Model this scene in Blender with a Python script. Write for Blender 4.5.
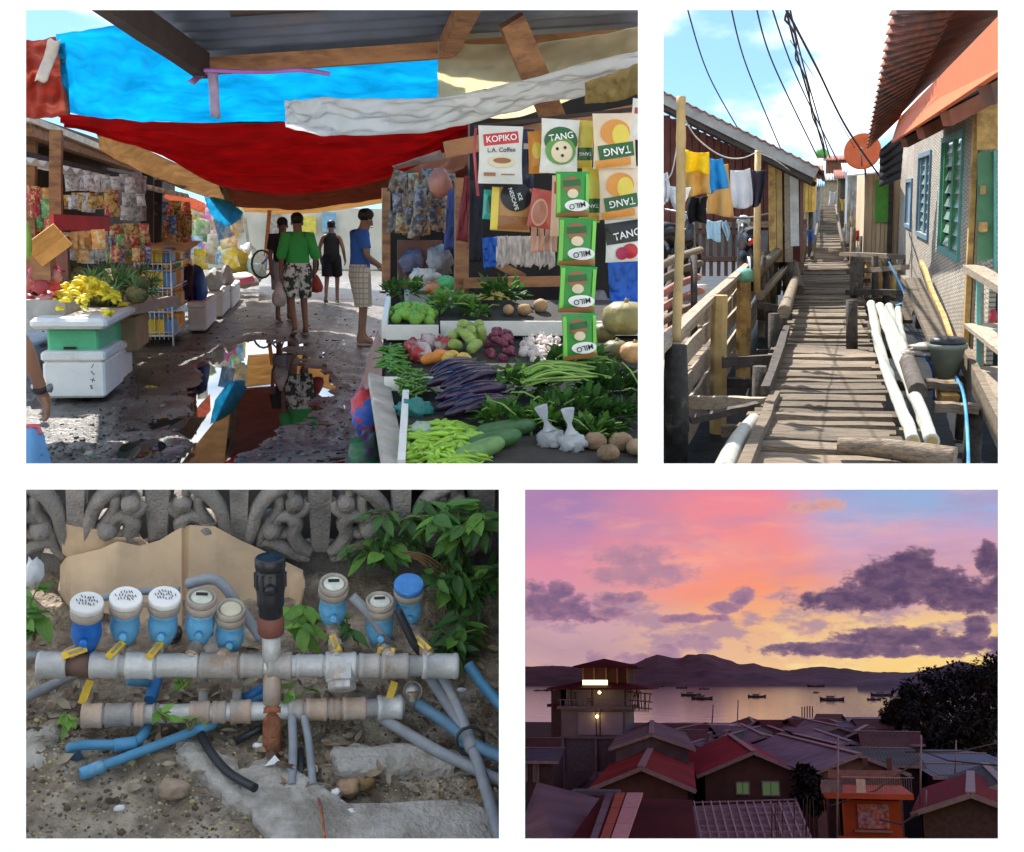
import bpy, math, random
from mathutils import Vector, Matrix, Euler, noise
R = math.radians
random.seed(7)
for o in list(bpy.data.objects): bpy.data.objects.remove(o)
scn = bpy.context.scene
col = scn.collection

# ------------------------------------------------------------------ camera
FPX, CX, CY = 1200.0, 512.0, 426.0
cam = bpy.data.cameras.new('camera'); camo = bpy.data.objects.new('camera', cam)
col.objects.link(camo); scn.camera = camo
cam.sensor_width = 36.0; cam.lens = 36.0 * FPX / 1024.0
cam.clip_start = 0.05; cam.clip_end = 12000
camo.location = (0, 0, 0); camo.rotation_euler = (R(90), 0, 0)

# ------------------------------------------------------------------ sky, sun, exposure
SUN_EL, SUN_AZ = 60.0, 330.0          # azimuth clockwise from +Y: ahead of the camera, to its left
EXPOSURE = 1.38
world = bpy.data.worlds.new('World'); scn.world = world; world.use_nodes = True
nt = world.node_tree; nt.nodes.clear()
wo = nt.nodes.new('ShaderNodeOutputWorld'); bg = nt.nodes.new('ShaderNodeBackground')
sky = nt.nodes.new('ShaderNodeTexSky'); sky.sky_type = 'NISHITA'; sky.sun_disc = False
sky.sun_elevation = R(SUN_EL); sky.sun_rotation = R(SUN_AZ)
sky.altitude = 0; sky.air_density = 1.0; sky.dust_density = 0.3; sky.ozone_density = 1.6
tcw = nt.nodes.new('ShaderNodeTexCoord')
mpw = nt.nodes.new('ShaderNodeMapping'); mpw.inputs['Scale'].default_value = (1.0, 1.0, 2.0); mpw.inputs['Location'].default_value = (0.02, 0.0, 0.42)
nzw = nt.nodes.new('ShaderNodeTexNoise'); nzw.inputs['Scale'].default_value = 4.2; nzw.inputs['Detail'].default_value = 7; nzw.inputs['Roughness'].default_value = 0.52
crw = nt.nodes.new('ShaderNodeMapRange'); crw.interpolation_type = 'SMOOTHSTEP'
crw.inputs['From Min'].default_value = 0.47; crw.inputs['From Max'].default_value = 0.62
mxw = nt.nodes.new('ShaderNodeMix'); mxw.data_type = 'RGBA'
tint = nt.nodes.new('ShaderNodeMix'); tint.data_type = 'RGBA'; tint.blend_type = 'MULTIPLY'; tint.inputs['Factor'].default_value = 1.0
tint.inputs['B'].default_value = (0.86, 1.04, 1.06, 1)
mxw.inputs['B'].default_value = (11.5, 11.7, 12.0, 1)
L = nt.links.new
L(tcw.outputs['Generated'], mpw.inputs['Vector']); L(mpw.outputs['Vector'], nzw.inputs['Vector'])
L(nzw.outputs['Fac'], crw.inputs['Value']); L(crw.outputs['Result'], mxw.inputs['Factor'])
L(sky.outputs['Color'], tint.inputs['A']); L(tint.outputs['Result'], mxw.inputs['A'])
L(mxw.outputs['Result'], bg.inputs['Color']); bg.inputs['Strength'].default_value = 0.08
L(bg.outputs['Background'], wo.inputs['Surface'])
sun = bpy.data.lights.new('sun', 'SUN'); suno = bpy.data.objects.new('sun', sun); col.objects.link(suno)
sun.energy = 3.3; sun.angle = R(0.55); sun.color = (1.0, 0.95, 0.87)
_a, _e = R(SUN_AZ), R(SUN_EL)
sdir = Vector((math.sin(_a) * math.cos(_e), math.cos(_a) * math.cos(_e), math.sin(_e)))
suno.rotation_euler = sdir.to_track_quat('Z', 'Y').to_euler(); suno.location = sdir * 40
scn.view_settings.view_transform = 'Standard'; scn.view_settings.look = 'None'
scn.view_settings.exposure = EXPOSURE; scn.view_settings.gamma = 1.0
try: scn.view_settings.use_curve_mapping = False
except Exception: pass
scn.render.engine = 'CYCLES'
scn.cycles.max_bounces = 8; scn.cycles.transparent_max_bounces = 12

# ------------------------------------------------------------------ frames: four places, each tilted as a whole
class Frame:
    def __init__(s, vx, vy, rollfrac=0.5, pitch=0.0):
        d = Vector(((vx - CX) / FPX, 1.0, (CY - vy) / FPX)).normalized()
        z = Vector((0, 0, 1)); u = (z - d * z.dot(d)).normalized(); r = d.cross(u)
        a, c = vx - CX, CY - vy
        slope = math.atan(c / (FPX * FPX / a + a)) if abs(a) > 1 else 0.0
        q = Matrix.Rotation(slope * rollfrac, 3, d)
        u = q @ u; r = q @ r
        if pitch:
            q = Matrix.Rotation(R(pitch), 3, r); d = q @ d; u = q @ u
        s.R3 = Matrix((r, d, u)).transposed()
        s.M = s.R3.to_4x4(); s.Ri = s.R3.transposed()
    def ray(s, px, py):
        l = s.Ri @ Vector(((px - CX) / FPX, 1.0, (CY - py) / FPX))
        return l / l.y
    def at(s, px, py, Y): return s.ray(px, py) * Y
    def pw(s, px, py, W): return s.Ri @ (Vector(((px - CX) / FPX, 1.0, (CY - py) / FPX)) * W)
    def gnd(s, px, py, z):
        d = s.ray(px, py)
        return d * (z / d.z)

# ------------------------------------------------------------------ node helpers
def rgb(h, k=1.0):
    if isinstance(h, str):
        h = h.lstrip('#'); c = [int(h[i:i + 2], 16) / 255 for i in (0, 2, 4)]
        c = [x / 12.92 if x <= .04045 else ((x + .055) / 1.055) ** 2.4 for x in c]
    else: c = list(h)
    return (c[0] * k, c[1] * k, c[2] * k, 1.0)
MATS = {}
def M(name, c=None, rough=.7, var=.25, scale=6, c2=None, mix=(.45, .65), c2scale=3, bump=.15, bscale=40, metal=0.0,
      trans=0.0, rnd=.12, stretch=(1, 1, 1), spec=.4, wave=None, coat=0, alpha=None, emit=None):
    if name in MATS: return MATS[name]
    m = bpy.data.materials.new(name); m.use_nodes = True; MATS[name] = m
    nt = m.node_tree; n = nt.nodes; L = nt.links.new
    b = n['Principled BSDF']; out = n['Material Output']
    c = rgb(c)
    tc = n.new('ShaderNodeTexCoord'); mp = n.new('ShaderNodeMapping'); mp.inputs['Scale'].default_value = stretch
    oi = n.new('ShaderNodeObjectInfo')
    add = n.new('ShaderNodeVectorMath'); add.operation = 'MULTIPLY_ADD'
    L(oi.outputs['Random'], add.inputs[0]); add.inputs[1].default_value = (37, 53, 71); L(tc.outputs['Object'], add.inputs[2])
    L(add.outputs[0], mp.inputs['Vector'])
    nz = n.new('ShaderNodeTexNoise'); nz.inputs['Scale'].default_value = scale; nz.inputs['Detail'].default_value = 6; nz.inputs['Roughness'].default_value = .6
    L(mp.outputs['Vector'], nz.inputs['Vector'])
    cr = n.new('ShaderNodeMapRange'); L(nz.outputs['Fac'], cr.inputs['Value'])
    cr.inputs['From Min'].default_value = .3; cr.inputs['From Max'].default_value = .7
    cr.inputs['To Min'].default_value = 1 - var; cr.inputs['To Max'].default_value = 1 + var
    rv = n.new('ShaderNodeMapRange'); L(oi.outputs['Random'], rv.inputs['Value'])
    rv.inputs['To Min'].default_value = 1 - rnd; rv.inputs['To Max'].default_value = 1 + rnd
    mu = n.new('ShaderNodeMath'); mu.operation = 'MULTIPLY'; L(cr.outputs[0], mu.inputs[0]); L(rv.outputs[0], mu.inputs[1])
    base = n.new('ShaderNodeMix'); base.data_type = 'RGBA'; base.inputs['A'].default_value = c
    if c2 is not None:
        nb = n.new('ShaderNodeTexNoise'); nb.inputs['Scale'].default_value = c2scale; nb.inputs['Detail'].default_value = 8; nb.inputs['Roughness'].default_value = .65
        L(mp.outputs['Vector'], nb.inputs['Vector'])
        mr = n.new('ShaderNodeMapRange'); mr.interpolation_type = 'SMOOTHSTEP'
        mr.inputs['From Min'].default_value = mix[0]; mr.inputs['From Max'].default_value = mix[1]
        L(nb.outputs['Fac'], mr.inputs['Value']); L(mr.outputs[0], base.inputs['Factor'])
        base.inputs['B'].default_value = rgb(c2)
    else: base.inputs['Factor'].default_value = 0
    sc = n.new('ShaderNodeVectorMath'); sc.operation = 'SCALE'
    L(base.outputs['Result'], sc.inputs[0]); L(mu.outputs[0], sc.inputs['Scale'])
    L(sc.outputs[0], b.inputs['Base Color'])
    b.inputs['Roughness'].default_value = rough; b.inputs['Metallic'].default_value = metal
    b.inputs['Specular IOR Level'].default_value = spec
    if coat: b.inputs['Coat Weight'].default_value = coat; b.inputs['Coat Roughness'].default_value = .15
    if bump:
        n2 = n.new('ShaderNodeTexNoise'); n2.inputs['Scale'].default_value = bscale; n2.inputs['Detail'].default_value = 5
        L(mp.outputs['Vector'], n2.inputs['Vector'])
        bp = n.new('ShaderNodeBump'); bp.inputs['Strength'].default_value = bump; bp.inputs['Distance'].default_value = .02
        L(n2.outputs['Fac'], bp.inputs['Height']); L(bp.outputs[0], b.inputs['Normal'])
    if trans:
        tr = n.new('ShaderNodeBsdfTranslucent'); L(sc.outputs[0], tr.inputs['Color'])
        ms = n.new('ShaderNodeMixShader'); ms.inputs[0].default_value = trans
        L(b.outputs[0], ms.inputs[1]); L(tr.outputs[0], ms.inputs[2]); L(ms.outputs[0], out.inputs['Surface'])
        last = ms
    else: last = b
    if alpha is not None:
        tp = n.new('ShaderNodeBsdfTransparent'); ma = n.new('ShaderNodeMixShader'); ma.inputs[0].default_value = alpha
        L(tp.outputs[0], ma.inputs[1]); L(last.outputs[0], ma.inputs[2]); L(ma.outputs[0], out.inputs['Surface'])
    if emit:
        b.inputs['Emission Color'].default_value = rgb(emit[0]); b.inputs['Emission Strength'].default_value = emit[1]
    return m

# ------------------------------------------------------------------ mesh builder
def V(*a): return Vector(a[0]) if len(a) == 1 else Vector(a)
def basis(d, up=(0, 0, 1)):
    d = Vector(d).normalized(); up = Vector(up)
    if abs(d.dot(up.normalized())) > .98: up = Vector((1, 0, 0)) if abs(d.x) < .9 else Vector((0, 1, 0))
    r = d.cross(up).normalized(); return r, d, r.cross(d)
class MB:
    def __init__(s): s.v = []; s.f = []; s.sm = []; s.mi = []; s.cur = 0
    def add(s, vs, fs, smooth=False):
        b = len(s.v); s.v += [Vector(p) for p in vs]
        for f in fs: s.f.append([b + i for i in f]); s.sm.append(smooth); s.mi.append(s.cur)
        return s
    def box(s, c, sz, rz=0, ch=0, R3=None):
        x, y, z = [k / 2 for k in sz]
        if not ch:
            vs = [(-x, -y, -z), (x, -y, -z), (x, y, -z), (-x, y, -z), (-x, -y, z), (x, -y, z), (x, y, z), (-x, y, z)]
            fs = [(0, 3, 2, 1), (4, 5, 6, 7), (0, 1, 5, 4), (1, 2, 6, 5), (2, 3, 7, 6), (3, 0, 4, 7)]
        else:
            h = ch; vs = []; fs = []
            for zz, ins in ((-z, h), (-z + h, 0), (z - h, 0), (z, h)):
                xx, yy = x - ins, y - ins
                vs += [(-xx + h, -yy, zz), (xx - h, -yy, zz), (xx, -yy + h, zz), (xx, yy - h, zz), (xx - h, yy, zz), (-xx + h, yy, zz), (-xx, yy - h, zz), (-xx, -yy + h, zz)]
            fs = [tuple(range(7, -1, -1)), tuple(range(24, 32))]
            for k in range(3):
                for i in range(8): fs.append((k * 8 + i, k * 8 + (i + 1) % 8, k * 8 + 8 + (i + 1) % 8, k * 8 + 8 + i))
        m = R3 if R3 is not None else Matrix.Rotation(rz, 3, 'Z')
        c = Vector(c); return s.add([c + m @ Vector(p) for p in vs], fs)
    def beam(s, a, b, w, h, up=(0, 0, 1), seg=1, jit=0, tw=None):
        a, b = Vector(a), Vector(b); r, d, u = basis(b - a, up); vs = []; fs = []
        for i in range(seg + 1):
            t = i / seg; k = 1 if tw is None else 1 + (tw - 1) * t
            p = a.lerp(b, t) + (r * random.uniform(-jit, jit) + u * random.uniform(-jit, jit) * .6 if jit else Vector())
            ww, hh = w * k / 2, h * k / 2
            if jit: ww *= random.uniform(.9, 1.1)
            vs += [p - r * ww - u * hh, p + r * ww - u * hh, p + r * ww + u * hh, p - r * ww + u * hh]
        for i in range(seg):
            for j in range(4): fs.append((i * 4 + j, i * 4 + (j + 1) % 4, i * 4 + 4 + (j + 1) % 4, i * 4 + 4 + j))
        fs.append((3, 2, 1, 0)); e = seg * 4; fs.append((e, e + 1, e + 2, e + 3))
        return s.add(vs, [f[::-1] for f in fs])
    def tube(s, pts, rad, n=8, cap=True, smooth=True, flat=1.0, up=(0, 0, 1)):
        pts = [Vector(p) for p in pts]; k = len(pts); vs = []; fs = []
        if not isinstance(rad, (list, tuple)): rad = [rad] * k
        pr = None
        for i, p in enumerate(pts):
            d = (pts[min(i + 1, k - 1)] - pts[max(i - 1, 0)])
            if d.length < 1e-9: d = Vector((0, 0, 1))
            d.normalize()
            if pr is None: r, d, u = basis(d, up)
            else:
                r = (pr - d * pr.dot(d))
                if r.length < 1e-6: r, d, u = basis(d, up)
                r.normalize(); u = r.cross(d)
            pr = r
            for j in range(n):
                a = 2 * math.pi * j / n
                vs.append(p + (r * math.cos(a) + u * math.sin(a) * flat) * rad[i])
        for i in range(k - 1):
            for j in range(n): fs.append((i * n + j, i * n + n + j, i * n + n + (j + 1) % n, i * n + (j + 1) % n))
        s.add(vs, fs, smooth)
        if cap:
            b = len(s.v) - len(vs)
            s.f.append([b + j for j in range(n)]); s.sm.append(False); s.mi.append(s.cur)
            s.f.append([b + (k - 1) * n + j for j in range(n - 1, -1, -1)]); s.sm.append(False); s.mi.append(s.cur)
        return s
    def lathe(s, prof, c=(0, 0, 0), axis=(0, 0, 1), n=14, cap=True, smooth=True, up=(0, 1, 0)):
        # prof: list of (radius, height)
        r, d, u = basis(axis, up); c = Vector(c); vs = []; fs = []
        for (rr, h) in prof:
            for j in range(n):
                a = 2 * math.pi * j / n; vs.append(c + d * h + (r * math.cos(a) + u * math.sin(a)) * rr)
        k = len(prof)
        for i in range(k - 1):
            for j in range(n): fs.append((i * n + j, i * n + n + j, i * n + n + (j + 1) % n, i * n + (j + 1) % n))
        b = len(s.v); s.add(vs, fs, smooth)
        if cap:
            if prof[0][0] > 1e-5: s.f.append([b + j for j in range(n)]); s.sm.append(False); s.mi.append(s.cur)
            if prof[-1][0] > 1e-5: s.f.append([b + (k - 1) * n + j for j in range(n - 1, -1, -1)]); s.sm.append(False); s.mi.append(s.cur)
        return s
    def ball(s, c, r, n=10, m=7, R3=None, lump=0, seed=0, ls=3.0):
        if not isinstance(r, (tuple, list)): r = (r, r, r)
        c = Vector(c); vs = []; fs = []
        def pt(x, y, z):
            p = Vector((x, y, z)); k = 1.0
            if lump: k += lump * noise.noise(p * ls + Vector((seed * 3.1, seed * 1.7, seed)))
            p = Vector((p.x * r[0], p.y * r[1], p.z * r[2])) * k
            return c + (R3 @ p if R3 is not None else p)
        vs.append(pt(0, 0, -1))
        for i in range(1, m):
            t = -math.pi / 2 + math.pi * i / m
            for j in range(n):
                a = 2 * math.pi * j / n; vs.append(pt(math.cos(a) * math.cos(t), math.sin(a) * math.cos(t), math.sin(t)))
        vs.append(pt(0, 0, 1)); e = len(vs) - 1
        for j in range(n):
            fs.append((0, 1 + (j + 1) % n, 1 + j)); q = 1 + (m - 2) * n; fs.append((q + j, q + (j + 1) % n, e))
        for i in range(m - 2):
            for j in range(n): fs.append((1 + i * n + j, 1 + i * n + (j + 1) % n, 1 + (i + 1) * n + (j + 1) % n, 1 + (i + 1) * n + j))
        return s.add(vs, fs, True)
    def sheet(s, fn, nu, nv, smooth=True, thick=0):
        vs = [Vector(fn(i / nu, j / nv)) for j in range(nv + 1) for i in range(nu + 1)]; w = nu + 1
        fs = [(j * w + i, j * w + i + 1, (j + 1) * w + i + 1, (j + 1) * w + i) for j in range(nv) for i in range(nu)]
        if not thick: return s.add(vs, fs, smooth)
        nr = [Vector() for _ in vs]
        for f in fs:
            q = (vs[f[2]] - vs[f[0]]).cross(vs[f[3]] - vs[f[1]])
            for i in f: nr[i] += q
        o = len(vs); vs2 = vs + [p - n_.normalized() * thick for p, n_ in zip(vs, nr)]
        fs2 = fs + [tuple(o + i for i in f[::-1]) for f in fs]
        rim = [i for i in range(w)] + [j * w + nu for j in range(1, nv + 1)] + [nv * w + i for i in range(nu - 1, -1, -1)] + [j * w for j in range(nv - 1, 0, -1)]
        for a, b in zip(rim, rim[1:] + rim[:1]): fs2.append((a, o + a, o + b, b))
        return s.add(vs2, fs2, smooth)
    def prism(s, poly, o, ax, ay, thick):
        o, ax, ay = Vector(o), Vector(ax), Vector(ay); nn = ax.cross(ay).normalized() * thick; k = len(poly)
        vs = [o + ax * p[0] + ay * p[1] for p in poly]; vs += [p + nn for p in vs]
        fs = [tuple(range(k - 1, -1, -1)), tuple(range(k, 2 * k))] + [(i, (i + 1) % k, k + (i + 1) % k, k + i) for i in range(k)]
        return s.add(vs, fs)
    def leaf(s, p, d, nrm, ln, w, bend=.25, fold=.15):
        # a leaf of six faces folded along its midrib
        d = Vector(d).normalized(); r = d.cross(Vector(nrm))
        if r.length < 1e-4: r = d.orthogonal()
        r.normalize(); n_ = r.cross(d); p = Vector(p); vs = [p]
        for t, k in ((.3, .85), (.65, .8)):
            c = p + d * ln * t - n_ * bend * ln * t * t
            vs += [c - r * w * k / 2 + n_ * fold * w, c, c + r * w * k / 2 + n_ * fold * w]
        vs.append(p + d * ln - n_ * bend * ln)
        return s.add(vs, [(0, 2, 1), (0, 3, 2), (1, 2, 5, 4), (2, 3, 6, 5), (4, 5, 7), (5, 6, 7)], True)
    def mesh(s, name, org=(0, 0, 0), mats=()):
        me = bpy.data.meshes.new(name); og = Vector(org)
        me.from_pydata([tuple(p - og) for p in s.v], [], s.f)
        for m in (mats if isinstance(mats, (list, tuple)) else [mats]): me.materials.append(m)
        me.polygons.foreach_set('use_smooth', s.sm); me.polygons.foreach_set('material_index', s.mi)
        me.update(); return me
    def base(s):
        xs = [p.x for p in s.v]; ys = [p.y for p in s.v]; zs = [p.z for p in s.v]
        return Vector(((min(xs) + max(xs)) / 2, (min(ys) + max(ys)) / 2, min(zs)))
ORG = {}
def tag(o, label=None, cat=None, group=None, kind=None):
    if label: o['label'] = label
    if cat: o['category'] = cat
    if group: o['group'] = group
    if kind: o['kind'] = kind
    return o
def thing(F, name, label, cat, loc=(0, 0, 0), rz=0, group=None, local=False, kind=None):
    o = bpy.data.objects.new(name, None); col.objects.link(o); o.empty_display_size = .1
    o.matrix_world = F.M @ Matrix.Translation(Vector(loc)) @ Matrix.Rotation(rz, 4, 'Z')
    ORG[o.name] = Vector((0, 0, 0)) if local else Vector(loc)
    return tag(o, label, cat, group, kind)
def part(parent, name, mb, mats, label=None, kind=None):
    org = ORG.get(parent.name, Vector((0, 0, 0)))
    o = bpy.data.objects.new(name, mb if isinstance(mb, bpy.types.Mesh) else mb.mesh(name, org, mats)); col.objects.link(o)
    o.parent = parent; ORG[o.name] = org
    if label: o['label'] = label
    if kind: o['kind'] = kind
    return o
def piece(parent, name, me, loc, rot=(0, 0, 0), sc=(1, 1, 1)):
    o = bpy.data.objects.new(name, me); col.objects.link(o); o.parent = parent
    o.location = Vector(loc) - ORG.get(parent.name, Vector((0, 0, 0))); o.rotation_euler = rot
    o.scale = sc if isinstance(sc, (tuple, list)) else (sc, sc, sc); return o
def solo(F, name, mb, mats, label, cat, group=None, kind=None):
    b = mb.base(); o = bpy.data.objects.new(name, mb.mesh(name, b, mats)); col.objects.link(o)
    o.matrix_world = F.M @ Matrix.Translation(b); ORG[o.name] = b
    return tag(o, label, cat, group, kind)
def struct(F, name, mb, mats, kind='structure', label=None):
    return solo(F, name, mb, mats, label, None, None, kind)
def inst(F, name, me, loc, rot=(0, 0, 0), sc=1, label=None, cat=None, group=None):
    o = bpy.data.objects.new(name, me); col.objects.link(o)
    s_ = sc if isinstance(sc, (tuple, list)) else (sc, sc, sc)
    o.matrix_world = F.M @ Matrix.LocRotScale(Vector(loc), Euler(rot), Vector(s_))
    return tag(o, label, cat, group)
def copy_tree(o, parent=None):
    c = o.copy(); col.objects.link(c); c.parent = parent
    for ch in list(o.children): copy_tree(ch, c)
    return c
def rn(a, b): return random.uniform(a, b)
def lerp(a, b, t): return a + (b - a) * t
def curve(pts, t):
    # piecewise-linear (smoothed) lookup through a list of vectors
    k = len(pts) - 1; x = min(max(t, 0), 1) * k; i = min(int(x), k - 1); f = x - i
    p0, p1, p2, p3 = [Vector(pts[max(0, min(k, j))]) for j in (i - 1, i, i + 1, i + 2)]
    return .5 * ((2 * p1) + (p2 - p0) * f + (2 * p0 - 5 * p1 + 4 * p2 - p3) * f * f + (3 * p1 - p0 - 3 * p2 + p3) * f ** 3)
def spline(pts, n): return [curve(pts, i / n) for i in range(n + 1)]
TXT = {}
def text_mesh(s, mat, size=1.0, ext=.02, bold=0.0):
    k = (s, mat.name, bold)
    if k in TXT: return TXT[k]
    cu = bpy.data.curves.new('lettering', 'FONT'); cu.body = s; cu.size = size; cu.extrude = ext; cu.align_x = 'CENTER'; cu.align_y = 'CENTER'; cu.offset = bold; cu.resolution_u = 3
    o = bpy.data.objects.new('lettering', cu); col.objects.link(o)
    dg = bpy.context.evaluated_depsgraph_get(); me = bpy.data.meshes.new_from_object(o.evaluated_get(dg))
    bpy.data.objects.remove(o); me.materials.clear(); me.materials.append(mat); TXT[k] = me; return me

FW = Frame(CX, CY, 0)                     # the world itself
F1 = Frame(300, 226, .5)                  # market street
F2 = Frame(828, 190, .5)                  # boardwalk
F3 = Frame(262, 664, .5, pitch=36)        # water meters
F4 = Frame(762, 681, 1.0)                 # harbour at dusk

# ------------------------------------------------------------------ the white wall with its four openings
WD = 3.0
OPEN = [(26, 10, 638, 463.5), (663.5, 10, 998, 463.5), (26, 489.5, 499, 838.5), (525, 489.5, 998, 838.5)]
def build_wall():
    k = WD / FPX
    X = lambda p: (p - CX) * k
    Z = lambda p: (CY - p) * k
    mb = MB(); xs = sorted({-3.2, 3.2} | {X(o[0]) for o in OPEN} | {X(o[2]) for o in OPEN}); zs = sorted({-1.75, 1.22} | {Z(o[1]) for o in OPEN} | {Z(o[3]) for o in OPEN})
    th = .11
    def hole(x, z):
        return any(X(o[0]) < x < X(o[2]) and Z(o[3]) < z < Z(o[1]) for o in OPEN)
    for i in range(len(xs) - 1):
        for j in range(len(zs) - 1):
            if hole((xs[i] + xs[i + 1]) / 2, (zs[j] + zs[j + 1]) / 2): continue
            mb.add([(xs[i], WD, zs[j]), (xs[i + 1], WD, zs[j]), (xs[i + 1], WD, zs[j + 1]), (xs[i], WD, zs[j + 1])], [(0, 1, 2, 3)])
            q = lambda v: v * (WD + th) / WD
            b = WD + th
            mb.add([(q(xs[i]), b, q(zs[j])), (q(xs[i]), b, q(zs[j + 1])), (q(xs[i + 1]), b, q(zs[j + 1])), (q(xs[i + 1]), b, q(zs[j]))], [(0, 1, 2, 3)])
    for o in OPEN:                        # splayed reveals
        a = [(X(o[0]), Z(o[3])), (X(o[2]), Z(o[3])), (X(o[2]), Z(o[1])), (X(o[0]), Z(o[1]))]; q = (WD + th) / WD
        for i in range(4):
            p, r = a[i], a[(i + 1) % 4]
            mb.add([(p[0], WD, p[1]), (p[0] * q, WD + th, p[1] * q), (r[0] * q, WD + th, r[1] * q), (r[0], WD, r[1])], [(0, 1, 2, 3)])
    q = (WD + th) / WD
    for (a, b) in (((-3.2, 1.22), (3.2, 1.22)), ((3.2, 1.22), (3.2, -1.75)), ((-3.2, -1.75), (-3.2, 1.22))):
        mb.add([(a[0], WD, a[1]), (a[0] * q, WD + th, a[1] * q), (b[0] * q, WD + th, b[1] * q), (b[0], WD, b[1])], [(0, 1, 2, 3)])
    struct(FW, 'display_wall', mb, M('wall_white', (.86, .86, .86), .8, var=.012, rnd=0, bump=.02, bscale=120))
    g = MB(); g.add([(-14, -16, -1.75), (14, -16, -1.75), (14, WD, -1.75), (-14, WD, -1.75)], [(0, 1, 2, 3)])
    struct(FW, 'bounce_floor', g, M('bounce_floor_pale', (.74, .69, .62), .8, var=.1, scale=3))  # unseen pale floor added to bounce light onto the wall and meters
build_wall()
# ================================================================== people
def skin_mesh(verts, edges, name, mat, sub=2):
    """one continuous surface grown over a skeleton; verts: name -> (pos, rx, ry)"""
    keys = list(verts); ix = {k: i for i, k in enumerate(keys)}
    me = bpy.data.meshes.new(name); me.from_pydata([tuple(verts[k][0]) for k in keys], [(ix[a], ix[b]) for a, b in edges], [])
    ob = bpy.data.objects.new(name, me); col.objects.link(ob); ob.modifiers.new('skin', 'SKIN')
    sv = me.skin_vertices[0].data
    for k in keys: sv[ix[k]].radius = verts[k][1:3]; sv[ix[k]].use_root = (k == 'pelvis')
    sb = ob.modifiers.new('sub', 'SUBSURF'); sb.levels = sub; sb.render_levels = sub
    dg = bpy.context.evaluated_depsgraph_get(); r_ = bpy.data.meshes.new_from_object(ob.evaluated_get(dg)); bpy.data.objects.remove(ob)
    r_.materials.clear(); r_.materials.append(mat); r_.polygons.foreach_set('use_smooth', [True] * len(r_.polygons)); return r_
def person(F, loc, rz, H, label, pose, shirt, shorts, skin, hair, sleeve=.6, shirt_len=.86, tank=False, sandals=True, legs_len=.52):
    """built facing +Y; pose overrides joints of the right (r) and left (l) side"""
    k = H / 1.7; t = thing(F, 'person', label, 'person', loc, rz, local=True)
    J = dict(pelvis=(0, 0, .93), spine=(0, .01, 1.1), chest=(0, .01, 1.28), neck=(0, .0, 1.43), head=(0, .015, 1.545), crown=(0, .0, 1.63))
    for s, n in ((1, 'r'), (-1, 'l')):
        J.update({n + 'sh': (s * .165, 0, 1.36), n + 'el': (s * .21, -.02, 1.09), n + 'wr': (s * .22, .04, .86), n + 'hip': (s * .085, 0, .88), n + 'kn': (s * .095, .02, .48), n + 'an': (s * .1, -.02, .085), n + 'toe': (s * .11, .14, .03), n + 'heel': (s * .1, -.06, .035)})
    J.update(pose); J = {a: Vector(b) * k for a, b in J.items()}
    Vv = {'pelvis': (J['pelvis'], .125 * k, .1 * k), 'spine': (J['spine'], .115 * k, .09 * k), 'chest': (J['chest'], .14 * k, .1 * k), 'neck': (J['neck'], .052 * k, .052 * k), 'head': (J['head'], .074 * k, .09 * k), 'crown': (J['crown'], .06 * k, .07 * k)}
    hd = J['head']; fw = (pose.get('_look') and Vector(pose['_look'])) or V(0, 1, 0)
    Ed = [('pelvis', 'spine'), ('spine', 'chest'), ('chest', 'neck'), ('neck', 'head'), ('head', 'crown')]
    for s, n in ((1, 'r'), (-1, 'l')):
        for a, r_ in (('sh', .055), ('el', .04), ('wr', .027), ('hip', .085), ('kn', .055), ('an', .036), ('toe', .03), ('heel', .03)): Vv[n + a] = (J[n + a], r_ * k, r_ * k)
        w = J[n + 'wr']; d = (w - J[n + 'el']).normalized(); pm = w + d * .07 * k; Vv[n + 'palm'] = (pm, .034 * k, .02 * k)
        Ed += [('chest', n + 'sh'), (n + 'sh', n + 'el'), (n + 'el', n + 'wr'), (n + 'wr', n + 'palm'), ('pelvis', n + 'hip'), (n + 'hip', n + 'kn'), (n + 'kn', n + 'an'), (n + 'an', n + 'toe'), (n + 'an', n + 'heel')]
        side = d.cross(V(1, 0, 0)); side = side.normalized() if side.length > .1 else V(0, 1, 0); curl = V(-s, 0, 0) - d * V(-s, 0, 0).dot(d)
        for q, (off, ln) in enumerate(((-.03, .07), (-.01, .08), (.01, .075), (.03, .06))):
            a = pm + side * off * k + d * .02 * k; b = a + (d + curl * .35).normalized() * ln * .55 * k; c = b + (d + curl * 1.0).normalized() * ln * .5 * k
            for nm, p, r_ in (('f%da' % q, a, .0105), ('f%db' % q, b, .0095), ('f%dc' % q, c, .008)): Vv[n + nm] = (p, r_ * k, r_ * k)
            Ed += [(n + 'palm', n + 'f%da' % q), (n + 'f%da' % q, n + 'f%db' % q), (n + 'f%db' % q, n + 'f%dc' % q)]
        a = w + d * .03 * k + side * .034 * k; b = a + (d + side * .7).normalized() * .04 * k; c = b + (d + curl * .4).normalized() * .03 * k
        for nm, p in (('ta', a), ('tb', b), ('tc', c)): Vv[n + nm] = (p, .011 * k, .011 * k)
        Ed += [(n + 'wr', n + 'ta'), (n + 'ta', n + 'tb'), (n + 'tb', n + 'tc')]
    part(t, 'body', skin_mesh(Vv, Ed, 'body', skin), None)
    # face and hair
    fw.normalize(); rt = fw.cross(V(0, 0, 1)).normalized(); mb = MB()
    mb.ball(hd + fw * .07 * k - V(0, 0, .005 * k), (.014 * k, .016 * k, .022 * k), 8, 6); part(t, 'nose', mb, skin)
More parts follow.
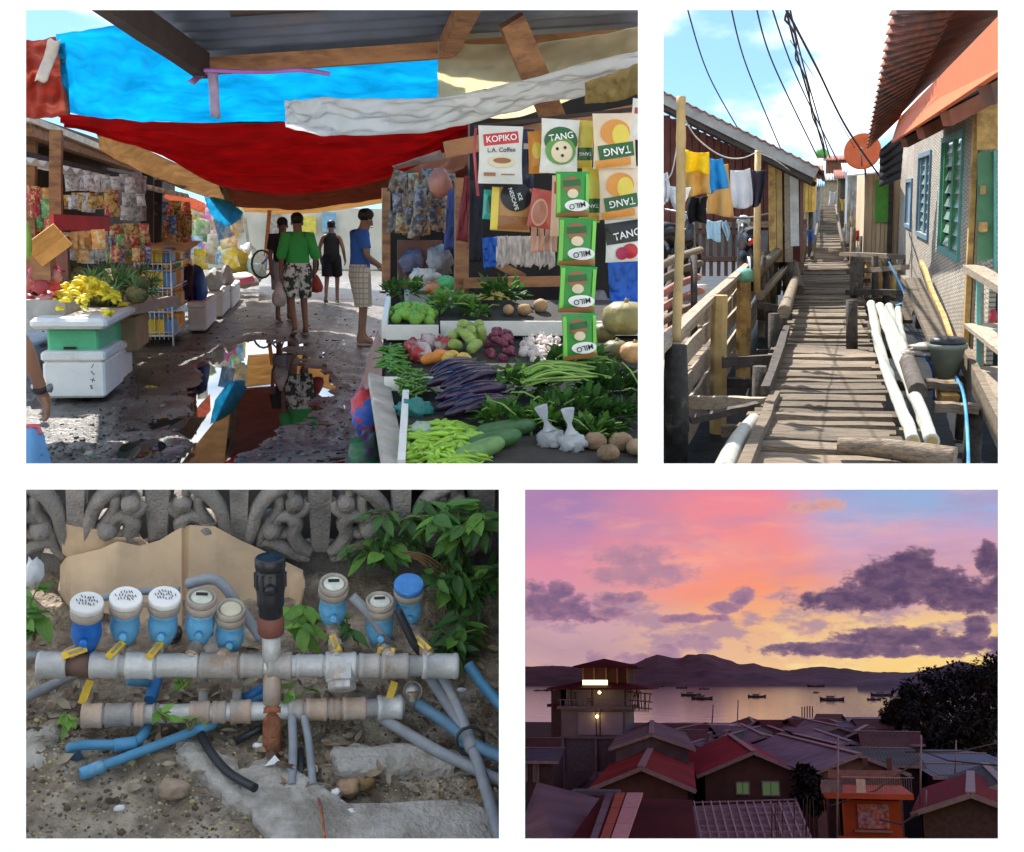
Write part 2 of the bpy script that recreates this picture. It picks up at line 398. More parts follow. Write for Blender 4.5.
    for s in (-1, 1):
        mb = MB(); mb.ball(hd + rt * s * .076 * k, (.014 * k, .02 * k, .03 * k), 8, 6); part(t, 'ear', mb, skin); mb = MB(); mb.ball(hd + fw * .062 * k + rt * s * .032 * k + V(0, 0, .022 * k), .0105 * k, 8, 6); part(t, 'eye', mb, M('eye_dark', (.02, .015, .012), .2))
    mb = MB(); mb.beam(hd + fw * .068 * k - rt * .024 * k - V(0, 0, .048 * k), hd + fw * .068 * k + rt * .024 * k - V(0, 0, .048 * k), .012 * k, .008 * k); part(t, 'mouth', mb, M('lip', (.2, .07, .06), .5))
    mb = MB(); c = (hd + J['crown']) * .5 - fw * .014 * k + V(0, 0, .022 * k); mb.ball(c, (.088 * k, .1 * k, .088 * k), 14, 10, lump=.12, seed=H, ls=4); part(t, 'hair', mb, hair)
    # shirt: torso rings and sleeves
    def rings(pts, rad, flat, mt, nm, extra=()):
        mb = MB(); mb.tube(pts, rad, 16, cap=False, flat=flat)
        for (p, r_) in extra: mb.tube(p, r_, 12, cap=False)
        o = part(t, nm, mb, mt); return o
    bt, ch, nk = J['pelvis'] * 1.0, J['chest'], J['neck']; b0 = V(bt.x, bt.y, shirt_len * k); ex = []
    for n in 'rl':
        a, b = J[n + 'sh'], J[n + 'el']; inn = a + (ch - a) * .35 + V(0, 0, .02 * k)
        if not tank:
            e = a.lerp(b, min(1, sleeve)); pts = [inn, a + V(0, 0, .01 * k), a.lerp(e, .5), e]; rr = [.085 * k, .083 * k, .076 * k, .072 * k]
            if sleeve > 1: w = b.lerp(J[n + 'wr'], sleeve - 1); pts += [w]; rr += [.058 * k]
            ex.append((pts, rr))
    rings([b0, b0.lerp(J['spine'], .5), J['spine'], ch - V(0, 0, .04 * k), ch + V(0, 0, .06 * k), nk - V(0, 0, .03 * k), nk + V(0, 0, .0)], [.128 * k, .124 * k, .12 * k, .122 * k, .118 * k, .085 * k, .062 * k], 1.36, shirt, 'shirt' if not tank else 'tank_top', ex)
    lg = []
    for n in 'rl':
        h, kn = J[n + 'hip'], J[n + 'kn']; e = h.lerp(kn, min(1, (.9 - legs_len) / .42)); lg.append(([h + V(0, 0, .09 * k), h, h.lerp(e, .5), e], [.105 * k, .122 * k, .118 * k, .112 * k]))
    rings([bt + V(0, 0, .07 * k), bt, bt - V(0, 0, .1 * k)], [.122 * k, .128 * k, .13 * k], 1.4, shorts, 'shorts', lg)
    if sandals:
        for n in 'rl':
            a, b = J[n + 'heel'], J[n + 'toe']; mb = MB(); mb.tube([a + V(0, 0, -.03 * k), a.lerp(b, .5) - V(0, 0, .03 * k), b + (b - a) * .2 - V(0, 0, .025 * k)], [.04 * k, .045 * k, .045 * k], 10, flat=.35); part(t, 'sandal', mb, M('sandal', (.35, .3, .26), .7))
    return t, J

# ================================================================== market street
def panel_market():
    F = F1; P = F.at; GR = -1.6
    pine = M('timber_brown', (.36, .17, .075), .7, var=.25, scale=5, c2=(.2, .09, .045), c2scale=3, stretch=(1, 4, 4), bump=.25, rnd=.15); tdark = M('timber_dark', (.06, .04, .035), .75, var=.3, scale=5); foam = M('foam_white', (.8, .79, .75), .7, var=.06, scale=8, c2=(.55, .5, .42), c2scale=6, mix=(.6, .78), bump=.15, bscale=80, rnd=.04); shade = M('stall_shade', (.016, .013, .012), .9, var=.5, scale=3); cardb = M('crate_card', (.4, .26, .15), .85, var=.15, scale=6)
    # ---------------- street, rough and wet; hollows filled by a water sheet
    hol = [(246, 366, 42, 24), (258, 395, 62, 32), (232, 420, 52, 34), (225, 392, 30, 40), (212, 452, 28, 26), (305, 385, 30, 17), (236, 355, 22, 10), (140, 450, 22, 10), (285, 412, 26, 12)]
    hc = []
    for (px, py, rx, ry) in hol:
        a = F.gnd(px, py, GR); b = F.gnd(px + rx, py, GR); c = F.gnd(px, py - ry, GR); d = F.gnd(px, py + ry, GR); hc.append((a.x, (c.y + d.y) / 2, abs(b.x - a.x), (c.y - d.y) / 2))
    def rh(x, y):
        p = V(x * 1.7, y * 1.1, .5); z = .022 * noise.noise(p) + .018 * noise.noise(p * 3.3) + .016 * noise.noise(p * 8.5)
        e = max([1 - ((x - a) / c) ** 2 - ((y - b) / d) ** 2 for a, b, c, d in hc]); e = max(0, min(1, (e + .25 + .6 * noise.noise(V(x * 4, y * 2.4, 3))) * 1.4)); return z - .055 * e + .014
    soil = M('wet_mud', (.055, .045, .038), .34, var=.45, scale=3, c2=(.115, .092, .074), c2scale=1.5, mix=(.42, .62), bump=1.0, bscale=26, rnd=0, spec=.55)
    mb = MB()
    def rd(a, b):
        y = 5.05 + 42 * b ** 1.9; lo, hi = (2 - 300) / FPX * y - .15, (lerp(400, 650, min(1, max(0, (y - 7.9) / .9))) - 300) / FPX * y; x = lerp(lo, hi, a); return (x, y, GR + rh(x, y))
    mb.sheet(rd, 190, 230); struct(F, 'road', mb, soil)
    wm = M('puddle_water', (.012, .012, .012), .015, var=0, rnd=0, bump=0, spec=.62); mb = MB(); mb.add([F.gnd(60, 474, GR), F.gnd(345, 474, GR), F.gnd(345, 340, GR), F.gnd(190, 340, GR)], [(0, 1, 2, 3)]); struct(F, 'puddle', mb, wm)
    mb = MB(); st = [M('clod%d' % i, c, .6, var=.3, bump=.3) for i, c in enumerate(((.04, .033, .028), (.085, .07, .058), (.15, .125, .1)))]
    for i in range(1300):
        px, py = rn(40, 400), 463 - 170 * random.random() ** 1.4; q = F.gnd(px, py, GR); mb.cur = random.choice((0, 0, 1, 1, 2)); r = rn(.005, .014) * (1.8 if random.random() < .12 else 1); z = rh(q.x, q.y)
        if z < -.012 and random.random() < .8: continue
        mb.ball((q.x, q.y, GR + z + r * .2), (r * 1.3, r * 1.3, r * .8), 6, 4, lump=.6, seed=i)
    struct(F, 'mud_clods', mb, st, 'stuff')
    # ---------------- sheets overhead
    def cloth(name, top, bot, mt, label, cat, nu=60, nv=26, wr=.03, seed=0, fr=(9, 3), thick=.004, grp=None):
        tp = [P(*q) for q in top]; bt = [P(*q) for q in bot]
        def f(u, v):
            p = curve(tp, u).lerp(curve(bt, u), v); n_ = (.2 + .8 * max(0, math.sin(math.pi * v)) ** .5) * (noise.noise(V(u * fr[0] + seed, v * fr[1], seed)) + .5 * noise.noise(V(u * fr[0] * 2.5, v * fr[1] * 2.2 + seed, 2)) - .5 * abs(noise.noise(V(u * 2.2 + seed, v * 9 + u * 3, 7)))); return p + V(0, 0, wr * n_) + V(0, wr * .6 * n_, 0)
        mb = MB(); mb.sheet(f, nu, nv, thick=thick); return solo(F, name, mb, mt, label, cat, grp)
    def tarp(name, c, tr=.6, **k): return M(name, c, .75, var=.22, scale=2.6, trans=min(.85, tr + .12), bump=.6, bscale=7, rnd=.02, spec=.12, **k)
    tb, tr_, tbr, tpl = tarp('tarp_blue', (.03, .47, .7), .7), tarp('tarp_red', (.36, .02, .026), .48), tarp('tarp_brown', (.2, .075, .04), .5), M('plastic_milky', (.88, .88, .88), .3, var=.06, scale=5, trans=.6, bump=.25, bscale=14)
    cloth('blue_tarp', [(56, 34, 8.4), (120, 24, 8), (200, 6, 7.4), (320, -4, 7.1), (445, 22, 7.1)], [(66, 112, 11), (110, 118, 11), (180, 122, 11.2), (290, 121, 11.5), (441, 101, 10.5)], tb, 'bright blue tarpaulin stretched overhead, lit through by the sky', 'tarpaulin', 90, 40, .05, 1, (12, 5))
    cloth('red_tarp', [(-5, 38, 8.6), (35, 40, 8.6), (64, 34, 8.6)], [(-5, 112, 11), (35, 118, 11), (70, 114, 11)], M('tarp_rust', (.42, .09, .06), .55, var=.3, scale=3, c2=(.55, .25, .2), c2scale=1.5, mix=(.5, .65), trans=.5, bump=.3, bscale=9), 'faded rust red awning at the upper left, left of the blue tarpaulin', 'awning', 24, 20, .05, 2)
    cloth('red_tarp', [(58, 113, 11), (150, 121, 11.2), (290, 118, 11.5), (400, 116, 12), (485, 106, 12)], [(66, 122, 13), (150, 150, 16), (226, 187, 20), (300, 193, 20), (380, 180, 17), (470, 140, 13)], tr_, 'big crimson tarpaulin sagging across the middle of the street', 'tarpaulin', 110, 60, .12, 3, (4, 12))
    cloth('brown_tarp', [(218, 184, 20.2), (300, 190, 20.2), (390, 172, 17.2), (478, 138, 13.2)], [(228, 206, 27), (300, 209, 27), (370, 200, 21), (430, 192, 15), (480, 186, 12)], tbr, 'dull brown tarpaulin hanging below the crimson one', 'tarpaulin', 60, 20, .1, 4)
    cloth('canvas_sheet', [(96, 128, 13.4), (150, 151, 16.2), (228, 188, 20.5)], [(100, 150, 15.5), (165, 182, 19), (236, 207, 27)], tarp('canvas_tan', (.5, .36, .22), .5), 'tan canvas hung from the left edge of the crimson tarpaulin', 'canvas', 40, 14, .06, 10)
    cloth('tan_awning', [(240, 203, 28), (310, 207, 28), (400, 190, 24), (445, 180, 20)], [(245, 212, 34), (310, 213, 34), (400, 200, 30), (445, 188, 24)], tarp('awning_tan', (.6, .42, .22), .5), 'tan awning edge under the brown tarpaulin', 'awning', 40, 10, .06, 5)
    cloth('plastic_sheet', [(438, 42, 6.5), (520, 44, 6.4), (600, 34, 6.3), (648, 24, 6.3)], [(438, 104, 7.0), (505, 118, 7.0), (580, 96, 6.8), (648, 70, 6.8)], M('plastic_cream', (.95, .86, .64), .5, var=.1, scale=4, trans=.82, bump=.2, bscale=10, spec=.2), 'cream plastic sheet under the timber brace', 'plastic sheet', 50, 24, .03, 6)
    cloth('plastic_roll', [(285, 100, 6.5), (330, 98, 6.4), (440, 97, 6.3), (520, 80, 6.2), (646, 48, 6.1)], [(286, 127, 6.6), (340, 135, 6.5), (430, 131, 6.4), (505, 113, 6.3), (590, 92, 6.2), (646, 84, 6.2)], tpl, 'crumpled milky plastic bundled along the edge of the roof', 'plastic sheet', 110, 24, .05, 7, (11, 5))
    cloth('plastic_sheet', [(585, 82, 6.0), (620, 70, 6.0), (646, 60, 6.0)], [(585, 103, 6.1), (620, 100, 6.1), (646, 88, 6.1)], tarp('plastic_yellow', (.62, .5, .25), .6), 'small yellowed plastic rag at the upper right edge', 'plastic sheet', 24, 10, .04, 8)
    cloth('light_strip', [(392, 166, 12.6), (440, 150, 12.1)], [(396, 169, 12.8), (446, 159, 12.3)], tarp('sheet_pale', (.7, .68, .64), .4), 'thin pale sheet standing in for light between the crimson and brown tarpaulins', 'light strip', 30, 3, .02, 9)  # pale sheet stands in for light showing between the tarpaulins
    # ribbons hanging from the roof edge
    for i, (a, b, c, lb) in enumerate((((212, 72, 6.5), (216, 118, 6.6), (.55, .45, .62), 'lilac strip of plastic hanging from the corner of the roof'), ((205, 70, 6.5), (192, 84, 6.5), (.55, .35, .6), 'short lilac knot end at the roof corner'), ((54, 40, 8.3), (42, 82, 8.4), (.6, .55, .5), 'pale rag dangling at the left end of the blue tarpaulin'))):
        w = .025 if i < 2 else .04; A, B = P(*a), P(*b); mb = MB(); mb.sheet(lambda u, v: A.lerp(B, v) + V((u - .5) * 2 * w, .03 * math.sin(v * 5), .01 * math.sin(u * 7)), 4, 12, thick=.003); solo(F, 'hanging_strip', mb, M('strip%d' % i, c, .6, trans=.4), lb, 'strip')
    mb = MB(); mb.tube(spline([P(204, 70, 6.45), P(260, 72, 6.4), P(300, 70, 6.4), P(330, 74, 6.4)], 16), .012, 6); solo(F, 'purple_cord', mb, M('cord_purple', (.4, .16, .5), .6), 'purple cord along the brown roof beam', 'cord')
    # ---------------- own roof: corrugated sheet, beams, brace
    rf = thing(F, 'stall_roof', 'corrugated iron roof on timber beams over the vegetable stall', 'roof', P(420, 60, 6))
    q = [P(192, 70, 6.85), P(650, 41, 6.85), P(650, -170, 4.5), P(30, -120, 4.6)]; mb = MB()
    mb.sheet(lambda u, v: q[0].lerp(q[1], u).lerp(q[3].lerp(q[2], u), v) + V(0, 0, .03 + .014 * math.sin(v * 95)), 8, 170, thick=.006); part(rf, 'roof_sheet', mb, M('iron_sheet', (.2, .23, .3), .45, var=.25, scale=3, c2=(.3, .22, .16), c2scale=1.6, mix=(.55, .75), metal=.3, bump=.1))
    q2 = [P(-190, -6, 6.6), P(128, -6, 6.0), P(34, -116, 4.65), P(-300, -116, 4.65)]; mb = MB(); mb.sheet(lambda u, v: q2[0].lerp(q2[1], u).lerp(q2[3].lerp(q2[2], u), v) + V(0, 0, .05 + .012 * math.sin(v * 60)), 6, 80, thick=.006); part(rf, 'roof_sheet', mb, MATS['iron_sheet'])  # second sheet added above the view to keep sun off the meters
    for (a, b, w, h, m_, nm) in (((66, -30, 5.0), (203, 66, 6.6), .07, .13, tdark, 'side_beam'), ((196, 67, 6.62), (649, 36, 6.62), .06, .085, pine, 'front_beam'), ((449, 46, 6.55), (480, -20, 5.4), .09, .1, pine, 'rafter'), ((511, 20, 6.2), (556, 124, 6.5), .14, .05, pine, 'brace'), ((230, 10, 6.0), (648, -18, 5.9), .05, .06, tdark, 'purlin')):
        mb = MB(); mb.beam(P(*a), P(*b), w, h, (0, 0, 1) if nm != 'brace' else (0, 1, 0), seg=4, jit=.003); part(rf, nm, mb, pine if nm != 'side_beam' and nm != 'purlin' else m_)
    # ---------------- left: foam boxes, green box, yellow heap
    def fbox(x0, y0, x1, y1, D, dep, mt, label, name='foam_box', cat='box', lid=True):
        a, b = P(x0, y0, D), P(x1, y1, D); t = thing(F, name, label, cat, V((a.x + b.x) / 2, D + dep / 2, b.z)); mb = MB(); c = V((a.x + b.x) / 2, D + dep / 2, 0); w = b.x - a.x; hh = a.z - b.z; lz = .22 if lid else 0
        mb.box((c.x, c.y, b.z + hh * (1 - lz) / 2), (w * .96, dep * .97, hh * (1 - lz)), ch=.02); part(t, 'box', mb, mt)
        if lid: mb = MB(); mb.box((c.x, c.y, a.z - hh * lz / 2 + .002), (w, dep, hh * lz), ch=.02); part(t, 'lid', mb, mt)
        return t
    b1 = fbox(40, 352, 107, 398, 11.1, 1.15, foam, 'white foam box at the front left with black marks, under the green box'); b2 = fbox(52, 348, 118, 386, 12.35, 1.2, foam, 'white foam box right behind the front one')
    ink = M('marker_ink', (.02, .02, .02), .7)
    for (bx, px, D, n) in ((b1, 92, 11.08, 4),):
        for i in range(n):
            c = P(px + rn(-1, 1), 366 + i * 7, D); mb = MB()
            for k in range(2): a = rn(0, 3); mb.beam(c + V(-.02 * math.cos(a), 0, -.02 * math.sin(a)), c + V(.02 * math.cos(a), 0, .02 * math.sin(a)), .006, .004, (0, 1, 0))
            part(bx, 'ink_mark', mb, ink)
    gm = M('box_green', (.1, .5, .26), .55, var=.1, scale=8); g1 = fbox(45, 329, 100, 356, 11.25, 1.0, gm, 'mint green foam box under the yellow heap', lid=False); fbox(62, 326, 112, 350, 12.35, 1.1, gm, 'second mint green foam box behind the first', lid=False)
    for px in (68,):
        mb = MB(); mb.box(P(px + 2, 348, 11.25), (.11, .02, .02)); part(g1, 'handle_slot', mb, ink)
    mb = MB(); a, b = P(30, 318, 11.05), P(108, 329, 11.05); mb.box(((a.x + b.x) / 2, 12.2, (a.z + b.z) / 2), (b.x - a.x, 2.4, a.z - b.z), ch=.03); solo(F, 'white_board', mb, foam, 'long white foam lid laid over the green boxes', 'lid')
    zt = a.z; yl = []
    for i in range(3):
        mb = MB(); mb.tube(spline([(-.05, 0, 0), (0, .01, .012), (.05, 0, 0)], 6), [.008, .016, .018, .019, .018, .015, .007], 7); yl.append(mb.mesh('yellow_pepper', (0, 0, 0), M('pepper_yellow', (.85, .68, .03), .4, var=.1)))
    for i in range(150):
        u = max(-.8, min(.8, random.gauss(0, .4))); v = max(-.85, min(.85, random.gauss(0, .42))); h = max(0, .3 * (1 - (u * u + v * v) * .85)) * rn(.5, 1); c = V(P(88, 316, 11.9).x + u * .36, 11.9 + v * .7, zt + .015 + h)
        inst(F, 'yellow_pepper', yl[i % 3], c, (rn(-.5, .5), rn(-.5, .5), rn(0, 6.28)), rn(.8, 1.3), 'small yellow pepper in the bright heap on the foam lid', 'pepper', 'yellow peppers in the heap')
    # pineapples behind the heap
    pm = MB(); pm.ball((0, 0, .1), (.075, .075, .11), 14, 12, lump=.25, ls=9)
    pin = pm.mesh('fruit', (0, 0, 0), M('pineapple', (.24, .2, .07), .8, var=.4, scale=40, c2=(.1, .14, .05), c2scale=18, bump=.9, bscale=70))
    lm = MB()
    for k in range(22): a = k * 2.4; e = rn(.3, 1.3); lm.leaf((0, 0, .2), (math.cos(a) * math.cos(e), math.sin(a) * math.cos(e), math.sin(e)), (0, 0, 1), rn(.12, .2), .022, .3)
    lmm = lm.mesh('leaf_tuft', (0, 0, 0), M('pineapple_leaf', (.1, .19, .06), .6, var=.3, rnd=.2))
    for i in range(26):
        px, py = 78 + (i % 9) * 7 + rn(-3, 3), 300 - (i // 9) * 11 + rn(-3, 3); t = thing(F, 'pineapple', 'pineapple lying in the heap behind the yellow peppers', 'pineapple', P(px, py, 12.6 + (i // 9) * .5), rn(0, 6.28), 'pineapples on the left stall', local=True)
        t.matrix_world = t.matrix_world @ Matrix.Rotation(rn(.9, 1.6), 4, 'X'); part(t, 'fruit', pin, None); part(t, 'leaf_tuft', lmm, None)
    mb = MB(); a, b = P(70, 306, 12.4), P(134, 316, 14.2); mb.beam(P(70, 312, 12.5), P(138, 300, 14.6), 1.0, .1); solo(F, 'stall_board', mb, M('board_pale', (.42, .36, .3), .8, var=.2), 'pale board edge under the pineapples', 'board')
    mb = MB(); mb.box(P(100, 330, 13.6), (.9, 1.0, .36), ch=.01); solo(F, 'carton', mb, cardb, 'brown box base under the pineapple board', 'box')
    # red and pink bagged goods far left
    for i in range(12):
        px, py = rn(24, 58), rn(272, 300); mb = MB(); mb.ball(P(px, py, 11.6 + rn(-.2, .3)), (rn(.06, .09), .07, rn(.05, .08)), 9, 7, lump=.5, seed=i, ls=2); solo(F, 'red_bag', mb, M('bag_red%d' % (i % 3), ((.6, .09, .1), (.65, .25, .22), (.45, .06, .08))[i % 3], .35, var=.2, trans=.2), 'red plastic bag of goods piled at the left edge', 'bag', 'red bags at the left edge')
    mb = MB(); a, b = P(22, 300, 11.4), P(66, 330, 11.4); mb.box(((a.x + b.x) / 2, 11.8, (a.z + b.z) / 2), (b.x - a.x, .8, a.z - b.z)); solo(F, 'wood_table', mb, M('table_grey', (.45, .42, .38), .8), 'low table under the red bags at the left edge', 'table')
    # leaning orange crate and posts
    cr = thing(F, 'wood_crate', 'tilted orange wooden crate at the left edge above the red bags', 'crate', P(55, 262, 11.5)); A, B = P(38, 262, 11.4), P(68, 240, 11.4)
    for k in range(4): mb = MB(); mb.beam(A + V(-.03 * k, .02, .035 * k), B + V(-.03 * k, .02, .035 * k), .1, .03, (0, 1, .4)); part(cr, 'slat', mb, M('crate_orange', (.62, .28, .07), .7, var=.2))
    mb = MB(); mb.box(P(44, 262, 11.6), (.16, .3, .32)); part(cr, 'end_panel', mb, pine)
    mb = MB(); mb.ball(P(27, 240, 11), (.04, .04, .16), lump=.2); solo(F, 'green_gourd', mb, M('gourd_green', (.3, .42, .06), .5), 'pale green gourd hanging at the left edge', 'gourd')
    # ---------------- left building: posts, beams, shelves of packets
    lb_ = thing(F, 'sari_shop', 'open front shop with shelves of hung packets along the left side', 'shop', P(110, 300, 15))
    bars = [((30, 290, 14), (30, 128, 14), .14, pine), ((56, 292, 13.5), (56, 130, 13.5), .12, pine), ((62, 300, 13.2), (62, 236, 13.2), .14, M('post_brown2', (.2, .08, .06), .7)), ((148, 285, 19), (148, 168, 19), .16, tdark), ((158, 285, 20), (158, 180, 20), .12, tdark), ((26, 130, 13.4), (135, 168, 18), .12, pine), ((26, 118, 13.2), (160, 172, 19), .07, M('beam_pale', (.55, .5, .4), .7)), ((26, 154, 13.6), (120, 176, 18), .06, tdark), ((146, 203, 19), (190, 203, 24), .05, tdark), ((146, 214, 19), (190, 212, 24), .05, tdark)]
    for (a, b, w, m_) in bars: mb = MB(); mb.beam(P(*a), P(*b), w, w, (0, 1, 0), seg=3, jit=.008); part(lb_, 'post' if abs(a[0] - b[0]) < 3 else 'beam', mb, m_)
    mb = MB(); mb.add([P(15, 110, 16.5), P(175, 165, 26), P(175, 300, 26), P(15, 330, 16.5)] + [p + V(-.1, .1, 0) for p in (P(15, 110, 16.5), P(175, 165, 26), P(175, 300, 26), P(15, 330, 16.5))], [(0, 1, 2, 3), (7, 6, 5, 4), (0, 4, 5, 1), (1, 5, 6, 2), (2, 6, 7, 3), (3, 7, 4, 0)]); part(lb_, 'back_wall', mb, M('shop_back', (.1, .075, .06), .9, var=.4, scale=2))
    A, B = P(14, 116, 12.9), P(186, 176, 20.5); mb = MB(); mb.sheet(lambda u, v: A.lerp(B, u) + V(-3.0 * v, .8 * v, .35 * v + .02 * math.sin(u * 130)), 200, 2, thick=.01); part(lb_, 'roof_sheet', mb, M('shop_roof', (.14, .1, .08), .7, var=.4, scale=1.5))
    A, B = P(20, 158, 12.8), P(190, 196, 20.5); mb = MB()
    mb.sheet(lambda u, v: A.lerp(B, u) + V(-.9 * v, .3 * v, .14 * v + .03 * math.sin(u * 130)), 260, 2, thick=.008); part(lb_, 'awning_sheet', mb, M('awning_white', (.78, .76, .7), .5, var=.12, scale=3, c2=(.5, .45, .38), mix=(.6, .75)), 'white corrugated awning')
    mb = MB(); mb.beam(P(52, 222, 13), P(108, 224, 14.4), .04, .16); o = solo(F, 'red_sign', mb, M('sign_red', (.55, .025, .03), .5, var=.15), 'red strip sign on the front of the left shop', 'sign')
    shp = [M('packet_%s' % n, c, .35, var=.25, scale=18, c2=c2, c2scale=22, mix=(.5, .56), rnd=.2) for n, c, c2 in (('gold', (.55, .38, .12), (.2, .1, .05)), ('silver', (.5, .5, .5), (.25, .2, .2)), ('orange', (.6, .26, .06), (.6, .5, .3)), ('blue', (.1, .2, .5), (.6, .6, .6)), ('red', (.5, .05, .06), (.6, .5, .2)), ('white', (.66, .64, .6), (.3, .3, .4)), ('green', (.08, .3, .1), (.5, .5, .2)))]
    def pillow(w, h, t, n=8, m=8):
        mb = MB()
        def f(u, v, s):
            e = (1 - (2 * u - 1) ** 4) * (1 - (2 * v - 1) ** 6); return ((u - .5) * w * (1 - .05 * math.sin(v * math.pi)), s * t * e * (.85 + .15 * math.sin(u * 9 + v * 7)), (v - .5) * h)
        mb.sheet(lambda u, v: f(u, v, -1), n, m); mb.sheet(lambda u, v: f(1 - u, v, 1), n, m); return mb
    pk = [[pillow(.13, h, .025, 5, 5).mesh('packet', (0, 0, 0), m_) for m_ in shp] for h in (.18, .3)]
    strip_rows = [(66, 104, 196, 212, 13.6, 0), (108, 122, 190, 226, 14.6, 1), (124, 144, 194, 228, 16, 5), (66, 108, 234, 262, 13.4, 2), (108, 150, 236, 262, 16, 6), (150, 190, 206, 262, 21, 3), (150, 192, 262, 300, 22, 4), (68, 146, 178, 194, 14.8, 5), (32, 54, 190, 236, 13.9, 6), (112, 148, 226, 240, 16.4, 1)]
    cn = ('gold and brown', 'gold and dark', 'white printed', 'orange and white', 'green and red', 'many coloured far', 'far low')
    for r_, (x0, x1, y0, y1, D, kind) in enumerate(strip_rows):
        for i in range(int((x1 - x0) / 5)):
            for j in range(max(1, int((y1 - y0) / 13))):
                mi = ((0, 0, 1), (0, 0, 4), (2, 1, 5), (4, 2, 0, 3), (6, 4, 2, 5), (5, 1, 5), (4, 3, 2, 6))[kind]
                inst(F, 'packet', pk[0][random.choice(mi)] if D < 17 else pk[1][random.choice(mi)], P(x0 + i * 5 + 2 + rn(-1, 1), y0 + j * 13 + 6 + rn(-1.5, 1.5), D + rn(-.15, .15)), (rn(-.15, .15), rn(-.1, .1), rn(-.4, .4)), rn(.8, 1.15) * (1 if D < 17 else 1.1), cn[kind if kind < 7 else 0] + ' packet hung in the left shop, row %s from the top' % ('one', 'two', 'three', 'four', 'five', 'six', 'seven', 'eight', 'nine', 'ten')[r_], 'packet', 'packets hung in the left shop')
    # ---------------- white wire rack with goods
    rk = thing(F, 'wire_rack', 'white wire rack of goods beside the foam boxes', 'rack', P(160, 340, 16.6)); wt = M('wire_white', (.78, .78, .76), .45); D0, D1 = 16.4, 19.0; xl, xr = P(136, 300, D0).x, P(172, 300, D0).x; zb_, zt_ = GR + .04, P(150, 250, D0).z
    for x in (xl, xr):
        for D in (D0, D1): mb = MB(); mb.tube([(x, D, zb_ - .03), (x, D, zt_)], .014, 6); part(rk, 'upright', mb, wt)
    zs = [lerp(zb_ + .1, zt_ - .18, k / 3) for k in range(4)]
    for z in zs:
        mb = MB(); mb.box(((xl + xr) / 2, (D0 + D1) / 2, z), (xr - xl, D1 - D0, .018)); part(rk, 'shelf', mb, wt)
    for i in range(9): mb = MB(); x = lerp(xl, xr, i / 8); mb.tube([(x, D0 - .01, zb_ + .05), (x, D0 - .01, zt_ - .05)], .005, 5); part(rk, 'wire', mb, wt)
    for i in range(5): mb = MB(); z = lerp(zb_ + .15, zt_, i / 4); mb.tube([(xl, D0 - .012, z), (xr, D0 - .012, z), (xr, D1, z)], .006, 5); part(rk, 'wire', mb, wt)
    cc = (('yellow', (.8, .55, .02)), ('blue', (.08, .25, .62)), ('orange', (.75, .32, .04)), ('gold', (.75, .6, .15)))
    for r_, z in enumerate(zs):
        for i in range(8):
            nm, c = cc[(r_ * 3 + i // 3 + r_) % 4]; x = lerp(xl + .07, xr - .05, (i % 4) / 3); y = D0 + .35 + (i // 4) * 1.1; mb = MB(); mb.box((x, y, z + .1 + .011), (.11, .5, .2), ch=.015); solo(F, 'goods_pack', mb, M('goods_' + nm, c, .4, var=.2, scale=10), nm + ' pack on shelf %s of the white wire rack' % ('one', 'two', 'three', 'four')[r_], 'pack', 'packs on the wire rack')
    mb = MB(); mb.sheet(lambda u, v: V(lerp(xl - .1, xr + .2, u), lerp(D0 - .1, D1, v), zt_ - .02 + .06 * noise.noise(V(u * 4, v * 4, 1)) + .1 * v), 20, 14, thick=.004); solo(F, 'rack_cover', mb, M('cover_cream', (.8, .7, .42), .6, trans=.3), 'cream plastic cover thrown over the wire rack', 'cover')
    # ---------------- bins further on
    for i, (x0, y0, x1, y1, D, dep, lb) in enumerate(((187, 302, 207, 331, 18.4, 2.2, 'white bin right of the wire rack'), (207, 292, 223, 317, 21.2, 2.5, 'white bin, second past the wire rack'), (222, 287, 233, 309, 23.5, 3, 'last white bin before the sacks'))): fbox(x0, y0, x1, y1, D, dep, foam, lb, 'white_bin', 'bin')
    for i, (px, py, D, r, c, lb) in enumerate(((198, 286, 19, (.13, .3, .3), (.03, .09, .4), 'dark blue sack standing on the white bin'), (189, 282, 18.8, (.1, .2, .28), (.07, .04, .06), 'dark maroon sack beside the blue sack'), (214, 280, 21.6, (.14, .4, .2), (.6, .62, .6), 'clear bag of goods on the second white bin'), (227, 276, 23.8, (.13, .4, .2), (.6, .55, .5), 'pale bag on the last white bin'), (243, 280, 28, (.36, .4, .17), (.72, .6, .52), 'white sack with a pink print lying on the street'), (238, 262, 30, (.3, .3, .3), (.55, .4, .06), 'yellow sack behind the lying white sack'), (247, 258, 31, (.25, .3, .34), (.55, .62, .66), 'bluish plastic sack standing past the bins'), (256, 266, 30, (.25, .3, .34), (.5, .6, .55), 'greenish plastic sack right of the bluish one'))):
        mb = MB(); mb.ball(P(px, py, D), r, 14, 10, lump=.35, seed=i + 2, ls=2.2); solo(F, 'sack', mb, M('sack%d' % i, c, .5, var=.2, scale=8, bump=.4, bscale=20, trans=.15), lb, 'sack')
    mb = MB(); mb.box(P(243, 281, 27.55), (.5, .03, .12), R3=Matrix.Rotation(R(-14), 3, 'Y')); solo(F, 'printed_patch', mb, M('pink_print', (.75, .12, .2), .6), 'pink printed patch on the lying white sack', 'print')
    # ---------------- far end of the street
    pale = M('far_wall', (.75, .7, .58), .8, var=.15, scale=1)
    fw = thing(F, 'far_house', 'pale sunlit wall closing the end of the street', 'house', P(290, 262, 46))
    mb = MB(); a, b = P(150, 205, 46), P(420, 268, 46); mb.box(((a.x + b.x) / 2, 47, (a.z + b.z) / 2 - .2), (b.x - a.x, 2, a.z - b.z + .4)); part(fw, 'wall', mb, pale)
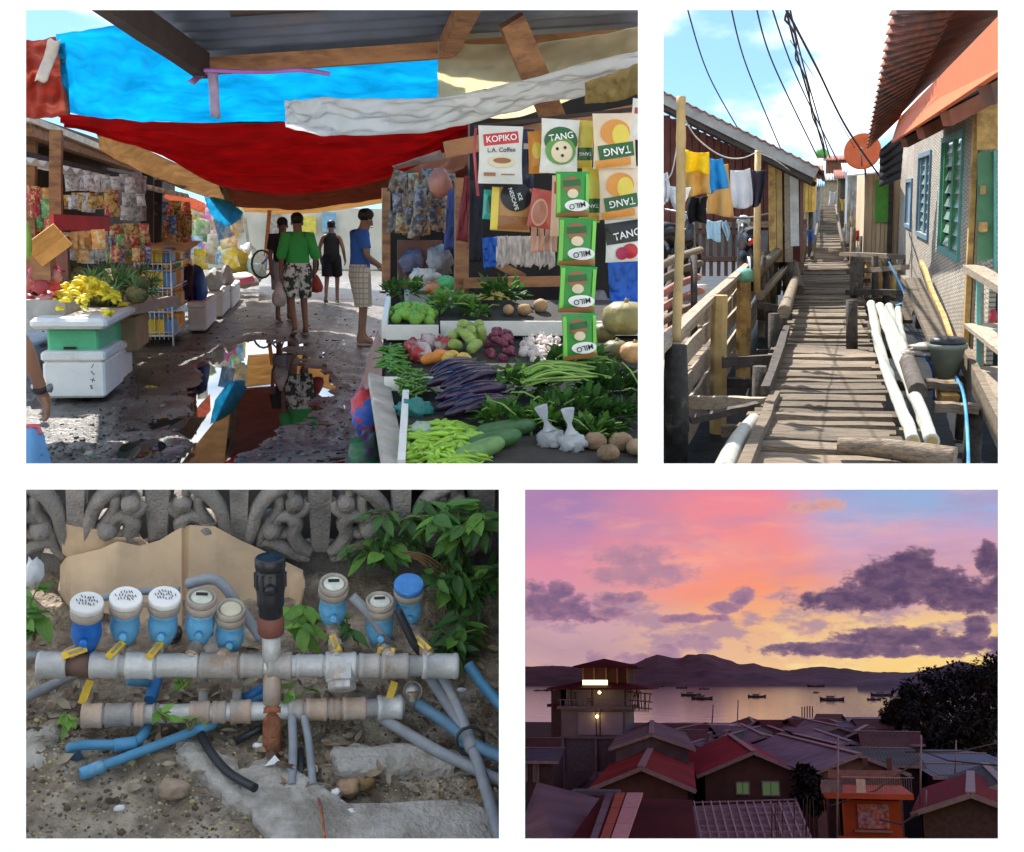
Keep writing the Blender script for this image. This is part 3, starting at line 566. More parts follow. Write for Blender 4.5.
    for (x0, x1, y0, y1, c) in ((225, 240, 214, 236, 'y'), (268, 282, 208, 250, 'w'), (322, 336, 212, 232, 'b'), (300, 316, 216, 234, 'y')):
        mb = MB(); a, b = P(x0, y0, 45.8), P(x1, y1, 45.8); mb.box(((a.x + b.x) / 2, 45.8, (a.z + b.z) / 2), (b.x - a.x, .1, a.z - b.z)); part(fw, 'panel', mb, {'y': M('far_yellow', (.75, .62, .1), .7), 'w': M('far_lattice', (.4, .36, .3), .8, var=.4, scale=9), 'b': M('far_blue', (.25, .45, .6), .7)}[c])
    mb = MB(); mb.beam(P(264, 274, 30), P(270, 206, 32), .09, .09); solo(F, 'leaning_pole', mb, pine, 'brown pole leaning at the end of the street', 'pole')
    mb = MB(); mb.beam(P(252, 270, 36), P(245, 218, 36), .08, .08); solo(F, 'leaning_pole', mb, M('pole_grey', (.45, .4, .35), .7), 'grey pole left of the brown leaning pole', 'pole')
    cloth('blue_sheet', [(204, 196, 23), (225, 200, 24), (243, 212, 26)], [(210, 214, 24), (226, 226, 25), (240, 219, 26.5)], tarp('sheet_cyan', (.1, .5, .7), .6), 'small light blue sheet over the far left stalls', 'tarpaulin', 20, 12, .06, 11)
    cloth('striped_awning', [(160, 190, 20), (185, 195, 22), (205, 203, 24)], [(165, 198, 21), (185, 206, 23), (205, 214, 25)], tarp('awning_pink', (.75, .35, .25), .5), 'pink and yellow awning edge over the far left stalls', 'awning', 20, 8, .05, 12)
    far = [pillow(.3, .42, .06, 6, 6).mesh('goods', (0, 0, 0), M('goods_far%d' % i, c, .6, var=.3, scale=6, c2=c2, c2scale=5, mix=(.5, .56), trans=.3)) for i, (c, c2) in enumerate((((.8, .68, .12), (.8, .8, .7)), ((.8, .78, .7), (.7, .5, .2)), ((.7, .25, .5), (.8, .75, .75)), ((.25, .5, .7), (.8, .8, .8)), ((.8, .74, .6), (.75, .45, .2)), ((.4, .6, .3), (.8, .8, .7))))]
    fn = ('yellow', 'cream', 'pink', 'blue', 'tan', 'green')
    for i in range(64):
        k = random.randrange(6); inst(F, 'hung_goods', far[k], P(rn(184, 238), 212 + (i % 6) * 9 + rn(-3, 3), rn(25, 36)), (rn(-.2, .2), rn(-.3, .3), rn(-.5, .5)), rn(.7, 1.2), fn[k] + ' package hung in the sunlit stalls at the far left', 'package', 'bright packages of the far stalls')
    bk = thing(F, 'bicycle', 'bicycle parked behind the boy in black at the far end', 'bicycle', P(266, 275, 27)); 
    for dx in (0, 1.0):
        c = P(262, 264, 27) + V(dx, dx * .6, 0); mb = MB(); mb.tube([c + V(.22 * math.cos(a * .393), 0, .3 * math.sin(a * .393)) for a in range(17)], .025, 6, cap=False, up=(0, 1, 0)); w = part(bk, 'wheel', mb, M('tyre', (.03, .03, .03), .8)); mb = MB()
        for k in range(6): mb.tube([c, c + V(.21 * math.cos(k * 1.05), 0, .29 * math.sin(k * 1.05))], .006, 4)
        part(w, 'spokes', mb, wt)
    c = P(262, 264, 27); mb = MB(); mb.tube([c, c + V(.35, .2, .4), c + V(.85, .5, .42), c + V(1, .6, 0), c + V(.5, .3, .0), c + V(.35, .2, .4)], .025, 6); part(bk, 'frame', mb, M('bike_blue', (.1, .15, .4), .4)); mb = MB(); mb.ball(c + V(.3, .2, .5), (.12, .08, .05)); part(bk, 'saddle', mb, M('pink_plastic', (.7, .2, .3), .5))
    # ---------------- people
    sk = [M('skin%d' % i, c, .55, var=.1, scale=6, bump=.05) for i, c in enumerate(((.27, .14, .085), (.22, .11, .07), (.34, .19, .12)))]; hr = M('hair_black', (.012, .01, .009), .5, var=.3, bump=.3, bscale=50)
    green = M('shirt_green', (.06, .5, .1), .8, var=.08, scale=4, bump=.3, bscale=14); black = M('shirt_black', (.02, .018, .022), .8, var=.2); bluem = M('shirt_blue', (.03, .12, .42), .8, var=.12, scale=4, bump=.3, bscale=14)
    pl = M('shorts_plaid', (.55, .5, .42), .85, var=.08); nt = pl.node_tree; bs = nt.nodes['Principled BSDF']; ck = nt.nodes.new('ShaderNodeTexBrick'); ck.inputs['Scale'].default_value = 1; ck.inputs['Brick Width'].default_value = .07; ck.inputs['Row Height'].default_value = .07; ck.offset = 0; ck.inputs['Mortar Size'].default_value = .009; ck.inputs['Color1'].default_value = (.62, .58, .48, 1); ck.inputs['Color2'].default_value = (.54, .5, .41, 1); ck.inputs['Mortar'].default_value = (.36, .33, .26, 1)
    tc = nt.nodes.new('ShaderNodeTexCoord'); sp = nt.nodes.new('ShaderNodeSeparateXYZ'); cb = nt.nodes.new('ShaderNodeCombineXYZ'); ad = nt.nodes.new('ShaderNodeMath'); nt.links.new(tc.outputs['Object'], sp.inputs[0]); nt.links.new(sp.outputs['X'], ad.inputs[0]); nt.links.new(sp.outputs['Y'], ad.inputs[1]); nt.links.new(ad.outputs[0], cb.inputs['X']); nt.links.new(sp.outputs['Z'], cb.inputs['Y']); nt.links.new(cb.outputs[0], ck.inputs['Vector']); nt.links.new(ck.outputs['Color'], bs.inputs['Base Color'])
    prt = M('shorts_print', (.7, .7, .66), .8, var=.1, c2=(.04, .06, .04), c2scale=9, mix=(.47, .52)); grys = M('shorts_grey', (.3, .32, .36), .85); blks = M('shorts_black', (.015, .015, .018), .85)
    def stand(px, py): q = F.gnd(px, py, GR); return V(q.x, q.y, GR + rh(q.x, q.y))
    t, J = person(F, stand(299, 336), R(14), 1.78, 'person in a bright green shirt walking away with a white bag', {'rkn': (.1, .1, .5), 'ran': (.1, .0, .085), 'rtoe': (.11, .16, .03), 'rheel': (.1, -.05, .035), 'lkn': (-.1, .03, .5), 'lan': (-.1, -.2, .14), 'ltoe': (-.11, -.1, .04), 'lheel': (-.1, -.25, .1), 'lel': (-.24, -.04, 1.1), 'lwr': (-.24, .0, .86), 'rel': (.24, -.03, 1.1), 'rwr': (.25, .07, .88), '_look': (.45, 1, 0)}, green, prt, sk[0], hr, 1.15, .84)
    hw = t.matrix_world @ J['lwr']; hl = F.Ri @ hw; mb = MB(); c = hl + V(-.03, -.02, -.36); mb.lathe([(.0, -.13), (.07, -.12), (.11, -.05), (.1, .05), (.05, .16), (.02, .24)], c, n=14); solo(F, 'plastic_bag', mb, M('bag_film', (.75, .72, .7), .3, trans=.4, c2=(.5, .2, .18), c2scale=5, mix=(.5, .65)), 'white plastic bag hanging from the hand of the person in green', 'bag')
    hw = t.matrix_world @ J['rwr']; hl = F.Ri @ hw; mb = MB(); c = hl + V(.03, .05, -.2); mb.lathe([(.0, -.12), (.08, -.1), (.1, -.02), (.06, .08), (.015, .15)], c, n=14); solo(F, 'plastic_bag', mb, M('bag_redfilm', (.6, .1, .08), .3, trans=.4), 'red plastic bag beside the person in green', 'bag')
    person(F, stand(284, 322), R(200), 1.74, 'person in a black shirt standing half hidden behind the green shirt', {'_look': (.2, 1, 0), 'lwr': (-.24, .08, .88)}, black, grys, sk[1], hr, .7, .88)
    person(F, stand(332, 303), R(-8), 1.72, 'person in a dark tank top walking away down the street', {'rkn': (.1, .14, .52), 'ran': (.1, .06, .09), 'rtoe': (.11, .2, .03), 'rheel': (.1, .02, .035), 'lan': (-.1, -.22, .12), 'lkn': (-.1, -.02, .49), 'ltoe': (-.11, -.1, .03), 'lheel': (-.1, -.28, .1), 'rel': (.25, -.06, 1.1), 'rwr': (.27, .05, .9), 'lel': (-.25, -.02, 1.1)}, M('tank_dark', (.03, .028, .03), .8, var=.3), blks, sk[2], hr, tank=True)
    t, J = person(F, stand(360, 346), R(-78), 1.84, 'person in a blue shirt and plaid shorts looking down at the vegetables', {'neck': (0, .05, 1.43), 'head': (0, .1, 1.53), 'crown': (0, .09, 1.62), '_look': (0, 1, -.5), 'rel': (.22, .04, 1.1), 'rwr': (.14, .24, .98), 'lel': (-.22, .02, 1.1), 'lwr': (-.12, .25, 1.0), 'ltoe': (-.11, .2, .03), 'lan': (-.1, .06, .085), 'lheel': (-.1, .0, .035), 'lkn': (-.1, .08, .48)}, bluem, pl, sk[0], hr, .62, .85, legs_len=.44)
    # the arm at the left edge belongs to a person just outside
    pd = stand(8, 470); D = 5.25; base = P(-55, 420, D); t, J = person(F, V(base.x, D, GR), R(20), 1.66, 'person at the left edge of whom only a forearm with a watch shows', {'rel': (.33, -.04, 1.1), 'rwr': (.4, .06, .9), 'rsh': (.18, 0, 1.36)}, M('shirt_dark', (.05, .045, .05), .8), M('shorts_skyblue', (.1, .3, .6), .8, var=.1), sk[0], hr, .45, .8)
    w = J['rwr'].lerp(J['rel'], .08); mb = MB(); mb.lathe([(.036, -.014), (.04, -.01), (.04, .01), (.036, .014)], w, J['rwr'] - J['rel'], 14); wb = part(t, 'watch_strap', mb, M('strap_black', (.02, .02, .025), .5)); mb = MB(); mb.lathe([(.02, 0), (.022, .01), (.0, .012)], w + V(.03, -.025, 0), V(.7, -.6, 0), 14); part(wb, 'watch_face', mb, M('watch_grey', (.2, .22, .25), .2))
    cloth('blue_cloth', [(14, 432, 5.2), (30, 428, 5.15), (42, 432, 5.2)], [(14, 476, 5.2), (34, 478, 5.1), (54, 474, 5.2)], M('cloth_sky', (.12, .32, .62), .8, var=.15), 'sky blue cloth hanging below the hand at the left edge', 'cloth', 14, 14, .03, 60); cloth('red_cloth', [(14, 424, 5.18), (40, 424, 5.18)], [(14, 434, 5.18), (43, 434, 5.17)], M('cloth_rose', (.5, .1, .14), .8), 'narrow rose cloth band above the sky blue cloth', 'cloth', 10, 4, .02, 61)
    # ---------------- right stall: frame and dark back
    sb = thing(F, 'vegetable_stall', 'timber framed stall with trays on the right side', 'stall', P(520, 330, 7))
    mb = MB(); a, b = P(470, 118, 8.9), P(650, 118, 8.9); mb.box(((a.x + b.x) / 2, 8.95, .0), (b.x - a.x, .1, 2.7)); part(sb, 'back_board', mb, shade)  # near-black boards stand in for the shaded inside of the stall
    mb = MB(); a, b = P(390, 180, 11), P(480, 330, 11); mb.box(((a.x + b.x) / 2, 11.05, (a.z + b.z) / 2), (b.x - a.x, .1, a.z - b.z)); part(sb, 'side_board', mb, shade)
    for (a, b, w, h) in (((461, 320, 8.1), (462, 178, 8.1), .09, .09), ((463, 283, 8.05), (566, 281, 8.05), .05, .07), ((494, 262, 8.3), (524, 278, 8.3), .05, .06), ((386, 290, 10.6), (386, 188, 10.6), .07, .07), ((445, 150, 7.6), (648, 110, 7.6), .06, .1)):
        mb = MB(); mb.beam(P(*a), P(*b), w, h, (0, 1, 0) if abs(a[0] - b[0]) < 5 else (0, 0, 1)); part(sb, 'frame_timber', mb, pine if w > .055 or h > .055 else tdark)
    mb = MB(); a, b = P(398, 240, 10), P(443, 288, 10); mb.box(((a.x + b.x) / 2, 10.05, (a.z + b.z) / 2), (b.x - a.x, .06, a.z - b.z)); part(sb, 'brown_panel', mb, M('panel_brown', (.14, .06, .04), .7))
    def DS(py):
        tb_ = [(296, 7.7), (335, 6.85), (345, 6.65), (395, 5.72), (400, 5.62), (480, 4.52)]
        for a, b in zip(tb_, tb_[1:]):
            if py <= b[0]: return lerp(a[1], b[1], max(0, (py - a[0]) / (b[0] - a[0])))
        return tb_[-1][1]
    def S(px, py, up=0): return P(px, py, DS(py)) + V(0, -.3 * up, up)
    # trays: beds with white rims
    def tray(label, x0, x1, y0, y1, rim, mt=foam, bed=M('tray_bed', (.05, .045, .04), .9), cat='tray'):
        t = thing(F, 'tray', label, cat, S((x0 + x1) / 2, y1)); q = [S(x0, y1), S(x1, y1), S(x1 - (x1 - 510) * .02, y0), S(x0 + 4, y0)]; mb = MB(); mb.add(q + [p - V(0, 0, .05) for p in q], [(0, 1, 2, 3), (7, 6, 5, 4), (0, 4, 5, 1), (1, 5, 6, 2), (2, 6, 7, 3), (3, 7, 4, 0)]); part(t, 'bed', mb, bed)
        if 'f' in rim: mb = MB(); mb.beam(q[0] + V(0, -.02, .0), q[1] + V(0, -.02, .0), .03, .085); part(t, 'front_rim', mb, mt)
        if 'l' in rim: mb = MB(); mb.beam(q[0] + V(-.01, 0, .01), q[3] + V(-.01, 0, .01), .03, .1); part(t, 'side_rim', mb, mt)
        return t
    tray('near tray bed full of eggplants and greens', 404, 650, 402, 474, 'l'); tray('middle tray bed of peppers, onions and garlic', 384, 650, 348, 385, 'f'); tray('back left white tray holding limes', 386, 438, 306, 332, 'fl'); tray('back right white tray of roots and greens', 440, 650, 300, 328, 'f')
    mb = MB(); mb.beam(S(382, 378) + V(-.02, 0, .0), S(408, 472) + V(-.05, 0, 0), .1, .03, (.3, 0, 1)); solo(F, 'edge_board', mb, M('edge_grey', (.42, .38, .33), .8, var=.25, scale=8), 'worn grey board along the left edge of the near tray', 'board')
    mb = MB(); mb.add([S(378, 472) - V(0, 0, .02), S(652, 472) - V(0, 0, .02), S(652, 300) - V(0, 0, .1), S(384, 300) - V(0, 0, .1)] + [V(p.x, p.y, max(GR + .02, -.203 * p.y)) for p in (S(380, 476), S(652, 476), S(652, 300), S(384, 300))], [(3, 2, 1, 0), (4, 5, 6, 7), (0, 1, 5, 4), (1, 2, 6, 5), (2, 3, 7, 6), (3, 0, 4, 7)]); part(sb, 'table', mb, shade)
    # plastic skirt and sacks at the stall's foot
    cloth('pink_plastic', [(378, 330, 8.2), (384, 350, 7.4), (384, 380, 6.6)], [(352, 410, 8.0), (358, 400, 7.2), (372, 412, 6.4)], M('film_pink', (.62, .36, .3), .35, var=.2, scale=5, trans=.4, bump=.4, bscale=12), 'crumpled pinkish plastic draped off the left side of the stall', 'plastic sheet', 20, 20, .05, 14)
    sw = M('sack_woven', (.04, .12, .5), .5, var=.25, scale=12, c2=(.5, .05, .06), c2scale=4, mix=(.5, .54), bump=.3)
    mb = MB(); mb.ball(P(368, 412, 6.0), (.09, .12, .12), 16, 12, lump=.3, seed=4); solo(F, 'woven_sack', mb, sw, 'blue and red woven sack against the left foot of the stall', 'sack')
    mb = MB(); mb.ball(P(367, 455, 5.6), (.085, .12, .11), 16, 12, lump=.3, seed=6); solo(F, 'woven_sack', mb, M('sack_green', (.02, .12, .05), .5, c2=(.08, .03, .1), c2scale=5, mix=(.48, .52)), 'dark green and purple sack at the bottom of the stall', 'sack')
    # ---------------- vegetables
    def scat(name, meshes, spots, label, cat, group, rot, sc):
        for i, c in enumerate(spots): inst(F, name, meshes[i % len(meshes)], c, rot(i), sc(i), label, cat, group)
    def mound(cx, cy, rx, ry, n, h):
        out = []
        for i in range(n):
            while True:
                u, v = rn(-1, 1), rn(-1, 1)
                if u * u + v * v < 1: break
            out.append(S(cx + u * rx, cy + v * ry, h * (1 - u * u - v * v) ** .5 * rn(.55, 1)))
        return out
    mb = MB(); mb.ball((0, 0, 0), (.032, .03, .03), 12, 9); lime = mb.mesh('lime', (0, 0, 0), M('lime', (.17, .36, .045), .4, var=.12, scale=30, rnd=.18))
    scat('lime', [lime], mound(411, 318, 24, 8, 46, .07), 'round green lime heaped in the back left tray', 'lime', 'limes in the back left tray', lambda i: (rn(0, 3), rn(0, 3), 0), lambda i: rn(.9, 1.15))
    lgreen = [M('greens_%d' % i, c, .55, var=.3, scale=12, trans=.25, rnd=.2, bump=.1) for i, c in enumerate(((.065, .18, .03), (.13, .29, .045), (.045, .115, .028), (.2, .36, .08)))]
    def greens(label, c, r, n, ln, mats, stems=6, name='leafy_greens', dirv=(0, -.3, .4), stem_c=(.2, .32, .08)):
        c = Vector(c); t = thing(F, name, label, 'vegetables', c); mb = MB()
        for i in range(n):
            d = V(rn(-1, 1), rn(-1, 1), rn(-.3, 1)); d.normalize(); p = c + V(d.x * r[0], d.y * r[1], max(0, d.z) * r[2] + .01) * rn(.35, 1); mb.cur = random.randrange(len(mats)); mb.leaf(p, d + Vector(dirv) + V(rn(-.6, .6), rn(-.6, .6), rn(-.4, .4)), V(0, 0, 1) + d * .5, ln * rn(.7, 1.3), ln * rn(.4, .65), rn(-.1, .5), rn(0, .25))
        part(t, 'leaves', mb, mats, kind='stuff')
        for i in range(stems):
            mb = MB(); a = c + V(rn(-1, 1) * r[0], rn(-1, .3) * r[1], r[2] * rn(.3, .9)); b = a + V(rn(-1, 1), rn(-.6, .6), rn(-.1, .2)).normalized() * rn(.07, .15); mb.tube([a, a.lerp(b, .5) + V(0, 0, .015), b], [.005, .0045, .003], 5); part(t, 'stalk', mb, M('stalk', stem_c, .5))
        return t
    G0, G1, G2, G3 = lgreen
    greens('curly dark greens piled behind the limes', S(404, 300, .03), (.15, .12, .1), 170, .05, [G0, G2, G1], 2); greens('pale long stemmed greens left of the white tray', S(452, 312, .03), (.14, .1, .06), 90, .08, [G1, G3], 10, stem_c=(.5, .52, .3)); greens('spiky grey green tops behind the roots', S(500, 304, .04), (.17, .1, .1), 120, .07, [G2, G0], 3); greens('small bunch of greens right of the pale stems', S(476, 318, .02), (.08, .08, .05), 60, .06, [G1, G0], 3)
    rt_ = MB(); rt_.ball((0, 0, 0), (.05, .042, .04), 12, 9, lump=.15); root = rt_.mesh('root', (0, 0, 0), M('root_tan', (.42, .27, .14), .8, var=.2, scale=20, rnd=.15))
    for i, (px, py, s, lb) in enumerate(((508, 316, .8, 'small tan root in the back tray, left of the pair'), (540, 312, 1.1, 'larger tan root in the back tray, right of the pair'), (524, 316, .9, 'tan root between the two others in the back tray'))): inst(F, 'root_vegetable', root, S(px, py, .04), (rn(0, 1), 0, rn(0, 3)), s, lb, 'root')
    # middle tray
    gb = [];
    for i in range(3): mb = MB(); mb.tube(spline([(-.055, 0, 0), (0, .008 * (i - 1), .008), (.055, 0, 0)], 8), [.003, .006, .0065, .007, .007, .007, .0065, .005, .003], 6); gb.append(mb.mesh('bean', (0, 0, 0), M('bean_green', (.1, .27, .04), .45, var=.2, rnd=.25)))
    scat('green_chilli', gb, mound(394, 362, 15, 14, 80, .05), 'small green chilli at the left end of the middle tray', 'chilli', 'green chillies in the middle tray', lambda i: (rn(-.4, .4), rn(-.4, .4), rn(0, 3)), lambda i: rn(.7, 1))
    bg = M('bag_clear', (.62, .55, .55), .15, var=.3, scale=8, trans=.3, c2=(.5, .06, .06), c2scale=7, mix=(.45, .55), bump=.5, bscale=25)
    for i, (px, py) in enumerate(((414, 356), (428, 352), (442, 354), (421, 362))): mb = MB(); mb.ball(S(px, py, .05), (.06, .06, .05), 14, 10, lump=.5, seed=i + 9, ls=3); solo(F, 'bagged_tomatoes', mb, bg, ('clear bag of red chillies, leftmost in the middle tray', 'clear bag of red chillies, second from the left in the middle tray', 'clear bag of red chillies beside the green gourds', 'clear bag of red chillies in front of the others')[i], 'bag')
    mb = MB(); mb.tube(spline([(-.09, 0, 0), (-.03, 0, .01), (.04, 0, .008), (.09, 0, 0)], 10), [.01, .024, .03, .032, .033, .033, .032, .03, .026, .018, .008], 10); cm = mb.mesh('pepper', (0, 0, 0), M('carrot', (.72, .25, .04), .5, var=.12, scale=25)); ym = mb.mesh('pepper', (0, 0, 0), M('yellow_veg', (.62, .42, .08), .5, var=.2, scale=25)); gmn = mb.mesh('gourd', (0, 0, 0), M('gourd_pale', (.3, .4, .1), .5, var=.25, scale=25, rnd=.15, bump=.5, bscale=60))
    for i, (px, py, me, lb) in enumerate(((432, 367, cm, 'orange carrot, left of two in the middle tray'), (442, 364, cm, 'orange carrot, right of two in the middle tray'), (450, 365, ym, 'yellow cucumber next to the carrots'), (464, 367, ym, 'short yellow cucumber under the green gourds'))): inst(F, 'carrot' if me is cm else 'yellow_cucumber', me, S(px, py, .04), (0, rn(-.2, .2), .6 + i * .15), (.8, .9, .9), lb, 'carrot' if me is cm else 'cucumber')
    for i in range(11): inst(F, 'pale_gourd', gmn, S(467 + rn(-15, 15), 358 - rn(0, 20), .05 + .04 * rn(0, 1)), (rn(-.5, .5), rn(-1.1, 1.1), rn(.3, 2.7)), (.62, .95, .95), 'pale green gourd in the small heap beside the onions', 'gourd', 'pale gourds in the middle tray')
    on = MB(); on.ball((0, 0, 0), (.024, .024, .022), 10, 8); on.tube([(0, 0, .02), (.004, 0, .04)], [.006, .002], 5); onm = on.mesh('onion', (0, 0, 0), M('onion_red', (.2, .04, .07), .4, var=.3, scale=30, rnd=.3)); gam = on.mesh('garlic', (0, 0, 0), M('garlic', (.72, .62, .58), .5, var=.12, scale=30, rnd=.1))
    scat('red_onion', [onm], mound(500, 348, 13, 15, 44, .07), 'small red onion in the dark purple heap', 'onion', 'red onions in the middle tray', lambda i: (rn(0, 3), rn(0, 3), 0), lambda i: rn(.75, 1.1)); scat('garlic_bulb', [gam], mound(543, 352, 22, 12, 46, .06), 'white garlic bulb in the pale heap', 'garlic', 'garlic in the middle tray', lambda i: (rn(-.6, .6), rn(-.6, .6), rn(0, 3)), lambda i: rn(.85, 1.2))
    mb = MB(); mb.box(S(500, 372, .01), (.3, .18, .03), ch=.008, R3=Matrix.Rotation(R(9), 3, 'X')); solo(F, 'cardboard_piece', mb, M('card_tan', (.45, .36, .25), .85), 'flat tan cardboard in front of the onions', 'cardboard')
    mb = MB(); mb.ball(S(510, 378, .03), (.035, .03, .03), lump=.3); solo(F, 'small_cabbage', mb, G3, 'small pale cabbage above the eggplants', 'cabbage')
    # near tray
    lbm = []
    for i in range(4): mb = MB(); mb.tube(spline([(-.11, 0, 0), (-.03, .01 * (i - 1.5), .012), (.05, -.01, .01), (.11, .004 * i, 0)], 10), [.004] + [.0068] * 9 + [.004], 6); lbm.append(mb.mesh('okra', (0, 0, 0), M('okra_green', (.12, .29, .05), .45, var=.2, rnd=.25)))
    scat('green_bean', lbm, mound(414, 388, 16, 13, 60, .05), 'green bean in the bundle left of the eggplants', 'bean', 'green beans in the near tray', lambda i: (rn(-.2, .2), rn(-.2, .5), 1.2 + rn(-.4, .4)), lambda i: rn(.7, 1))
    eg = []
    for i in range(4):
        mb = MB(); pts = spline([(-.15, 0, 0), (-.07, .015 * (i % 2), .012), (.03, .02, .02), (.13, .01 - .02 * (i % 2), 0)], 14); mb.cur = 0; mb.tube(pts, [.007, .017, .022, .026, .028, .03, .031, .031, .031, .03, .029, .027, .023, .016, .005], 12); b_ = pts[0]; mb.cur = 1; mb.tube([b_ + V(.02, 0, 0), b_ - V(.01, 0, 0), b_ - V(.04, 0, -.006)], [.021, .013, .006], 8); eg.append(mb.mesh('eggplant', (0, 0, 0), [M('eggplant', (.022, .008, .035), .22, var=.3, scale=12, rnd=.2, coat=.3), M('eggplant_cap', (.07, .1, .05), .6)]))
    n = 0
    for r_ in range(4):
        for c_ in range(5 if r_ < 3 else 3):
            inst(F, 'eggplant', eg[n % 4], S(447 + c_ * 7 + r_ * 4 + rn(-2, 2), 390 + r_ * 9 + c_ * 3.2 + rn(-1.5, 1.5), .05 + .022 * (3 - r_)), (rn(-.1, .1), R(10), R(200 - r_ * 6) + rn(-.18, .18)), rn(.8, .95), 'long glossy purple eggplant in the near tray heap', 'eggplant', 'eggplants in the near tray'); n += 1
    ch = []
    for i in range(4): mb = MB(); mb.tube(spline([(-.06, 0, 0), (-.02, .006 * (i - 1), .008), (.03, -.008, .006), (.07, .012 * (i - 1.5), -.004)], 9), [.003, .008, .0095, .01, .0095, .009, .008, .006, .004, .001], 7); ch.append(mb.mesh('chilli', (0, 0, 0), M('chilli_lime', (.3, .52, .05), .35, var=.15, rnd=.2)))
    scat('light_green_chilli', ch, mound(446, 452, 40, 24, 190, .07), 'light green finger chilli in the bright near heap', 'chilli', 'light green chillies in the near tray', lambda i: (rn(-.35, .35), rn(-.35, .35), rn(0, 6.28)), lambda i: rn(.85, 1.25))
    greens('dark leafy greens heaped right of the eggplants', S(525, 400, .05), (.16, .16, .1), 200, .07, [G0, G2, G1], 8); greens('dark leafy greens under the hanging sachets', S(575, 385, .07), (.2, .2, .12), 240, .075, [G2, G0, G1], 8); greens('leafy greens at the right edge of the near tray', S(612, 405, .05), (.14, .2, .1), 220, .075, [G2, G0, G2], 6); greens('low greens between eggplants and gourds', S(500, 430, .04), (.13, .12, .07), 130, .065, [G0, G1], 6); greens('dark greens behind the white plastic bags', S(575, 425, .05), (.2, .14, .09), 180, .07, [G2, G0], 6); greens('greens filling the bottom right of the near tray', S(595, 442, .02), (.13, .12, .06), 160, .07, [G2, G0, G1], 5); greens('sparse greens behind the knotted bags', S(545, 432, .03), (.1, .1, .06), 90, .065, [G0, G1], 4); greens('greens spilling over the tray above the potatoes', S(615, 428, .04), (.1, .1, .07), 110, .065, [G2, G0], 3)
    lb2 = thing(F, 'long_beans', 'bundle of long pale green bean pods across the dark greens', 'vegetables', S(560, 402, .12))
    for i in range(34): mb = MB(); a = S(522 + rn(-6, 8), 408 + rn(-8, 8), .13 + rn(0, .04)); b = S(598 + rn(-30, 14), 402 + rn(-9, 9), .13 + rn(0, .04)); mb.tube(spline([a, a.lerp(b, .4) + V(0, rn(-.03, .03), rn(.0, .05)), b], 10), .0052, 5); part(lb2, 'pod', mb, M('pod_green', (.22, .38, .08), .45, var=.2, rnd=.2))
    for i, (px, py, a, lb) in enumerate(((492, 452, .5, 'thick dark green gourd lying across the bottom of the near tray'), (505, 440, .35, 'long dark green gourd behind the thick one'), (478, 462, .7, 'pale ended green gourd at the bottom edge'))):
        mb = MB(); c = S(px, py, .05); d = V(math.cos(a), math.sin(a) * .8, math.sin(a) * .25); q = [c - d * .14, c - d * .09, c, c + d * .09, c + d * .15]; mb.tube(spline(q, 12), [.014, .03, .036, .039, .04, .04, .04, .04, .039, .036, .032, .024, .008], 14); solo(F, 'green_gourd', mb, M('gourd_dark%d' % i, ((.06, .16, .05), (.05, .13, .045), (.14, .26, .08))[i], .4, var=.2, scale=20), lb, 'gourd')
    pot = MB(); pot.ball((0, 0, 0), (.055, .042, .04), 14, 10, lump=.12); pom = pot.mesh('potato', (0, 0, 0), M('potato', (.3, .2, .12), .75, var=.2, scale=22, c2=(.2, .12, .07), c2scale=14, rnd=.15, bump=.3, bscale=80))
    for i, (px, py, s, lb) in enumerate(((594, 452, .95, 'brown potato beside the white plastic bags'), (620, 453, 1.05, 'large brown potato in the bottom right corner'), (636, 458, .9, 'potato cut by the right edge'), (607, 464, .9, 'potato at the bottom edge below the others'))): inst(F, 'potato', pom, S(px, py, .05), (rn(0, 1), 0, rn(-.3, .3)), s, lb, 'potato')
    for i, (px, py, lb) in enumerate(((550, 448, 'knotted white plastic bag, left of the pair at the bottom'), (572, 452, 'knotted white plastic bag, right of the pair at the bottom'))):
        c = S(px, py, .04); mb = MB(); mb.ball(c, (.06, .05, .045), 18, 12, lump=.5, seed=i + 3, ls=3.4); k = c + V(-.01, 0, .04); mb.lathe([(.03, 0), (.012, .03), (.01, .045), (.022, .075), (.03, .11)], k, V(-.35 + .2 * i, 0, 1), 10, cap=False); solo(F, 'plastic_bag', mb, M('film_white', (.66, .68, .7), .25, var=.2, scale=12, trans=.4, bump=.6, bscale=30), lb, 'bag')
    mb = MB(); mb.ball(S(415, 415, .03), (.085, .07, .045), 18, 12, lump=.5, seed=8, ls=3); solo(F, 'teal_bag', mb, M('film_teal', (.06, .3, .28), .3, var=.35, scale=9, trans=.3, bump=.6, bscale=30), 'crumpled teal plastic bag left of the eggplants', 'bag')
    mb = MB(); mb.ball(S(420, 440, .05), (.05, .05, .03), 16, 10, lump=.5, seed=12, ls=3); solo(F, 'clear_bag', mb, M('film_clear', (.5, .62, .5), .2, trans=.4, bump=.6, bscale=30), 'clear plastic wrap behind the light green chillies', 'bag')
    # squash on the right
    for i, (px, py, D, r, c, lb) in enumerate(((625, 318, 6.5, .13, (.3, .26, .1), 'ribbed mottled squash at the right edge'), (604, 332, 6.6, .07, (.2, .17, .07), 'smaller brown squash left of the ribbed one'), (634, 352, 6.1, .075, (.55, .3, .13), 'orange squash below the ribbed one'), (616, 350, 6.3, .075, (.14, .13, .06), 'dark squash left of the orange one'))):
        mb = MB(); c0 = P(px, py, D)
        mb.lathe([(0, -r * .72), (r * .5, -r * .7), (r * .9, -r * .35), (r, 0), (r * .9, r * .4), (r * .5, r * .68), (.0, r * .6)], c0, (0, 0, 1), 30)
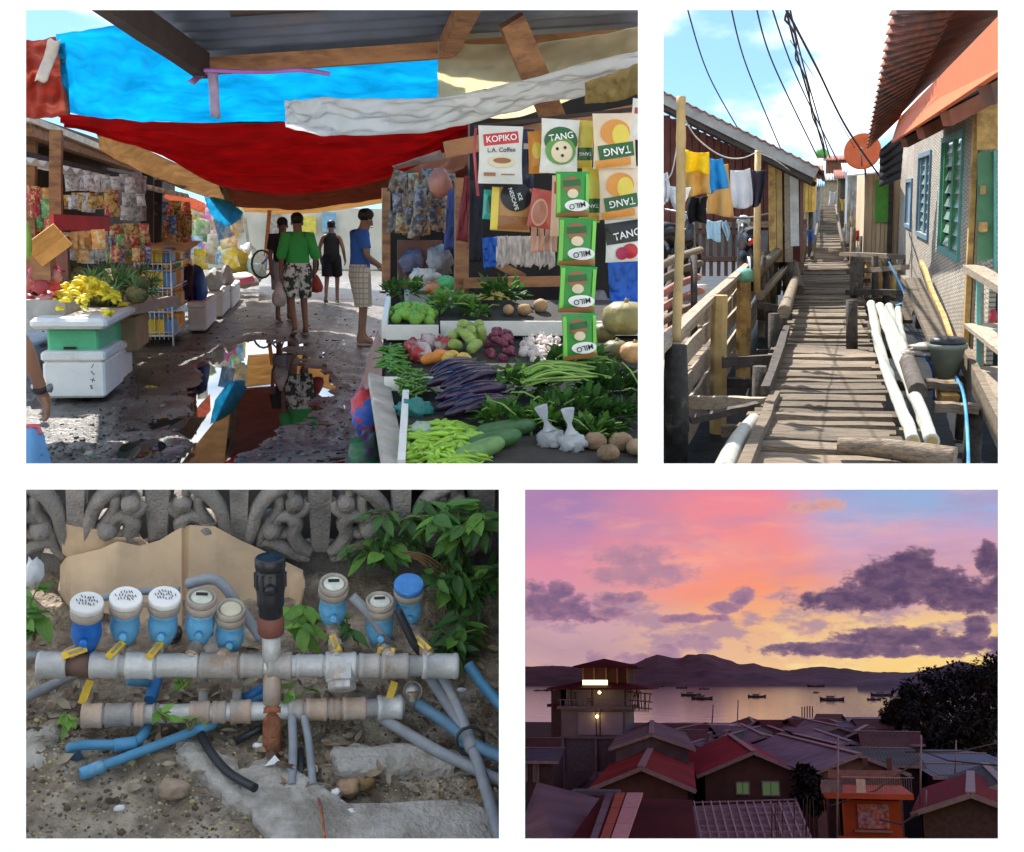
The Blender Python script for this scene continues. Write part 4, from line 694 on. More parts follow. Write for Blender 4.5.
        for p in mb.v: d = p - c0; a = math.atan2(d.y, d.x); h = math.hypot(d.x, d.y); f_ = 1 + .07 * (abs(math.sin(a * 5)) - .5); p.x, p.y = c0.x + d.x * f_, c0.y + d.y * f_
        o = solo(F, 'squash', mb, M('squash%d' % i, c, .5, var=.25, scale=14, c2=tuple(x * 1.5 for x in c), c2scale=10), lb, 'squash'); mb = MB(); mb.tube([c0 + V(0, 0, r * .55), c0 + V(.01, 0, r * .85)], .012, 6); part(o, 'stalk', mb, M('stalk_dry', (.25, .2, .1), .8))
    # goods in the dim back
    for i, (px, py, D, r, c, lb) in enumerate(((425, 278, 9.2, (.12, .1, .07), (.5, .42, .36), 'bag of pale bulbs behind the limes'), (446, 284, 9.0, (.08, .08, .06), (.08, .35, .1), 'green bag right of the pale bulbs'), (432, 288, 8.8, (.06, .06, .05), (.5, .2, .1), 'brown onions in front of the pale bulbs'), (492, 300, 8.2, (.12, .1, .06), (.5, .38, .08), 'yellow fruit in the shade behind the roots'), (590, 300, 8.4, (.14, .1, .07), (.2, .2, .22), 'grey wrapped goods at the right of the back tray'), (412, 262, 10, (.1, .1, .1), (.1, .1, .16), 'dark bundle against the brown panel'), (440, 262, 9.4, (.1, .08, .12), (.25, .22, .22), 'grey bundle beside the post'))):
        mb = MB(); mb.ball(P(px, py, D), r, 14, 10, lump=.5, seed=i, ls=3); solo(F, 'bagged_goods', mb, M('dim%d' % i, c, .4, var=.35, scale=14, bump=.5, bscale=40), lb, 'bag')
    mb = MB(); mb.box(P(430, 296, 9.0), (.36, .3, .1), ch=.01); solo(F, 'basin', mb, M('basin_grey', (.3, .3, .3), .5), 'grey basin under the pale bulbs', 'basin')
    # ---------------- hanging goods
    cloth('blue_bag', [(482, 238, 8.0), (503, 236, 8.0)], [(484, 268, 8.0), (504, 266, 8.0)], M('bag_blue', (.02, .14, .6), .4, var=.2, trans=.3), 'bright blue plastic bag hung beside the post', 'bag', 14, 14, .05, 15); cloth('blue_bag', [(608, 262, 6.9), (646, 262, 6.9)], [(610, 304, 6.9), (646, 304, 6.9)], M('bag_blue', (.02, .14, .6)), 'blue plastic sheet hanging at the right edge', 'bag', 14, 14, .05, 16)
    cloth('red_strap', [(464, 176, 7.8), (470, 176, 7.8)], [(456, 240, 7.9), (468, 242, 7.9)], M('cloth_wine', (.2, .03, .04), .7), 'dark red cloth hanging by the post', 'cloth', 8, 14, .04, 17); cloth('navy_cloth', [(448, 190, 8.6), (462, 188, 8.6)], [(444, 250, 8.6), (458, 248, 8.6)], M('cloth_navy', (.03, .05, .16), .7), 'navy cloth hanging left of the post', 'cloth', 8, 14, .05, 18)
    cloth('dark_cloth', [(468, 180, 8.4), (484, 180, 8.4)], [(464, 262, 8.4), (482, 262, 8.4)], M('cloth_black', (.02, .02, .03), .8), 'black cloth right of the post', 'cloth', 8, 14, .05, 19)
    mb = MB(); mb.ball(P(440, 183, 9.2), (.09, .08, .11), lump=.4); solo(F, 'hanging_bag', mb, M('bag_salmon', (.5, .2, .14), .4, trans=.2), 'salmon bag hanging under the tarpaulin edge', 'bag')
    dimp = [pillow(.1, .17, .03, 6, 6).mesh('packet', (0, 0, 0), M('pouch%d' % i, c, .3, var=.4, scale=20, c2=c2, c2scale=16, mix=(.48, .54))) for i, (c, c2) in enumerate((((.16, .1, .07), (.4, .3, .2)), ((.3, .24, .2), (.1, .06, .05)), ((.08, .07, .08), (.3, .25, .25)), ((.3, .12, .06), (.5, .4, .2))))]
    for i in range(40): inst(F, 'hanging_packet', dimp[i % 4], P(396 + (i % 10) * 6 + rn(-2, 2), 184 + (i // 10) * 14 + rn(-5, 5), 10.2 + rn(-.4, .4)), (rn(-.2, .2), rn(-.25, .25), rn(-.5, .5)), rn(.7, 1.15), 'dim packet hanging in the shaded back of the stall', 'packet', 'packets hanging in the shade')
    for i in range(12): px = 497 + i * 4.8; cloth('clear_bag', [(px, 236, 7.4), (px + 4.5, 236, 7.4)], [(px - 1, 266 + rn(-3, 4), 7.4), (px + 5, 264 + rn(-3, 4), 7.4)], M('film_hang', (.55, .5, .48), .15, var=.3, scale=14, trans=.3, bump=.5, bscale=30), 'clear plastic bag in the row hanging under the sachets', 'bag', 6, 10, .03, 20 + i, grp='clear bags hanging in a row')
    for i in range(4): px = 531 + i * 7; cloth('peach_bag', [(px, 224, 6.8), (px + 6, 224, 6.8)], [(px, 252 + rn(-3, 3), 6.8), (px + 5, 252, 6.8)], M('film_peach', (.66, .4, .28), .35, trans=.3), 'long peach coloured bag hanging under the red pouch', 'bag', 6, 10, .02, 40 + i, grp='peach bags hanging')
    # sachets: pouch, printed shapes and lettering
    white = M('print_white', (.85, .85, .82), .5, bump=0, var=.02); dk = M('print_dark', (.02, .02, .02), .5, bump=0); 
    def pc(n, c): return M('pack_' + n, c, .28, var=.08, scale=10, bump=.25, bscale=20, rnd=.05)
    def sachet(label, x0, y0, x1, y1, D, mt, deco, tilt=0.0, name='sachet', grp=None):
        c = P((x0 + x1) / 2, (y0 + y1) / 2, D); w, h = (x1 - x0) / FPX * D, (y1 - y0) / FPX * D; t = thing(F, name, label, 'sachet', c, 0, grp, local=True); t.matrix_world = F.M @ Matrix.Translation(c) @ Matrix.Rotation(tilt, 4, 'Y')
        part(t, 'pouch', pillow(w, h, .018, 10, 10), mt); lay = .0
        for q in deco:
            kind = q[0]; lay += .0016
            if kind == 'o':                                        # ellipse (cx, cy, rx, ry) in pack units
                _, cx, cy, rx, ry, m_ = q; mb = MB(); n_ = 22
                def ring(k, cx=cx, cy=cy, rx=rx, ry=ry): return [( (cx + rx * k * math.cos(a)) * w, (cy + ry * k * math.sin(a)) * h) for a in [6.2832 * i / n_ for i in range(n_)]]
                def surf(x, z): u, v = x / w + .5, z / h + .5; return -.018 * max(0, (1 - (2 * u - 1) ** 4)) * max(0, (1 - (2 * v - 1) ** 6)) * (.85 + .15 * math.sin(u * 9 + v * 7)) - .0015 - lay
                vs = [(cx * w, surf(cx * w, cy * h), cy * h)]; 
                for k in (.5, 1): vs += [(x, surf(x, z), z) for x, z in ring(k)]
                fs = [(0, 1 + (i + 1) % n_, 1 + i) for i in range(n_)] + [(1 + i, 1 + (i + 1) % n_, 1 + n_ + (i + 1) % n_, 1 + n_ + i) for i in range(n_)]; mb.add(vs, fs, True); part(t, 'print', mb, m_)
            elif kind == 'b':                                      # band (cx, cy, sx, sy, angle)
                _, cx, cy, sx, sy, an, m_ = q; mb = MB()
                def bf(u, v): x = (u - .5) * sx * w; z = (v - .5) * sy * h; X = cx * w + x * math.cos(an) - z * math.sin(an); Z = cy * h + x * math.sin(an) + z * math.cos(an); a_, b_ = X / w + .5, Z / h + .5; return (X, -.018 * max(0, (1 - (2 * a_ - 1) ** 4)) * max(0, (1 - (2 * b_ - 1) ** 6)) * (.85 + .15 * math.sin(a_ * 9 + b_ * 7)) - .0015 - lay, Z)
                mb.sheet(bf, 8, 8); part(t, 'print', mb, m_)
            else:                                                  # lettering
                _, s_, cx, cy, hh, an, m_ = q; me = text_mesh(s_, m_, 1.0, .0, .012); o = piece(t, 'lettering', me, (cx * w, -.0225 - lay, cy * h), (R(90), -an, 0), (hh * h, hh * h, hh * h))
        return t
    red, orange, gdk, brown, cream, yel, gmil = pc('red', (.55, .03, .04)), pc('orange', (.75, .3, .05)), pc('green', (.02, .12, .03)), pc('brown', (.32, .13, .05)), pc('cream', (.75, .62, .42)), pc('yellow', (.75, .58, .08)), pc('milo', (.04, .3, .05)); pw = pc('white', (.74, .72, .66)); blk = pc('black', (.02, .02, .022)); peach = pc('peach', (.7, .45, .3)); wo = pc('white_orange', (.78, .62, .45))
    sachet('white coffee sachet with a red name banner, hung highest on the left', 478, 127, 523, 183, 6.0, pw, [('b', 0, .28, .78, .2, .12, red), ('t', 'KOPIKO', 0, .28, .15, .12, white), ('t', 'L.A. Coffee', 0, .08, .11, .05, dk), ('o', .02, -.12, .3, .1, cream), ('o', .02, -.1, .2, .05, brown), ('b', -.25, -.34, .26, .06, 0, brown), ('b', .15, -.34, .3, .02, 0, brown)])
    sachet('white and green juice sachet with a speckled fruit, name upright', 540, 120, 579, 173, 6.0, pw, [('o', .02, .1, .44, .26, gdk), ('o', .02, -.08, .4, .26, pc('leafgreen', (.12, .32, .06))), ('o', .05, -.1, .28, .2, cream), ('o', -.08, -.05, .04, .03, dk), ('o', .12, -.02, .04, .03, dk), ('o', .06, -.17, .04, .03, dk), ('t', 'TANG', 0, .17, .17, .2, white)], .03)
    sachet('narrow orange sachet left of the green fruit sachet', 528, 132, 545, 173, 6.08, orange, [('o', 0, .05, .3, .2, yel)], -.05)
    sachet('yellow and green sachet, upper of two, name upside down', 576, 121, 594, 168, 6.06, yel, [('o', 0, .15, .35, .22, pc('lemon', (.7, .62, .12))), ('b', 0, -.2, .9, .26, .1, gdk), ('t', 'TANG', 0, -.2, .095, math.pi + .1, white)], .06)
    sachet('large orange juice sachet at the upper right, name upside down', 592, 114, 637, 168, 5.9, wo, [('o', .0, .15, .34, .24, orange), ('o', .12, .1, .2, .2, yel), ('b', .02, -.18, .82, .26, .12, gdk), ('t', 'TANG', .02, -.18, .19, math.pi + .12, white), ('b', -.05, -.4, .8, .14, .1, orange)], -.04)
    sachet('yellow and green sachet, lower of two, name upside down', 580, 168, 602, 222, 6.02, yel, [('o', 0, .15, .35, .22, pc('lemon', (.7, .62, .12))), ('b', 0, -.2, .9, .26, .1, gdk), ('t', 'TANG', 0, -.2, .095, math.pi + .1, white), ('b', 0, -.42, .9, .1, 0, orange)], .05)
    sachet('orange juice sachet below the large one at the right edge', 598, 167, 641, 219, 5.92, wo, [('o', .0, .15, .34, .24, orange), ('o', .12, .1, .2, .2, yel), ('b', .02, -.18, .82, .26, .14, gdk), ('t', 'TANG', .02, -.18, .19, math.pi + .14, white), ('b', -.05, -.4, .8, .14, .1, orange)], -.05)
    sachet('dark berry juice sachet at the right edge, name upright', 604, 219, 646, 262, 5.94, pw, [('b', -.02, .2, .95, .5, .1, blk), ('o', .1, -.25, .2, .18, red), ('o', -.1, -.3, .16, .15, pc('berry', (.4, .02, .08))), ('t', 'TANG', .02, .14, .24, .2, white)], -.05)
    for i, (x0, y0, x1, y1) in enumerate(((555, 172, 590, 217), (557, 218, 597, 266), (558, 266, 597, 313), (561, 313, 598, 360))):
        sachet('green chocolate drink sachet, %s of four in the hanging strip' % ('topmost', 'second', 'third', 'lowest')[i], x0, y0, x1, y1, 5.7 - .04 * i, gmil, [('b', -.42, .0, .1, .9, 0, pc('bright', (.2, .6, .08))), ('b', .42, .0, .1, .9, 0, pc('bright', (.2, .6, .08))), ('o', -.05, .22, .26, .18, brown), ('o', -.02, .02, .16, .1, cream), ('b', -.05, .25, .5, .14, .1, gdk), ('o', .1, -.24, .36, .13, white), ('t', 'MILO', .1, -.24, .165, math.pi + .2, dk), ('b', 0, -.43, .95, .1, .08, brown)], rn(-.05, .05), grp='green sachets in a strip')
    sachet('brown coffee pack with a black disc and yellow edge', 491, 188, 531, 231, 6.1, pc('caramel', (.5, .25, .08)), [('b', 0, -.3, .9, .3, 0, brown), ('o', .1, .3, .4, .34, blk), ('b', -.42, 0, .18, .96, 0, yel), ('t', 'NESCAFE', .02, .24, .13, -1.2, white), ('t', 'ICE', .18, .3, .12, -1.2, white)], .04)
    sachet('red pouch with a pale oval left of the green strip', 529, 190, 555, 228, 6.05, pc('rose', (.5, .09, .07)), [('o', -.1, -.1, .32, .36, peach), ('o', -.1, -.1, .27, .3, pc('rosepale', (.55, .22, .15)))], .15)
    sachet('small teal packet left of the brown coffee pack', 483, 190, 494, 219, 6.15, pc('teal', (.05, .42, .34)), [('o', 0, .0, .25, .3, pc('tealdark', (.02, .2, .16)))], .05)
    sachet('long pale sachet behind the top green sachet', 551, 176, 560, 236, 5.95, peach, [('b', 0, .3, .6, .2, 0, red)], .02)
    sachet('dark sachet hung behind the white coffee sachet', 520, 130, 534, 186, 6.2, pc('navy', (.03, .04, .1)), [('b', 0, .2, .6, .1, 0, white)], .0); sachet('white pack cut by the upper right edge', 630, 100, 655, 140, 5.9, pw, [('b', 0, .2, .8, .15, 0, red)], .1)
    mb = MB(); mb.tube([P(476, 128, 6.02), P(474, 150, 6.02), P(478, 196, 6.02)], .008, 6); solo(F, 'rope', mb, M('cord_red', (.6, .1, .12), .6), 'red cord down the left side of the white coffee sachet', 'cord')
    mb = MB(); mb.beam(P(474, 127, 6.25), P(646, 108, 6.1), .02, .02); solo(F, 'hanging_rail', mb, tdark, 'thin dark rail from which the sachets hang', 'rail')
panel_market()
# ================================================================== boardwalk between stilt houses
def panel_boardwalk():
    F = F2; P = F.at
    wood = M('wood_weathered', (.25, .19, .13), .8, var=.35, scale=9, c2=(.14, .115, .09), c2scale=4, stretch=(1, 6, 6), bump=.8, bscale=24, rnd=.42)
    woodl = M('wood_pale', (.42, .34, .25), .8, var=.25, scale=9, c2=(.2, .16, .12), c2scale=5, mix=(.5, .72), stretch=(4, 1, 6), bump=.4, bscale=30, rnd=.2)
    dark = M('wood_dark', (.075, .06, .05), .8, var=.5, scale=12, c2=(.2, .16, .1), c2scale=7, mix=(.55, .75), bump=.4, rnd=.25)
    bam = M('bamboo_tan', (.62, .42, .17), .5, var=.2, scale=10, c2=(.4, .28, .12), c2scale=5, rnd=.1)
    bamw = M('bamboo_bleached', (.5, .5, .43), .5, var=.14, scale=10, c2=(.5, .46, .34), c2scale=6, mix=(.56, .72), rnd=.06)
    ochre = M('wood_ochre', (.62, .38, .13), .7, var=.3, scale=8, c2=(.35, .2, .08), c2scale=5, rnd=.1)
    rust = M('rusty_sheet', (.3, .1, .06), .8, var=.4, scale=3, c2=(.16, .09, .07), c2scale=2, bump=.2, rnd=.1)
    orange = M('orange_paint', (.85, .17, .04), .6, var=.1, scale=3, c2=(.45, .13, .07), mix=(.6, .8), rnd=.05)
    green = M('green_paint', (.08, .34, .16), .55, var=.2, scale=5, c2=(.05, .2, .12), rnd=.1)
    teal = M('teal_paint', (.14, .42, .38), .55, var=.2, scale=5, rnd=.1)
    blue = M('blue_paint', (.15, .26, .34), .55, var=.2, scale=5, rnd=.1)
    redwall = M('maroon_boards', (.17, .06, .05), .8, var=.3, scale=5, rnd=.1)
    greysheet = M('grey_sheet', (.32, .36, .4), .55, var=.3, scale=4, c2=(.22, .2, .18), rnd=.1)
    BW = -1.6
    # dark mud and water under the stilts
    g = MB(); ZM = -2.3
    g.sheet(lambda u, v: (lerp(-.146, 1.2, u) * (5.6 + 80 * v ** 3), 5.6 + 80 * v ** 3, max(ZM, -.236 * (5.6 + 80 * v ** 3))), 2, 40, False)
    struct(F, 'mudflat_water', g, M('mud_water', (.018, .02, .022), .5, var=.6, scale=1.5, rnd=0, bump=.6, bscale=5, spec=.15))
    # ---------------- boardwalk: planks one by one
    bw = thing(F, 'boardwalk', 'long wooden boardwalk of uneven cross planks between stilt houses', None, (0, 6, BW), kind='structure')
    pm = []
    for i in range(9):
        mb = MB(); mb.beam((-.5, 0, 0), (.5, 0, 0), .265, .05, seg=4, jit=.011); pm.append(mb.mesh('plank', (0, 0, 0), wood))
    y = 6.95; k = 0
    while y < 38.5:
        w = .155 + .004 * y if y < 15 else .215
        if random.random() < .18: w *= 1.35
        ln = rn(.84, 1.06) + (.1 if random.random() < .18 else 0); x = rn(-.05, .07)
        piece(bw, 'plank', random.choice(pm), (x, y + w / 2, BW - .025 + rn(-.018, .018)), (rn(-.06, .06), rn(-.016, .016), rn(-.06, .06)), (ln, w / .265 * .96, 1))
        y += w + rn(.015, .06); k += 1
    n = 26
    for i in range(n):                                    # the steps at the far end
        yy = 38.8 + i * .62; z = BW + .03 + i * .036
        piece(bw, 'plank', pm[i % 9], (.05, yy, z), (0, 0, rn(-.03, .03)), (.84, 2.0, 1.2))
    mb = MB()
    for x in (-.33, .36): mb.beam((x, 7.95, BW - .13), (x, 55, BW - .13), .09, .14, seg=10, jit=.01)
    part(bw, 'stringer', mb, dark)
    for i in range(13):
        yy = 9.4 + i * 2.35; mb = MB()
        mb.beam((-.8 + rn(-.25, .1), yy, BW - .24 + rn(-.03, .02)), (.85 + rn(-.1, .3), yy + rn(-.1, .1), BW - .24 + rn(-.03, .02)), .1, .09, seg=3, jit=.02); part(bw, 'cross_beam', mb, dark if i % 3 else wood)
        for s in (-1, 1):
            mb = MB(); mb.tube([(s * .48, yy + .1, BW - .15), (s * (.5 + rn(0, .05)), yy + .1, max(ZM, -.232 * yy))], .055, 7); part(bw, 'stilt', mb, dark)
    for (x, yy, h) in ((-.52, 10.2, .16), (-.50, 12.9, .34), (-.46, 15.4, .1), (.55, 14.4, .1), (.5, 19.8, .55), (-.55, 19.5, .5), (-.5, 25, .75), (.55, 27, .8), (-.55, 31, .9), (.62, 33, .9)):
        mb = MB(); mb.tube([(x, yy, max(ZM, -.232 * yy)), (x + rn(-.03, .03), yy, BW + h)], [.075, .06], 7); part(bw, 'stub_post', mb, dark if yy < 20 else wood)
    # beams and logs lying along the edges
    def log(name, pts, r0, r1, mat, label, cat, n=9, knots=0, grp=None):
        mb = MB(); pts = spline(pts, 18); m_ = len(pts)
        rr = [lerp(r0, r1, i / (m_ - 1)) * (1 + (.1 if knots and i % knots == 0 else 0)) for i in range(m_)]
        mb.tube(pts, rr, n); return solo(F, name, mb, mat, label, cat, grp)
    def bar(name, a, b, w, h, mat, label, cat, grp=None, up=(0, 0, 1)):
        mb = MB(); mb.beam(a, b, w, h, up, seg=5, jit=.01); return solo(F, name, mb, mat, label, cat, grp)
    log('bamboo_log', [P(722, 474, 6.6), P(738, 440, 7.7), P(754, 420, 8.6)], .065, .05, bamw, 'thick pale bamboo log lying beside the lower left edge of the boardwalk', 'log')
    bar('timber_beam', P(742, 472, 6.7), P(775, 396, 9.6), .07, .09, wood, 'squared grey beam edging the boardwalk beside the pale bamboo log', 'beam')
    bar('timber_beam', P(766, 392, 9.4), P(787, 330, 13.2), .07, .1, dark, 'dark rough beam edging the boardwalk above the squared grey beam', 'beam')
    log('bamboo_log', [P(784, 312, 13.4), P(795, 280, 18)], .075, .06, wood, 'short grey log on the left edge halfway up the boardwalk', 'log')
    log('timber_log', [P(838, 445, 7.35), P(890, 449, 7.3), P(955, 459, 7.2)], .05, .075, wood, 'rough log jutting right across the boardwalk end under the white poles', 'log')
    def bpole(pts, r0, r1, lb):
        mb = MB(); pts = spline(pts, 24); m_ = len(pts)
        for p in pts: p.x += rn(-.006, .006); p.z += rn(-.003, .003)
        mb.tube(pts, [lerp(r0, r1, i / (m_ - 1)) * (1.09 if i % 4 == 0 else 1) for i in range(m_)], 10); o = solo(F, 'bamboo_pole', mb, bamw, lb, 'bamboo pole', 'bleached bamboo poles on the boardwalk edge')
        c = MB(); d = (pts[0] - pts[1]).normalized(); c.lathe([(.001, 0), (r0 * .72, 0), (r0 * .74, .004)], pts[0] + d * .002, d, 12); cc = part(o, 'cut_end', c, M('cut_bamboo', (.42, .3, .12), .8))
    bpole([P(914, 441, 7.6), P(897, 398, 9.3), P(880, 350, 11.8), P(871, 304, 15.6)], .04, .05, 'bleached white bamboo pole, the left of the two long ones')
    bpole([P(932, 441, 7.6), P(914, 395, 9.3), P(894, 345, 12), P(880, 307, 15.4)], .043, .055, 'bleached white bamboo pole, the right of the two long ones')
    bpole([P(903, 358, 11.2), P(896, 330, 13), P(889, 307, 15)], .04, .05, 'shorter white bamboo pole behind the two long ones')
    bpole([P(906, 352, 11.4), P(901, 330, 12.9), P(898, 309, 14.6)], .03, .035, 'thinnest and shortest white bamboo pole, right of the others')
    log('timber_log', [P(908, 362, 10.6), P(918, 392, 9.2)], .075, .07, dark, 'stubby dark log beside the white poles below the bucket', 'log')
    # ---------------- left fence
    fe = thing(F, 'slat_fence', 'weathered fence of horizontal slats on stout posts along the left side', 'fence', (-1.05, 7, -2.6))
    FX = -1.06
    for j, z in enumerate((-1.12, -1.36, -1.6, -1.84, -2.08)):
        y = max(7.45, -z / .226)
        while y < 24:
            ln = rn(3, 4.2); y2 = min(y + ln, 24.5); mb = MB()
            mb.beam((FX - .07 + rn(-.01, .01), y, z + rn(-.025, .025)), (FX - .07 + rn(-.01, .01), y2, z + rn(-.025, .025)), .028, .175, seg=5, jit=.014)
            part(fe, 'slat', mb, woodl); y = y2 + .02
    mb = MB(); mb.beam((FX + .0, 7.45, -1.0), (FX + .02, 24.5, -.98), .1, .05, seg=8, jit=.015); part(fe, 'top_rail', mb, woodl)
    for (y, z, r, mt) in ((11.6, -.96, .08, bam), (15.2, -1.0, .09, ochre), (19.6, -.9, .06, wood), (22.0, -.85, .06, wood), (24.4, -.8, .07, wood)):
        mb = MB(); mb.tube([(FX + .08, y, ZM), (FX + .08, y, z - .4), (FX + .08 + rn(-.01, .01), y, z)], [r * 1.05, r, r * .95], 7, smooth=False); part(fe, 'post', mb, mt)
    mb = MB(); mb.lathe([(.0, .07), (.07, .06), (.13, .01), (.13, -.05), (.11, -.1)], (FX + .08, 15.2, -.99), n=12); part(fe, 'post_cap', mb, M('mint_plastic', (.2, .52, .38), .5), 'green plastic cover on a fence post')
    mb = MB(); b0 = P(676, 345, 8.3); b1 = P(676, 480, 8.1)
    mb.tube([b1, b1.lerp(b0, .35), b1.lerp(b0, .36), b1.lerp(b0, .8), b0], [.085, .085, .092, .082, .075], 10)
    solo(F, 'charred_post', mb, M('charred', (.035, .033, .03), .8, var=.5, scale=14, c2=(.13, .11, .07), c2scale=9, mix=(.55, .75)), 'stout blackened post at the near end of the slat fence', 'post')
    mb = MB(); a = P(676, 342, 8.3); b = P(681, 97, 8.6); pts = spline([a, a.lerp(b, .5) + V(.012, 0, 0), b], 20)
    mb.tube(pts, [.032 * (1.12 if i % 4 == 0 else 1) for i in range(21)], 9); solo(F, 'bamboo_pole', mb, bam, 'upright tan bamboo pole holding up the washing line, on the blackened post', 'bamboo pole')
    mb = MB(); mb.tube([P(757, 292, 15), P(757, 240, 15), P(758, 150, 15)], [.04, .042, .038], 8); solo(F, 'bamboo_pole', mb, bam, 'upright bamboo pole at the far end of the washing line', 'bamboo pole')
    # open beams between fence and boardwalk
    for i, (a, b, w) in enumerate(((P(690, 402, 9.6), P(765, 404, 9.3), .1), (P(722, 362, 11.2), P(777, 360, 11.2), .1), (P(758, 305, 15), P(790, 310, 15), .08), (P(690, 420, 9), P(758, 405, 9.2), .05))):
        bar('tie_beam', a, b, .09, w, woodl if i in (0,) else dark, ('pale tie beam from the second fence post to the boardwalk', 'dark tie beam from the green capped post to the boardwalk', 'thin tie beam far up between fence and boardwalk', 'thin board just in front of the pale tie beam')[i], 'beam')
    # tangled railing further up
    rl = thing(F, 'pole_railing', 'crooked railing of dark sticks beside the boardwalk below the laundry', 'railing', P(780, 300, 18))
    for i in range(15):
        t = i / 14; px = lerp(762, 803, t); D = lerp(15.5, 30, t); top = lerp(258, 228, t) + rn(-7, 7); bot = lerp(318, 262, t)
        mb = MB(); a = P(px + rn(-4, 4), bot + rn(0, 14), D); b = P(px + rn(-5, 5), top, D); mb.tube([a, a.lerp(b, .5) + V(rn(-.03, .03), 0, 0), b], [.05, .045, .035], 6); part(rl, 'stick', mb, (dark, wood, wood)[i % 3])
    for (q, w) in (((757, 272, 15.2, 792, 238, 26), .08), ((760, 296, 15.2, 800, 252, 27), .06), ((790, 250, 22, 800, 290, 18), .07)):
        mb = MB(); mb.tube([P(*q[:3]), P(*q[3:])], w, 7); part(rl, 'rail', mb, wood)
    # ---------------- deck and clutter left of the fence
    dk = thing(F, 'side_deck', 'grey plank deck in front of the maroon house', 'deck', (-2, 12, -1.75))
    for i in range(26):
        mb = MB(); yy = 10.6 + i * .4; mb.beam((-.144 * yy, yy, -1.77), (-1.2, yy + rn(-.02, .02), -1.77 + rn(-.01, .01)), .37, .04); part(dk, 'plank', mb, wood)
    bn = thing(F, 'bamboo_bench', 'low bench rail of red and grey bamboo slats at the left edge', 'bench', P(680, 330, 12))
    redb = M('faded_red_bamboo', (.45, .17, .13), .6, var=.3, scale=8)
    for i in range(6):
        mb = MB(); a = P(650, 272 + i * 14.5, 11.4); b = P(698 + rn(-2, 3), 250 + i * 13.5, 13.2); mb.tube([a, a.lerp(b, .5) + V(0, 0, .03), b], .04, 7); part(bn, 'slat', mb, redb if i in (2, 3, 5) else wood)
    for q in (671, 694):
        mb = MB(); mb.tube([P(q, 256, 12.6), P(q, 338, 12.2)], .035, 6); part(bn, 'leg', mb, dark)
    # baluster fence on the porch
    bf = thing(F, 'porch_fence', 'row of dark upright stakes in front of the maroon house porch', 'fence', P(715, 272, 18.5))
    for i in range(9):
        px = 689 + i * 7.4; mb = MB(); mb.beam(P(px, 276, 18.5), P(px + rn(-1, 1), 221 + rn(-3, 3), 18.5), .055, .02, (0, 1, 0)); part(bf, 'stake', mb, M('stake_brown', (.12, .07, .055), .8))
    for yy in (232, 258):
        mb = MB(); mb.beam(P(686, yy, 18.45), P(752, yy + 1, 18.45), .03, .06); part(bf, 'rail', mb, MATS['stake_brown'])
    motorbike(F, P(747, 287, 17.2), 'dark parked motorbike with a red tail light under the laundry', R(100))
    motorbike(F, P(676, 284, 16.5), 'dark motorbike half hidden at the left edge behind the bamboo pole', R(75))
    mb = MB(); c = P(700, 300, 13.4); mb.lathe([(.05, -.2), (.085, -.18), (.09, .0), (.06, .04), (.06, .1), (.075, .1), (.075, .15), (0, .16)], c, n=12); o = solo(F, 'water_jug', mb, M('cloudy_plastic', (.55, .62, .68), .35, trans=.2), 'cloudy plastic jug with a white lid at the end of the bamboo bench', 'jug')
    c = MB(); c.lathe([(.08, .1), (.082, .17), (0, .175)], P(700, 300, 13.4), n=12); part(o, 'lid', c, M('white_plastic', (.75, .76, .76), .4))
    # ---------------- maroon house on the left
    hs = thing(F, 'stilt_house', 'maroon board house with a rusty low roof behind the washing line', 'house', P(720, 275, 20))
    D = 20.2
    for i in range(16):
        a = P(656 + i * 7.2, 200, D); x0, x1 = a.x, P(656 + (i + 1) * 7.2, 200, D).x - .012
        top = P(656 + i * 7.2, 112 + i * 3.4, D).z; bot = P(720, 262, D).z; mb = MB(); mb.box(((x0 + x1) / 2, D + .05, (top + bot) / 2), (x1 - x0, .04 + .01 * (i % 2), top - bot)); part(hs, 'board', mb, redwall)
    mb = MB(); a, b = P(656, 115, D + .3), P(795, 262, D + .3); mb.add([P(653, 110, D + .3), P(800, 178, D + .3), P(800, 262, D + .3), P(653, 262, D + .3)] + [p + V(0, 3, 0) for p in (P(653, 110, D + .3), P(800, 178, D + .3), P(800, 262, D + .3), P(653, 262, D + .3))], [(0, 1, 2, 3), (7, 6, 5, 4), (0, 4, 5, 1), (1, 5, 6, 2), (2, 6, 7, 3), (3, 7, 4, 0)]); part(hs, 'house_body', mb, MATS['maroon_boards'])
    mb = MB(); mb.beam(P(656, 226, D - .03), P(790, 224, D - .03), .05, .1); part(hs, 'sill_beam', mb, wood)
    mb = MB(); mb.beam(P(656, 246, D - .05), P(768, 246, D - .05), .06, .5); part(hs, 'base_panel', mb, M('grey_panel', (.2, .2, .2), .8, var=.3))
    for (px, w, mt) in ((772, .12, ochre), (779, .09, bam), (788, .12, woodl)):
        mb = MB(); mb.beam(P(px, 165, D - .1), P(px + 1, 262, D - .1), w, w, (0, 1, 0)); part(hs, 'post', mb, mt)
    mb = MB(); mb.beam(P(794, 166, D - .3), P(795, 246, D - .3), .13, .13, (0, 1, 0)); part(hs, 'post', mb, M('white_post', (.62, .62, .6), .6), 'white post at the porch corner')
    mb = MB(); a, b = P(652, 86, 19), P(824, 170, 19); a2, b2 = a + V(0, 8, -.1), b + V(0, 8, -.1); nu = 40
    def roof(u, v):
        p = a.lerp(b, u).lerp(a2.lerp(b2, u), v); p.z += .018 * math.sin(u * nu * math.pi); return p
    mb.sheet(roof, 160, 1, thick=.015); part(hs, 'roof', mb, rust)
    up = (a - b).cross(V(0, 1, 0))
